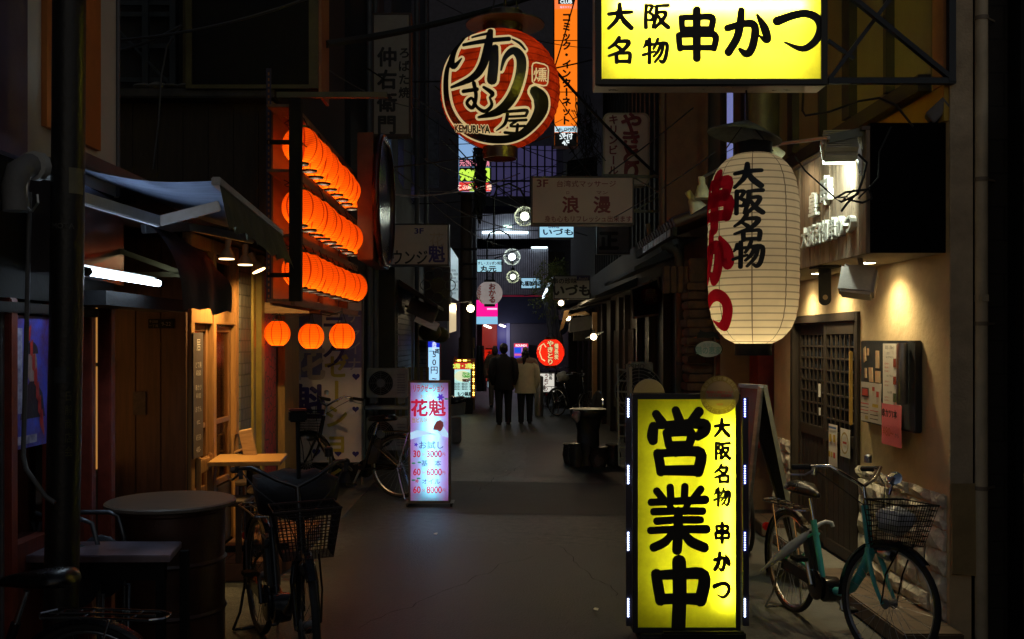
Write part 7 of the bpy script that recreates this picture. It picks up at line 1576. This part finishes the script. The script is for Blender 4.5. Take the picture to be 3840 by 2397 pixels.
g.box(fx(1150), fx(1320), 45.4, 45.49, fz(418), fz(414)); g.box(fx(1150), fx(1320), 45.4, 45.49, fz(382), fz(380)); g.box(fx(1060), fx(1340), 45.2, 45.38, fz(478), fz(455)); g.build('window_mullion', BLK, EB)
MB().box(fx(1245), fx(1340), 45.3, 45.8, fz(655), fz(590)).build('dark_window', mat('dark_pane', (.01, .01, .015), .15), EB)
MB().box(fx(1175), fx(1330), 43.8, 44.2, fz(765), fz(702)).build('blue_fascia', mat('blue_fascia', (.035, .04, .085), .6, var=.15), EB); MB().box(fx(1172), fx(1330), 43.79, 44.0, fz(701.8), fz(700)).build('red_line', E_('#8c1430', .6), EB)
MB().box(fx(1205), fx(1340), 44.0, 44.2, fz(920), fz(766)).build('shop_panel', mat('violet_panel', (.13, .12, .15), .6, var=.12), EB)
MB().box(fx(1176), fx(1200), 44.3, 44.6, fz(920), fz(766)).build('blue_glow_wall', emit('blue_glow_wall', (.02, .016, .13), .9), EB); MB().box(fx(1140), fx(1175.6), 44.5, 44.7, fz(920), fz(766)).build('red_glow_wall', emit('red_glow_wall', (.22, .018, .012), .8), EB)  # both walls glow by themselves, the light put into their material
MB().box(fx(1198), fx(1206), 43.9, 44.3, fz(920), fz(762)).build('glow_post', emit('violet_glow', (.16, .16, .34), .6), EB)  # post lit by its own emission as well
for k in range(5): [MB().ball((fx(u), 44.2, fz(v)), .07, .07, .04, 8, 6).build('shop_spot', emit('spot_shop', (1, .9, .75), 5), EB) for u, v in ((1147+k*3, 770+k*1.3), (1184+k*2.2, 769+k*.8))]
lamp('shop_light', 'POINT', (fx(1190), 42.9, fz(790)), 17, (.85, .8, 1), EB, .15); lamp('tube_light', 'POINT', (fx(1195), 43.6, fz(553)), 26, (.8, .9, 1), EB, .2)
dk2 = solo(MB().box(fx(1060), fx(1127), 43, 46, 0, fz(150)), 'corner_block', mat('corner_dark', (.05, .05, .06), .8), 'dark corner building at the far left end of the alley', 'building')
PS = thing('pink_sign', 'bright magenta and pale blue lit sign with two white bars at the alley end', 'sign', (fx(1151), 42.5, fz(766)))
Yp = 42.5; pan(PS, 1127, 1177, 710, 749, Yp, emit('lit_magenta', (.95, .008, .30), 1.05), 'magenta_panel'); pan(PS, 1127, 1177, 749.3, 767, Yp, E_('#8ac4e6', 1.0), 'blue_panel')
pan(PS, 1152, 1176, 714, 718, Yp-.01, E_('#f4c8f0', 1.1), 'white_bar'); pan(PS, 1152, 1176, 729, 733, Yp-.01, E_('#f4c8f0', 1.1), 'white_bar'); a, b = at(1127, 767, Yp), at(1177, 710, Yp); MB().box(a.x, b.x, Yp+.004, Yp+.3, a.z, b.z).build('housing', BLK, PS)
def poster(label, u0, u1, v0, v1, Y):
    t = thing('lit_poster', label, 'poster', at((u0+u1)/2, v1, Y)); a, b = at(u0-1.5, v1+1.5, Y), at(u1+1.5, v0-1.5, Y); MB().box(a.x, b.x, Y+.004, Y+.1, a.z, b.z).build('frame', mat('poster_frame', (.3, .3, .4), .4), t)
    pan(t, u0, u1, v0, v1, Y, E_('#8a4ad0', .9), 'sheet'); h = v1-v0; pan(t, u0, u1, v0, v0+h*.16, Y-.006, E_('#e0303c', 1), 'red_head')
    T2(t, 'ROUND1', (u0+u1)/2, v0+h*.09, h*.13, E_('#ffe8f0', 1.1), Y-.02, bold=.05, sx=.9)
    pan(t, u0+1, (u0+u1)/2, v0+h*.2, v0+h*.45, Y-.006, E_('#1c5ae0', .9), 'blue_block'); pan(t, (u0+u1)/2+1, u1-1, v0+h*.2, v0+h*.45, Y-.006, E_('#c87ad8', .9), 'lilac_block'); pan(t, u0+1, u1-1, v0+h*.5, v0+h*.58, Y-.006, E_('#e86a8c', .9), 'pink_block'); pan(t, u0+1, u1-1, v0+h*.62, v0+h*.8, Y-.006, E_('#4a38c8', .9), 'violet_block')
    return t
poster('lit bowling poster on the end wall left of the red lantern', 1216, 1249, 813, 862, 43.7); poster('lit bowling poster on the end wall right of the red lantern, mostly hidden', 1325, 1348, 813, 862, 43.7)
S15 = sign('floor_sign', 'lit white bird restaurant floor sign with red kana behind the bollard', 'floor sign', 1274, 1313, 882, 929, 24, .2, emit('lit_milk', (.72, .68, .60), .9), mat('milk_frame', (.2, .19, .17), .5), [('うめどり', 1292, 905, 9.5, V_('#c01408'), True, .03, .95), ('焼鳥', 1302, 890, 8, INK, True, .02), ('串料理', 1280, 895, 4, INK, True, .02), ('鳥', 1284, 918, 12, V_('#6a6258'), False, .03)], fw=.02)
S16 = sign('floor_sign', 'slim lit pale blue floor sign with black katakana left of the couple', 'floor sign', 1152, 1166, 876, 918, 30, .2, emit('lit_slim', (.46, .62, .72), .7), BLK, [('ホルモン', 1157, 888, 5, V_('#a02828'), True, .03), ('マルフク', 1160, 900, 8.5, INK, True, .03, .95)], fw=.02)
tp_ = solo(MB().sheet(lambda u, v: at(1126+18*u+6*v*u+1.2*math.sin(u*26), 818+108*v, 28.5+.3*math.sin(u*13)), 24, 6), 'tarpaulin', mat('tarp_grey', (.3, .32, .36), .5, var=.3, bump=.4, bscale=9), 'pale hanging plastic tarpaulin left of the couple', 'sheet', smooth=60)
solo(MB().disc(at(1326, 775, 30), (0, -1, .0), .23).disc(at(1326, 775, 29.99), (0, -1, 0), .2), 'round_road_sign', mat('road_blue', (.03, .10, .32), .5), 'round blue road sign behind the vinyl sheet', 'road sign')
g = thing('bicycle_row', 'dim heap of parked bicycles under the red lantern at the far right', 'bicycles', (1.35, 29, 0))
bicycle('bicycle', 'far bicycle below the red grilled chicken lantern', (1.25, 27.5, 0), R(100), 15, BLKG, motor=False); bicycle('bicycle', 'farthest bicycle right of the lit bird floor sign', (1.9, 28.5, 0), R(110), -10, BLKG, motor=False)
bpy.data.objects.remove(g)
sv = solo(MB().box(1.9, 2.0, 21, 21.1, 0, 2.4), 'timber_post', mat('post_pale', (.3, .18, .08), .6), 'pale timber post lit warm at the right shop front', 'post')
for k, (x, y) in enumerate(((.05, 13.6), (-.62, 9.2), (.62, 6.6))):
    s_ = random.uniform(.012, .024); pts = [(x+s_*random.uniform(.6, 1.3)*math.cos(t), y+1.6*s_*random.uniform(.6, 1.3)*math.sin(t), .012+random.uniform(0, .012)) for t in [2*math.pi*j/7 for j in range(7)]]
    solo(MB().prism(pts, (0, 0, .003)), 'paper_scrap', PAPERW, ['pale paper scrap on the road right of the lit price sign', 'small paper scrap on the asphalt near the gutter', 'paper scrap on the road left of the yellow floor sign', 'tiny pale scrap on the road before the couple', 'paper scrap on the road behind the yellow floor sign'][k], 'litter')
# ================================================================== people
SKIN = mat('skin', (.42, .24, .16), .5, var=.1, bump=.05); HAIR = mat('hair_black', (.012, .010, .010), .4, bump=.3, stretch=(1, 1, .2), bscale=90)
def skin_body(verts, edges, m, parent):
    me = bpy.data.meshes.new('body'); me.from_pydata([v[0] for v in verts], edges, []); o = bpy.data.objects.new('body', me); COL.objects.link(o)
    md = o.modifiers.new('s', 'SKIN'); md.use_smooth_shade = True
    for i, v in enumerate(verts): me.skin_vertices[0].data[i].radius = v[1]; me.skin_vertices[0].data[i].use_root = (i == 0)
    o.modifiers.new('u', 'SUBSURF').levels = 2
    dg = bpy.context.evaluated_depsgraph_get(); ev = o.evaluated_get(dg); m2 = bpy.data.meshes.new_from_object(ev); bpy.data.objects.remove(o)
    mb = MB(WM[parent.name]); mb.add([v.co for v in m2.vertices], [tuple(p.vertices) for p in m2.polygons]); return mb.build('body', m, parent, 80)
def person(label, loc, rz, ht, coatm, trm, coat_len=.78, wide=1., female=False, stride=.04, face=False, hairm=HAIR, lean=0):
    t = thing('person', label, 'person', loc, rz); k = ht/1.72; M = WM[t.name] @ Matrix.Scale(k, 4)
    w = .19*wide
    V = [((0, 0, .94), (.13, .09)), ((0, 0, 1.12), (.125, .085)), ((0, 0, 1.34), (.14, .09)), ((0, -.005, 1.46), (.06, .055)), ((0, .0, 1.54), (.048, .05)), ((0, .02, 1.60), (.07, .085)), ((0, .015, 1.67), (.068, .08)),
         ((w, 0, 1.38), (.055, .055)), ((w+.05, -.04, 1.12), (.042, .042)), ((w+.03, .06, .92), (.032, .032)), ((w-.0, .10, .86), (.028, .034)),
         ((-w, 0, 1.38), (.055, .055)), ((-w-.05, -.04, 1.12), (.042, .042)), ((-w-.03, .06, .92), (.032, .032)), ((-w+.0, .10, .86), (.028, .034)),
         ((.09, 0, .86), (.085, .085)), ((.10, stride*.6, .48), (.055, .06)), ((.10, stride*.2, .10), (.038, .042)), ((.10, stride*.2+.10, .035), (.035, .028)),
         ((-.09, 0, .86), (.085, .085)), ((-.10, -stride*.6+.02, .48), (.055, .06)), ((-.10, -stride, .10), (.038, .042)), ((-.10, -stride+.10, .035), (.035, .028))]
    E = [(0, 1), (1, 2), (2, 3), (3, 4), (4, 5), (5, 6), (2, 7), (7, 8), (8, 9), (9, 10), (2, 11), (11, 12), (12, 13), (13, 14), (0, 15), (15, 16), (16, 17), (17, 18), (0, 19), (19, 20), (20, 21), (21, 22)]
    skin_body(V, E, SKIN, t)
    # fingers on both hands
    fg = MB(M)
    for s in (1, -1):
        for q in range(4): x = s*(w-.0)+(q-1.5)*.014; fg.tube([(x, .10, .85), (x, .115, .81-.004*abs(q-1.5)), (x, .105, .775-.006*abs(q-1.5))], [.008, .008, .006], 6)
        fg.tube([(s*(w-.03), .11, .86), (s*(w-.045), .13, .83), (s*(w-.04), .135, .80)], [.009, .008, .006], 6)
    fg.build('fingers', SKIN, t, 60)
    tr = MB(M)
    for s, y1_, y2_ in ((1, stride*.6, stride*.2), (-1, -stride*.6+.02, -stride)):
        tr.loft([((s*.10, y2_-.005, .05), .068, .075), ((s*.10, y2_, .10), .066, .073), ((s*.10, (y1_+y2_)/2, .28), .072, .08), ((s*.10, y1_, .48), .082, .088), ((s*.097, y1_*.5, .68), .097, .105), ((s*.092, 0, .86), .108, .12), ((s*.085, 0, .96), .10, .115)], 16)
    tr.build('trousers', trm, t, 70)
    sh = MB(M)
    for s, y2_ in ((1, stride*.2), (-1, -stride)): sh.loft([((s*.10, y2_+.04, .0), .047, .135), ((s*.10, y2_+.04, .025), .05, .138), ((s*.10, y2_+.03, .06), .045, .11), ((s*.10, y2_-.01, .095), .05, .065)], 14)
    sh.build('shoes', mat('shoe_black', (.015, .014, .014), .4), t, 60)
    zb = coat_len; ct = MB(M); a = wide
    ct.loft([((0, 0, zb), .215*a, .165), ((0, 0, zb+.03), .218*a, .168), ((0, 0, .95), .20*a, .15), ((0, 0, 1.12), .19*a, .135), ((0, -.005, 1.28), .205*a, .135), ((0, -.005, 1.38), .205*a, .12), ((0, 0, 1.435), .15*a, .10), ((0, 0, 1.475), .085, .08), ((0, 0, 1.51), .075, .072)], 24)
    for s in (1, -1): ct.tube([(s*(w-.05), 0, 1.40), (s*(w+.015), 0, 1.37), (s*(w+.05), -.02, 1.26), (s*(w+.075), -.045, 1.10), (s*(w+.06), .0, .98), (s*(w+.025), .07, .87)], [.07, .082, .08, .07, .064, .058], 14)
    ct.map(lambda p: p+Vector((.006*math.sin(p[2]*38+p[0]*20), .004*math.sin(p[2]*29), 0))); ct.build('coat', coatm, t, 70)
    hr = MB(M); hr.ball((0, -.015 if not female else -.02, 1.645), .092, .112, .105, 18, 12)
    if not face: hr.ball((0, -.045, 1.60), .082, .07, .085, 14, 10)
    if female and not face: hr.tube([(0, -.10, 1.60), (-.02, -.125, 1.55), (-.03, -.12, 1.47), (-.035, -.11, 1.40)], [.035, .04, .035, .012], 10)
    hr.map(lambda p: p+Vector((.004*math.sin(p[2]*90+p[0]*60), .004*math.sin(p[0]*110), .003*math.sin(p[0]*90)))); hr.build('hair', hairm, t, 70)
    er = MB(M)
    for s in (1, -1): er.ball((s*.083, .02, 1.595), .012, .022, .032, 10, 8)
    er.build('ears', SKIN, t, 60)
    fc = MB(M); fc.ball((0, .108, 1.585), .013, .02, .022, 8, 6); fc.build('nose', SKIN, t, 60)
    ey = MB(M)
    for s in (1, -1): ey.ball((s*.032, .098, 1.615), .012, .006, .008, 8, 6)
    ey.build('eyes', mat('eye_dark', (.03, .02, .02), .2), t, 60)
    if face: MB(M).ball((0, .075, 1.555), .07, .055, .055, 14, 10).build('face_mask', mat('mask_black', (.02, .02, .022), .8), t, 60)
    else: MB(M).ball((0, .085, 1.555), .06, .045, .05, 12, 8).build('face_mask', mat('mask_white', (.5, .5, .5), .8), t, 60)
    return t
WOOL = mat('coat_black', (.016, .016, .018), .85, var=.3, bump=.3, bscale=120); CRC = mat('coat_cream', (.80, .72, .46), .85, var=.15, scale=6, bump=.3, bscale=90); TRB = mat('trouser_black', (.014, .014, .017), .8)
person('person in a long black coat walking away, left of the couple', (.03, 21.4, 0), 0.05, 1.72, WOOL, TRB, .74, 1.0, False, .09)
person('person in a cream jacket with tied dark hair, right of the couple', (.50, 21.6, 0), -.04, 1.58, CRC, TRB, .72, 1.16, True, .07)
person('person in a beige jacket and dark mask facing the camera behind the couple', (-.20, 27.0, 0), R(180), 1.60, mat('coat_beige', (.26, .20, .15), .85, bump=.3), mat('trouser_beige', (.22, .18, .14), .8), .74, 1.05, True, .1, True, mat('hat_beige', (.22, .18, .14), .85))
random.seed(77)
for k in range(16):
    y0, y1 = random.uniform(13, 22), random.uniform(15, 30); x0, x1 = random.uniform(-2.1, -1.0), random.uniform(1.2, 2.6); z0, z1 = random.uniform(4.2, 7.5), random.uniform(4.2, 7.5)
    n = 14; sg = random.uniform(.15, .5)
    pts = [(x0+(x1-x0)*i/n, y0+(y1-y0)*i/n, z0+(z1-z0)*i/n-sg*4*(i/n)*(1-i/n)) for i in range(n+1)]
    solo(MB().tube(pts, random.uniform(.006, .014), 5), 'overhead_cable', WIRE, 'thin black cable, one of the many strung across the upper alley', 'cable', 'cables strung across the upper alley', smooth=50)
